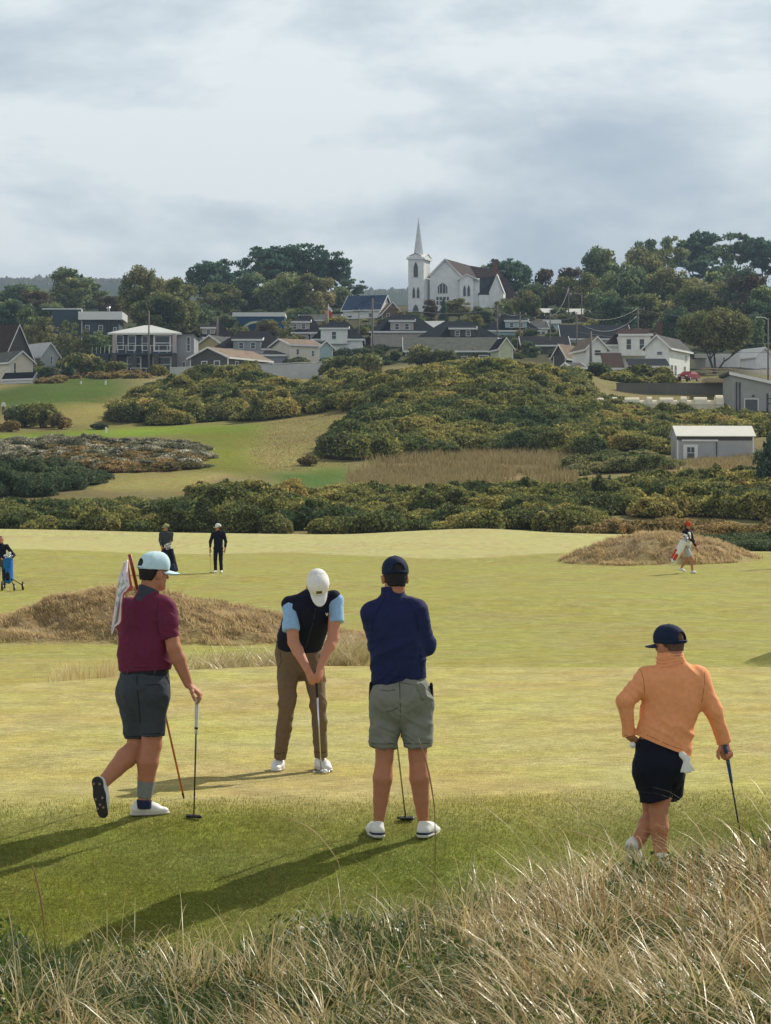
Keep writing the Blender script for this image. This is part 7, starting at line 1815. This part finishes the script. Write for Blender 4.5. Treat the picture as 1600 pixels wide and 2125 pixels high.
TL = [
 # kind, px, D, top, width, base_py(None=ground), label
 ('darkA', 30, 640, 592, 95, 655, 'dark leafy tree at the far left edge below the distant ridge'), ('rust', 78, 610, 605, 80, 660, 'brownish leafy tree left of the tall bushy tree'),
 ('darkA', 148, 640, 560, 118, 655, 'tall bushy green tree standing against the distant blue ridge'), ('rust', 228, 600, 615, 62, 665, 'rust-tinged tree behind the slate-blue house'),
 ('oliveA', 300, 520, 556, 105, 702, 'tall pale olive tree with a narrow top behind the large balconied house'), ('oliveB', 370, 515, 580, 115, 705, 'broad olive tree right of the tall pale olive one'),
 ('oliveA', 330, 505, 610, 120, 712, 'lower olive tree filling the gap above the balconied house roof'), ('darkB', 20, 560, 625, 110, 690, 'shaded tree behind the steep brown roof'), ('darkA', 105, 520, 632, 90, 700, 'shaded tree beside the false-front wall'),
 ('thin', 140, 445, 665, 62, 770, 'slender grey-green tree in front of the slate-blue house'), ('thin', 172, 440, 682, 56, 770, 'second slender tree right of the false-front wall'), ('darkB', 215, 440, 690, 75, 770, 'low dark tree beside the balcony'),
 ('oliveB', 90, 455, 660, 70, 745, 'grey-green tree behind the bright metal roof'), ('spruce', 140, 405, 720, 42, 785, 'small dark spruce in front of the slender trees'),
 ('pineA', 432, 660, 540, 95, 652, 'dark pine with a ragged top left of the large pine group'), ('pineB', 480, 665, 535, 80, 650, 'second ragged dark pine left of the large pine group'), ('pineA', 560, 680, 508, 130, 642, 'left dark pine of the tall rounded group'),
 ('pineA', 632, 685, 505, 150, 642, 'middle dark pine of the tall rounded group'), ('pineB', 690, 682, 520, 85, 642, 'right dark pine of the tall rounded group'), ('pineC', 730, 660, 578, 70, 645, 'lower dark pine at the right foot of the tall group'),
 ('bright', 455, 600, 590, 95, 672, 'yellow-green tree below the ragged pines'), ('darkA', 520, 610, 572, 100, 668, 'grey-green tree below the left of the tall pine group'), ('darkB', 590, 605, 568, 120, 668, 'broad grey-green tree below the tall pine group'),
 ('oliveB', 650, 600, 570, 100, 668, 'paler green tree below the right of the tall pine group'), ('darkA', 700, 610, 600, 70, 665, 'dark tree behind the blue-roofed house'), ('darkB', 400, 560, 628, 90, 690, 'dark tree between the olive tree and the yellow-green tree'),
 ('rust', 550, 500, 672, 52, 708, 'rusty shrub-like tree in front of the cream arch'), ('bright', 555, 506, 664, 48, 700, 'small green tree just behind the rusty one by the arch'), ('thin', 597, 450, 662, 42, 735, 'pale spindly tree left of the black stove pipe'),
 ('pineA', 1050, 640, 534, 110, 650, 'dark pine rising behind the church chimney'), ('pineC', 1010, 650, 545, 60, 650, 'dark pine just behind the ridge of the church roof'), ('rust', 1130, 640, 560, 80, 645, 'purplish-brown tree right of the church'), ('rust', 1180, 650, 556, 70, 640, 'second purplish-brown tree right of the church'),
 ('bright', 1093, 545, 604, 62, 672, 'yellow-green tree at the right foot of the church'), ('bright', 1180, 600, 578, 85, 655, 'round green tree behind the brick hall'), ('darkA', 1105, 600, 590, 60, 660, 'dark tree behind the yellow-green tree by the church'),
 ('darkA', 1255, 620, 520, 115, 660, 'tall rounded dark tree left of the right-hand wood'), ('oliveA', 1225, 585, 568, 70, 665, 'olive tree at the left foot of the right-hand wood'), ('oliveA', 1340, 640, 514, 130, 655, 'broad olive-green tree in the right-hand wood'),
 ('pineC', 1335, 700, 494, 85, 620, 'open dark pine on the skyline, leftmost of the right-hand group'), ('pineC', 1390, 720, 488, 80, 615, 'open dark pine, second of the right-hand skyline group'), ('pineA', 1445, 740, 477, 100, 605, 'tallest dark pine of the right-hand skyline group'),
 ('pineC', 1515, 730, 478, 105, 608, 'open pine with visible limbs right of the tallest pine'), ('pineA', 1580, 725, 490, 90, 608, 'dark pine at the right edge of the skyline'), ('pineB', 1480, 700, 530, 110, 620, 'lower dark pine below the skyline group'),
 ('darkB', 1300, 580, 560, 120, 680, 'shaded tree behind the pole above the brown roof'), ('oliveA', 1395, 585, 560, 130, 680, 'olive-grey tree above the round tree'), ('oliveB', 1330, 540, 610, 120, 700, 'low olive tree behind the brown-roofed block'),
 ('darkA', 1280, 520, 622, 95, 705, 'dark tree behind the low blue-black roof'), ('oliveA', 1450, 560, 580, 130, 690, 'broad olive tree behind the round tree'), ('darkB', 1520, 590, 552, 130, 680, 'dark tree right of the round tree, high on the bank'), ('rust', 1560, 560, 570, 110, 690, 'brown-green tree near the right edge'),
 ('darkA', 1585, 500, 600, 110, 730, 'dark tree overhanging the lamp at the right edge'), ('darkB', 1400, 500, 640, 80, 730, 'dark low tree left of the round tree'), ('darkA', 1555, 460, 655, 80, 765, 'dark-trunked tree right of the round tree'),
 ('dome', 1483, 412, 648, 146, 772, 'large round-crowned tree on several leaning stems above the timber deck'), ('darkB', 1250, 560, 600, 80, 690, 'shaded tree between the brick hall and the right-hand wood'),
 # trees and tall shrubs crowding between the houses
 ('darkA', 62, 470, 640, 70, 735, 'dark tree behind the ridge of the steep brown roof'), ('oliveB', 120, 480, 655, 60, 740, 'olive tree left of the false-front wall'), ('darkB', 50, 680, 596, 110, 660, 'broad dark tree far behind the brown roof'), ('darkA', 190, 660, 590, 80, 655, 'dark tree right of the tall bushy tree on the ridge'),
 ('darkB', 268, 640, 610, 60, 655, 'low dark tree below the distant blue ridge'), ('darkA', 350, 640, 590, 90, 655, 'dark tree glimpsed behind the olive trees'), ('bright', 505, 470, 680, 40, 730, 'small bright tree beside the hip-roofed dormer house'), ('darkB', 625, 560, 640, 80, 690, 'dark tree behind the pale long building'),
 ('oliveB', 735, 560, 628, 50, 680, 'olive tree beside the blue roof'), ('rust', 830, 505, 650, 50, 700, 'brownish tree below the steeple'), ('darkB', 870, 500, 660, 46, 705, 'dark tree between two dormer houses'), ('bright', 985, 505, 655, 50, 700, 'light green tree behind the dark dormer roof'),
 ('darkA', 1060, 510, 655, 50, 700, 'dark tree beside the skylight roof'), ('oliveB', 1150, 480, 690, 60, 740, 'olive shrub-like tree below the brick hall'), ('rust', 1205, 430, 715, 46, 762, 'rust-coloured small tree behind the wing of the white house'), ('darkA', 1100, 435, 710, 50, 760, 'dark small tree under the fan of wires'),
 ('darkB', 1050, 560, 620, 60, 675, 'dark tree against the right end of the church'), ('darkA', 1165, 560, 640, 60, 680, 'dark tree left of the brick hall roof'), ('oliveB', 1410, 420, 715, 40, 775, 'olive shrub behind the long sunlit wall'), ('darkB', 470, 520, 655, 60, 705, 'dark tree left of the blue flat-topped building'),
 ('spruce', 920, 520, 618, 26, 665, 'small evergreen in front of the church windows'), ('rust', 893, 520, 622, 36, 662, 'brown shrub-like tree at the foot of the church tower'), ('oliveB', 952, 525, 620, 56, 662, 'light green low tree in front of the church transept'), ('darkB', 1000, 520, 636, 48, 668, 'dark low tree in front of the church side porch'),
 ('darkA', 1602, 190, 900, 90, 1062, 'dark tree cut by the right edge below the shed'), ('spruce', 1265, 196, 985, 40, 1062, 'small dark spruce on the scrub slope, left one of the pair'), ('spruce', 1330, 190, 1000, 44, 1070, 'small dark spruce on the scrub slope, right one of the pair'),
]
for k_, px, D, top, w, b_, lab in TL: put_tree(k_, px, D, top, w, lab, TG, base_py=b_)
bush_proto('autumn', L_autumn, 21); bush_proto('green', L_bright, 22); bush_proto('grey', L_treeolive, 23); bush_proto('dark', L_dark, 24); bush_proto('dry', L_tan, 25)
for k_, px, D, w, h, lab in (('dark', 45, 298, 2.6, 3.0, 'left dark bush of the round clump at the left edge'), ('autumn', 90, 296, 2.6, 3.2, 'right bush of the round clump at the left edge'), ('dry', 125, 292, 1.5, 1.8, 'low dry bush at the right foot of the round clump'),
        ('dry', 20, 285, 1.5, 1.3, 'low dry bush at the left foot of the round clump'), ('green', 190, 392, 3.6, 3.8, 'feathery green bush at the top of the grassy bank'), ('green', 230, 394, 2.6, 2.4, 'smaller green bush right of the feathery one'), ('autumn', 330, 388, 1.8, 1.9, 'brown bush in front of the large balconied house'),
        ('dark', 100, 398, 2.4, 2.6, 'dark bush below the bright metal roof'), ('grey', 700, 375, 2.9, 3.4, 'grey-green bush at the right end of the white wall'), ('grey', 755, 372, 3.4, 3.6, 'larger grey-green bush below the tall wooden pole'), ('grey', 870, 392, 2.6, 3.6, 'grey twiggy bush in front of the moss-green house'), ('grey', 920, 390, 2.2, 2.6, 'pale twiggy bush right of the grey one by the moss-green house'),
        ('dark', 1240, 362, 2.2, 2.4, 'dark shrub beside the small white shed'), ('autumn', 1320, 358, 3.2, 2.6, 'rounded russet bush in front of the black lean-to'), ('autumn', 1365, 356, 2.6, 2.4, 'russet bush left of the red car'), ('dry', 640, 232, 1.2, 1.0, 'small dry bush on the tan rough slope'),
        ('dark', 205, 290, 1.2, .8, 'small dark bush beside the wooden bench on the course')):
    put_bush(k_, px, D, w, h, lab, 'separate bushes on the hillside')
# distant wooded ridge: a fringe of conifers
def ridge_wood():
    r = np.random.default_rng(5); n = 1500; px = np.concatenate([r.uniform(-60, 340, n), r.uniform(740, 900, 500)]); D = 3000+r.uniform(-260, 40, len(px)); x = (px-CX)/F*D; z = ground_z(x, D)
    h = r.uniform(1.5, 4, len(px))*np.where(r.random(len(px)) < .02, 2.0, 1); w = h*r.uniform(.6, 1.2, len(px)); V = []; f = []
    a = np.linspace(0, 2*math.pi, 6)[:-1]
    for i in range(5): V.append(np.stack([x+w*math.cos(a[i]), D+w*math.sin(a[i]), z-2], 1))
    V.append(np.stack([x, D, z+h], 1)); V = np.stack(V, 1).reshape(-1, 3)
    f = np.concatenate([np.arange(len(px))[:, None]*6+np.array([[i, (i+1) % 5, 5]]) for i in range(5)])
    o = mesh_np('far_forest', V, f, M['twig_core']); tag(o, 'distant conifer forest fringing the blue ridge', None, None, 'stuff')
ridge_wood()
# things on the course: marker posts, tee bench
for px, top, bs, D, lab in ((168, 773, 779, 368, 'tiny white marker post on top of the grassy bank'), (219, 777, 786, 366, 'short pale post at the right end of the grassy bank'), (220, 876, 888, 282, 'white marker post beside the teeing ground'), (512, 838, 862, 305, 'grey wooden post at the edge of the ridge bushes')):
    g = on_ground(px, D); h = (bs-top)*D/F; r_ = empty('marker_post', g, 0, lab, 'marker post', 'posts on the course')
    m = MB(); m.box(-.11, .11, -.11, .11, -.3, h); m.build('post', M['trim'] if 'white' in lab or 'pale' in lab else M['timber_pole'], r_); m = MB(); m.slab([(-.13, -.13, h+.03), (.13, -.13, h+.03), (.13, .13, h+.03), (-.13, .13, h+.03)], .028); m.build('cap', M['timber_pole'], r_)
# ------------------------------------------------------------------ people further off
def far_person(px, D, label, face, shirt, legs, cap=None, shoes='shoe_white', arms=((.24, .0, .80), (-.24, .0, .80)), elb=None, stride=0., shorts=False, h=1.78, bib=None, skin='skin_fair', hair='hair_dark', turn=None, group='golfers further down the fairway'):
    """small standing or walking figure; face = heading of the body, arms = hand positions (right, forward, up)"""
    g = np.array(on_ground(px, D)); k = h/1.78
    fw = unit(V3(math.sin(face), math.cos(face), 0)); rt = V3(fw[1], -fw[0], 0); Zv = V3(0, 0, 1)
    Q = lambda r, f, z: g+(rt*r+fw*f+Zv*z)*k
    tf = face if turn is None else turn; Rh = frame((math.sin(tf), math.cos(tf), -.05)); hc = Q(0, .03, 1.64)
    hands = [Q(*a) for a in arms]; sh = [Q(.19, 0, 1.42), Q(-.19, 0, 1.42)]
    el = [(sh[i]+hands[i])/2+rt*(.05, -.05)[i]-fw*.05 if elb is None else Q(*elb[i]) for i in (0, 1)]
    kn = [Q(.10, .05+stride*.25, .50), Q(-.10, .04-stride*.12, .49)]; an = [Q(.10, stride*.36, .09), Q(-.11, -stride*.42, .09+abs(stride)*.10)]
    pr = head_prims(hc, Rh, .98)+[C(Q(0, 0, 1.45), Q(0, .02, 1.56), .06, .055, .03), C(Q(0, 0, 1.0), Q(0, 0, 1.35), .13, .14, .05, [(fw, .7)])]
    for i in (0, 1):
        pr += arm_prims(sh[i], el[i], hands[i]); d = unit(hands[i]-el[i]); pr += hand_prims(hands[i], d, fw*.5-rt*(.7, -.7)[i], thumb=(-1, 1)[i])
        pr += leg_prims(Q((.1, -.1)[i], 0, .92), kn[i], an[i], (.085, .058, .058, .037), back=-fw)
    Vt, Fq = polygonise(pr, .013); o = mesh_np('person', Vt-g, Fq, M[skin], True); o.location = g; o['_base'] = [float(v) for v in g]; tag(o, label, 'person', group)
    hair_part(hc, Rh, 1., M[hair], o, low=-.06, back=0.)
    if cap: cap_parts(hc+Rh@V3(0, -.004, .008), Rh, 1.05, M[cap], o, tilt=-.04, opening=False, h=.009)
    tp = [C(Q(0, 0, 1.02), Q(0, 0, 1.30), .165, .17, .05, [(fw, .70)]), C(sh[0], sh[1], .065, .065, .06), C(Q(0, 0, 1.44), Q(0, .01, 1.52), .085, .07, .04)]
    for i in (0, 1): tp += [C(sh[i], el[i], .066, .055, .04), C(el[i], el[i]+(hands[i]-el[i])*.92, .054, .042, .03, flat=True)]
    sdf_obj('jacket', tp, .011, M[shirt], o, cuts=[(Q(0, 0, .93), (0, 0, -1))], disp=folds(.008, (6, 6, 14), 3))
    lp = [C(Q(0, 0, .98), Q(0, 0, .92), .155, .165, .04, [(fw, .8)])]
    for i in (0, 1):
        hp = Q((.09, -.09)[i], 0, .88)
        if shorts: lp.append(C(hp, hp+(kn[i]-hp)*.82, .095, .085, .03, flat=True))
        else: lp += [C(hp, kn[i], .09, .068, .03), C(kn[i], an[i]+Zv*.0, .068, .056, .03, flat=True)]
    sdf_obj('shorts' if shorts else 'trousers', lp, .011, M[legs], o, disp=folds(.007, (7, 7, 14), 5))
    for i in (0, 1):
        fl = an[i]-Zv*.085*k; shoe_parts(fl, unit(fw+rt*(.2, -.2)[i]-Zv*(0 if i == 0 else .35*abs(stride))), (0, 0, 1), M[shoes], M['sole_white'], o, 1.0)
    if bib: sdf_obj('bib', [C(Q(0, .0, 1.02), Q(0, .0, 1.33), .172, .155, .05, [(fw, .80)])], .011, M[bib], o, cuts=[(Q(0, 0, .95), (0, 0, -1))])
    return o, Q
def golf_bag(bottom, top, r, label, body, accent, heads='steel', cart=False, nclub=8, seed=0):
    rg = np.random.default_rng(seed); b = np.array(bottom, float); t = np.array(top, float); u = unit(t-b)
    root = empty('golf_bag', b, 0, label, 'golf bag', 'golf bags'); sd = unit(np.cross(u, V3(0, 1, 0)))
    sdf_obj('bag_body', [C(b+u*.12, t-u*.05, r, r*1.05, .02, None, True, True), C(b+u*.1+V3(0, -.09, 0), b+u*.45+V3(0, -.09, 0), r*.6, r*.55, .03), C(t-u*.05, t, r*1.12, r*1.12, .01, None, True, True)], .012, M[body], root, base=b, disp=folds(.006, (8, 8, 8), 2))
    sdf_obj('side_pocket', [C(b+u*.2+sd*r*.7+V3(0, -.07, 0), b+u*.5+sd*r*.7+V3(0, -.07, 0), r*.45, r*.4, .02)], .012, M[accent], root, base=b)
    sdf_obj('ball_pocket', [C(b+u*.18+V3(0, -r*1.1, 0), b+u*.34+V3(0, -r*1.1, 0), r*.5, r*.5, .02)], .012, M[accent], root, base=b)
    for i in range(nclub):
        a = 2*math.pi*i/nclub; c = t+(sd*math.cos(a)+V3(0, 1, 0)*math.sin(a))*r*.6; e = c+u*rg.uniform(.10, .24)
        cl = tube('club_shaft', [c-u*.1, e], .006, M['steel'], root, b, 5)
        sdf_obj('club_head', [C(e-sd*.02, e+sd*.05*(1 if i % 2 else -1), .020 if i > 2 else .036, .022 if i > 2 else .045, .01)], .01, M[heads if i > 2 else 'shoe_white'], root, base=b)
    return root
# man with the dark bag behind the mound
D = 86.5
o, Q = far_person(345, D, 'man in olive cap and grey-green jacket standing behind a dark golf bag', math.radians(183), 'charcoal_cloth', 'black_cloth', 'olive_cap', arms=((.14, .20, .98), (-.10, .22, .98)), turn=math.radians(235))
gb = np.array(on_ground(357, D-.7)); golf_bag(gb+V3(.12, 0, 0), gb+V3(-.12, .15, .88), .14, 'dark navy golf bag with white club heads before the man in the olive cap', 'black_cloth', 'navy_sock')
D = 87
o, Q = far_person(453, D, 'man in dark navy jacket and black trousers with white cap and putter, looking left', math.radians(188), 'navy_vest', 'black_cloth', 'white_cloth', arms=((.28, .10, .86), (-.25, .02, .84)), turn=math.radians(245), skin='skin_tan')
ht = Q(.29, .12, .82); gt = np.array(on_ground(438, D-.2)); golf_club(ht, gt, 'olive-shafted club held upright by the far man in dark navy', M['grip_black'], M['shaft_yellow'], M['black_steel'], (1, .2, 0), .26)
D = 80
o, Q = far_person(2, D, 'dark-haired man in black jacket pushing a golf trolley at the left edge', math.radians(170), 'black_cloth', 'grey_cloth', None, arms=((-.02, .34, 1.0), (-.30, .30, 1.0)), elb=((.24, .0, 1.12), (-.42, .02, 1.12)), shoes='sole_black', turn=math.radians(160), stride=.35)
gb = np.array(on_ground(17, D-.8)); golf_bag(gb+V3(.02, 0, .22), gb+V3(-.05, .30, 1.02), .15, 'black and bright blue golf bag on a trolley at the left edge', 'blue_nylon', 'black_cloth', seed=3)
def trolley():
    b = np.array(on_ground(24, D-.75)); root = empty('golf_trolley', b, 0, 'three-wheeled black golf trolley carrying the blue bag', 'golf trolley')
    tube('frame', [(-.12, .35, 1.0), (-.02, .05, .35), (.15, -.35, .12)], .022, M['dark_metal'], root, ns=6)
    for x in (-.32, .36):
        tube('axle_strut', [(-.02, .05, .40), (x, .10, .16)], .018, M['dark_metal'], root, ns=6)
        w = tube('wheel', [(x-.025, .1, .15), (x+.025, .1, .15)], .15, M['sole_black'], root, ns=16); tube('hub', [(x-.03, .1, .15), (x+.03, .1, .15)], .06, M['trim'], w, ns=10)
    w = tube('wheel', [(.135, -.4, .12), (.175, -.4, .12)], .12, M['sole_black'], root, ns=16); tube('hub', [(.13, -.4, .12), (.18, -.4, .12)], .05, M['trim'], w, ns=10)
    tube('handle', [(-.12, .35, 1.0), (-.16, .48, 1.08), (-.10, .52, 1.08)], .02, M['dark_metal'], root, ns=6)
trolley()
# caddie walking at the right
D = 85
o, Q = far_person(1426, D, 'walking caddie in orange cap, white bib and pale shorts carrying a bag', math.radians(128), 'black_cloth', 'pale_grey_cloth', 'red_cloth', arms=((-.02, .30, 1.05), (-.32, .18, .86)), bib='white_cloth', shorts=True, stride=.75, h=1.82, skin='skin_tan')
gb = Q(.24, -.02, .34)+V3(-.42, -.1, 0); golf_bag(gb, Q(.22, .0, 1.10)+V3(-.02, -.15, 0), .12, 'white and red golf bag slung low from the caddie shoulder', 'white_cloth', 'red_cloth', seed=5)
tube('bag_strap', [Q(.14, .10, 1.45), Q(.2, .13, 1.2), Q(.24, .0, .95)], .02, M['black_cloth'], o, np.array(o['_base']), 6)
# his playing partner just outside the right edge, seen only by the shadow on the turf
far_person(1618, 87, 'golfer in dark clothes walking just past the right edge of the fairway view', math.radians(120), 'navy_vest', 'black_cloth', 'white_cloth', stride=.5)
far_person(7, 322, 'tiny distant golfer in white top at the left edge near the round bushes', math.radians(200), 'white_cloth', 'grey_cloth', None, group=None)
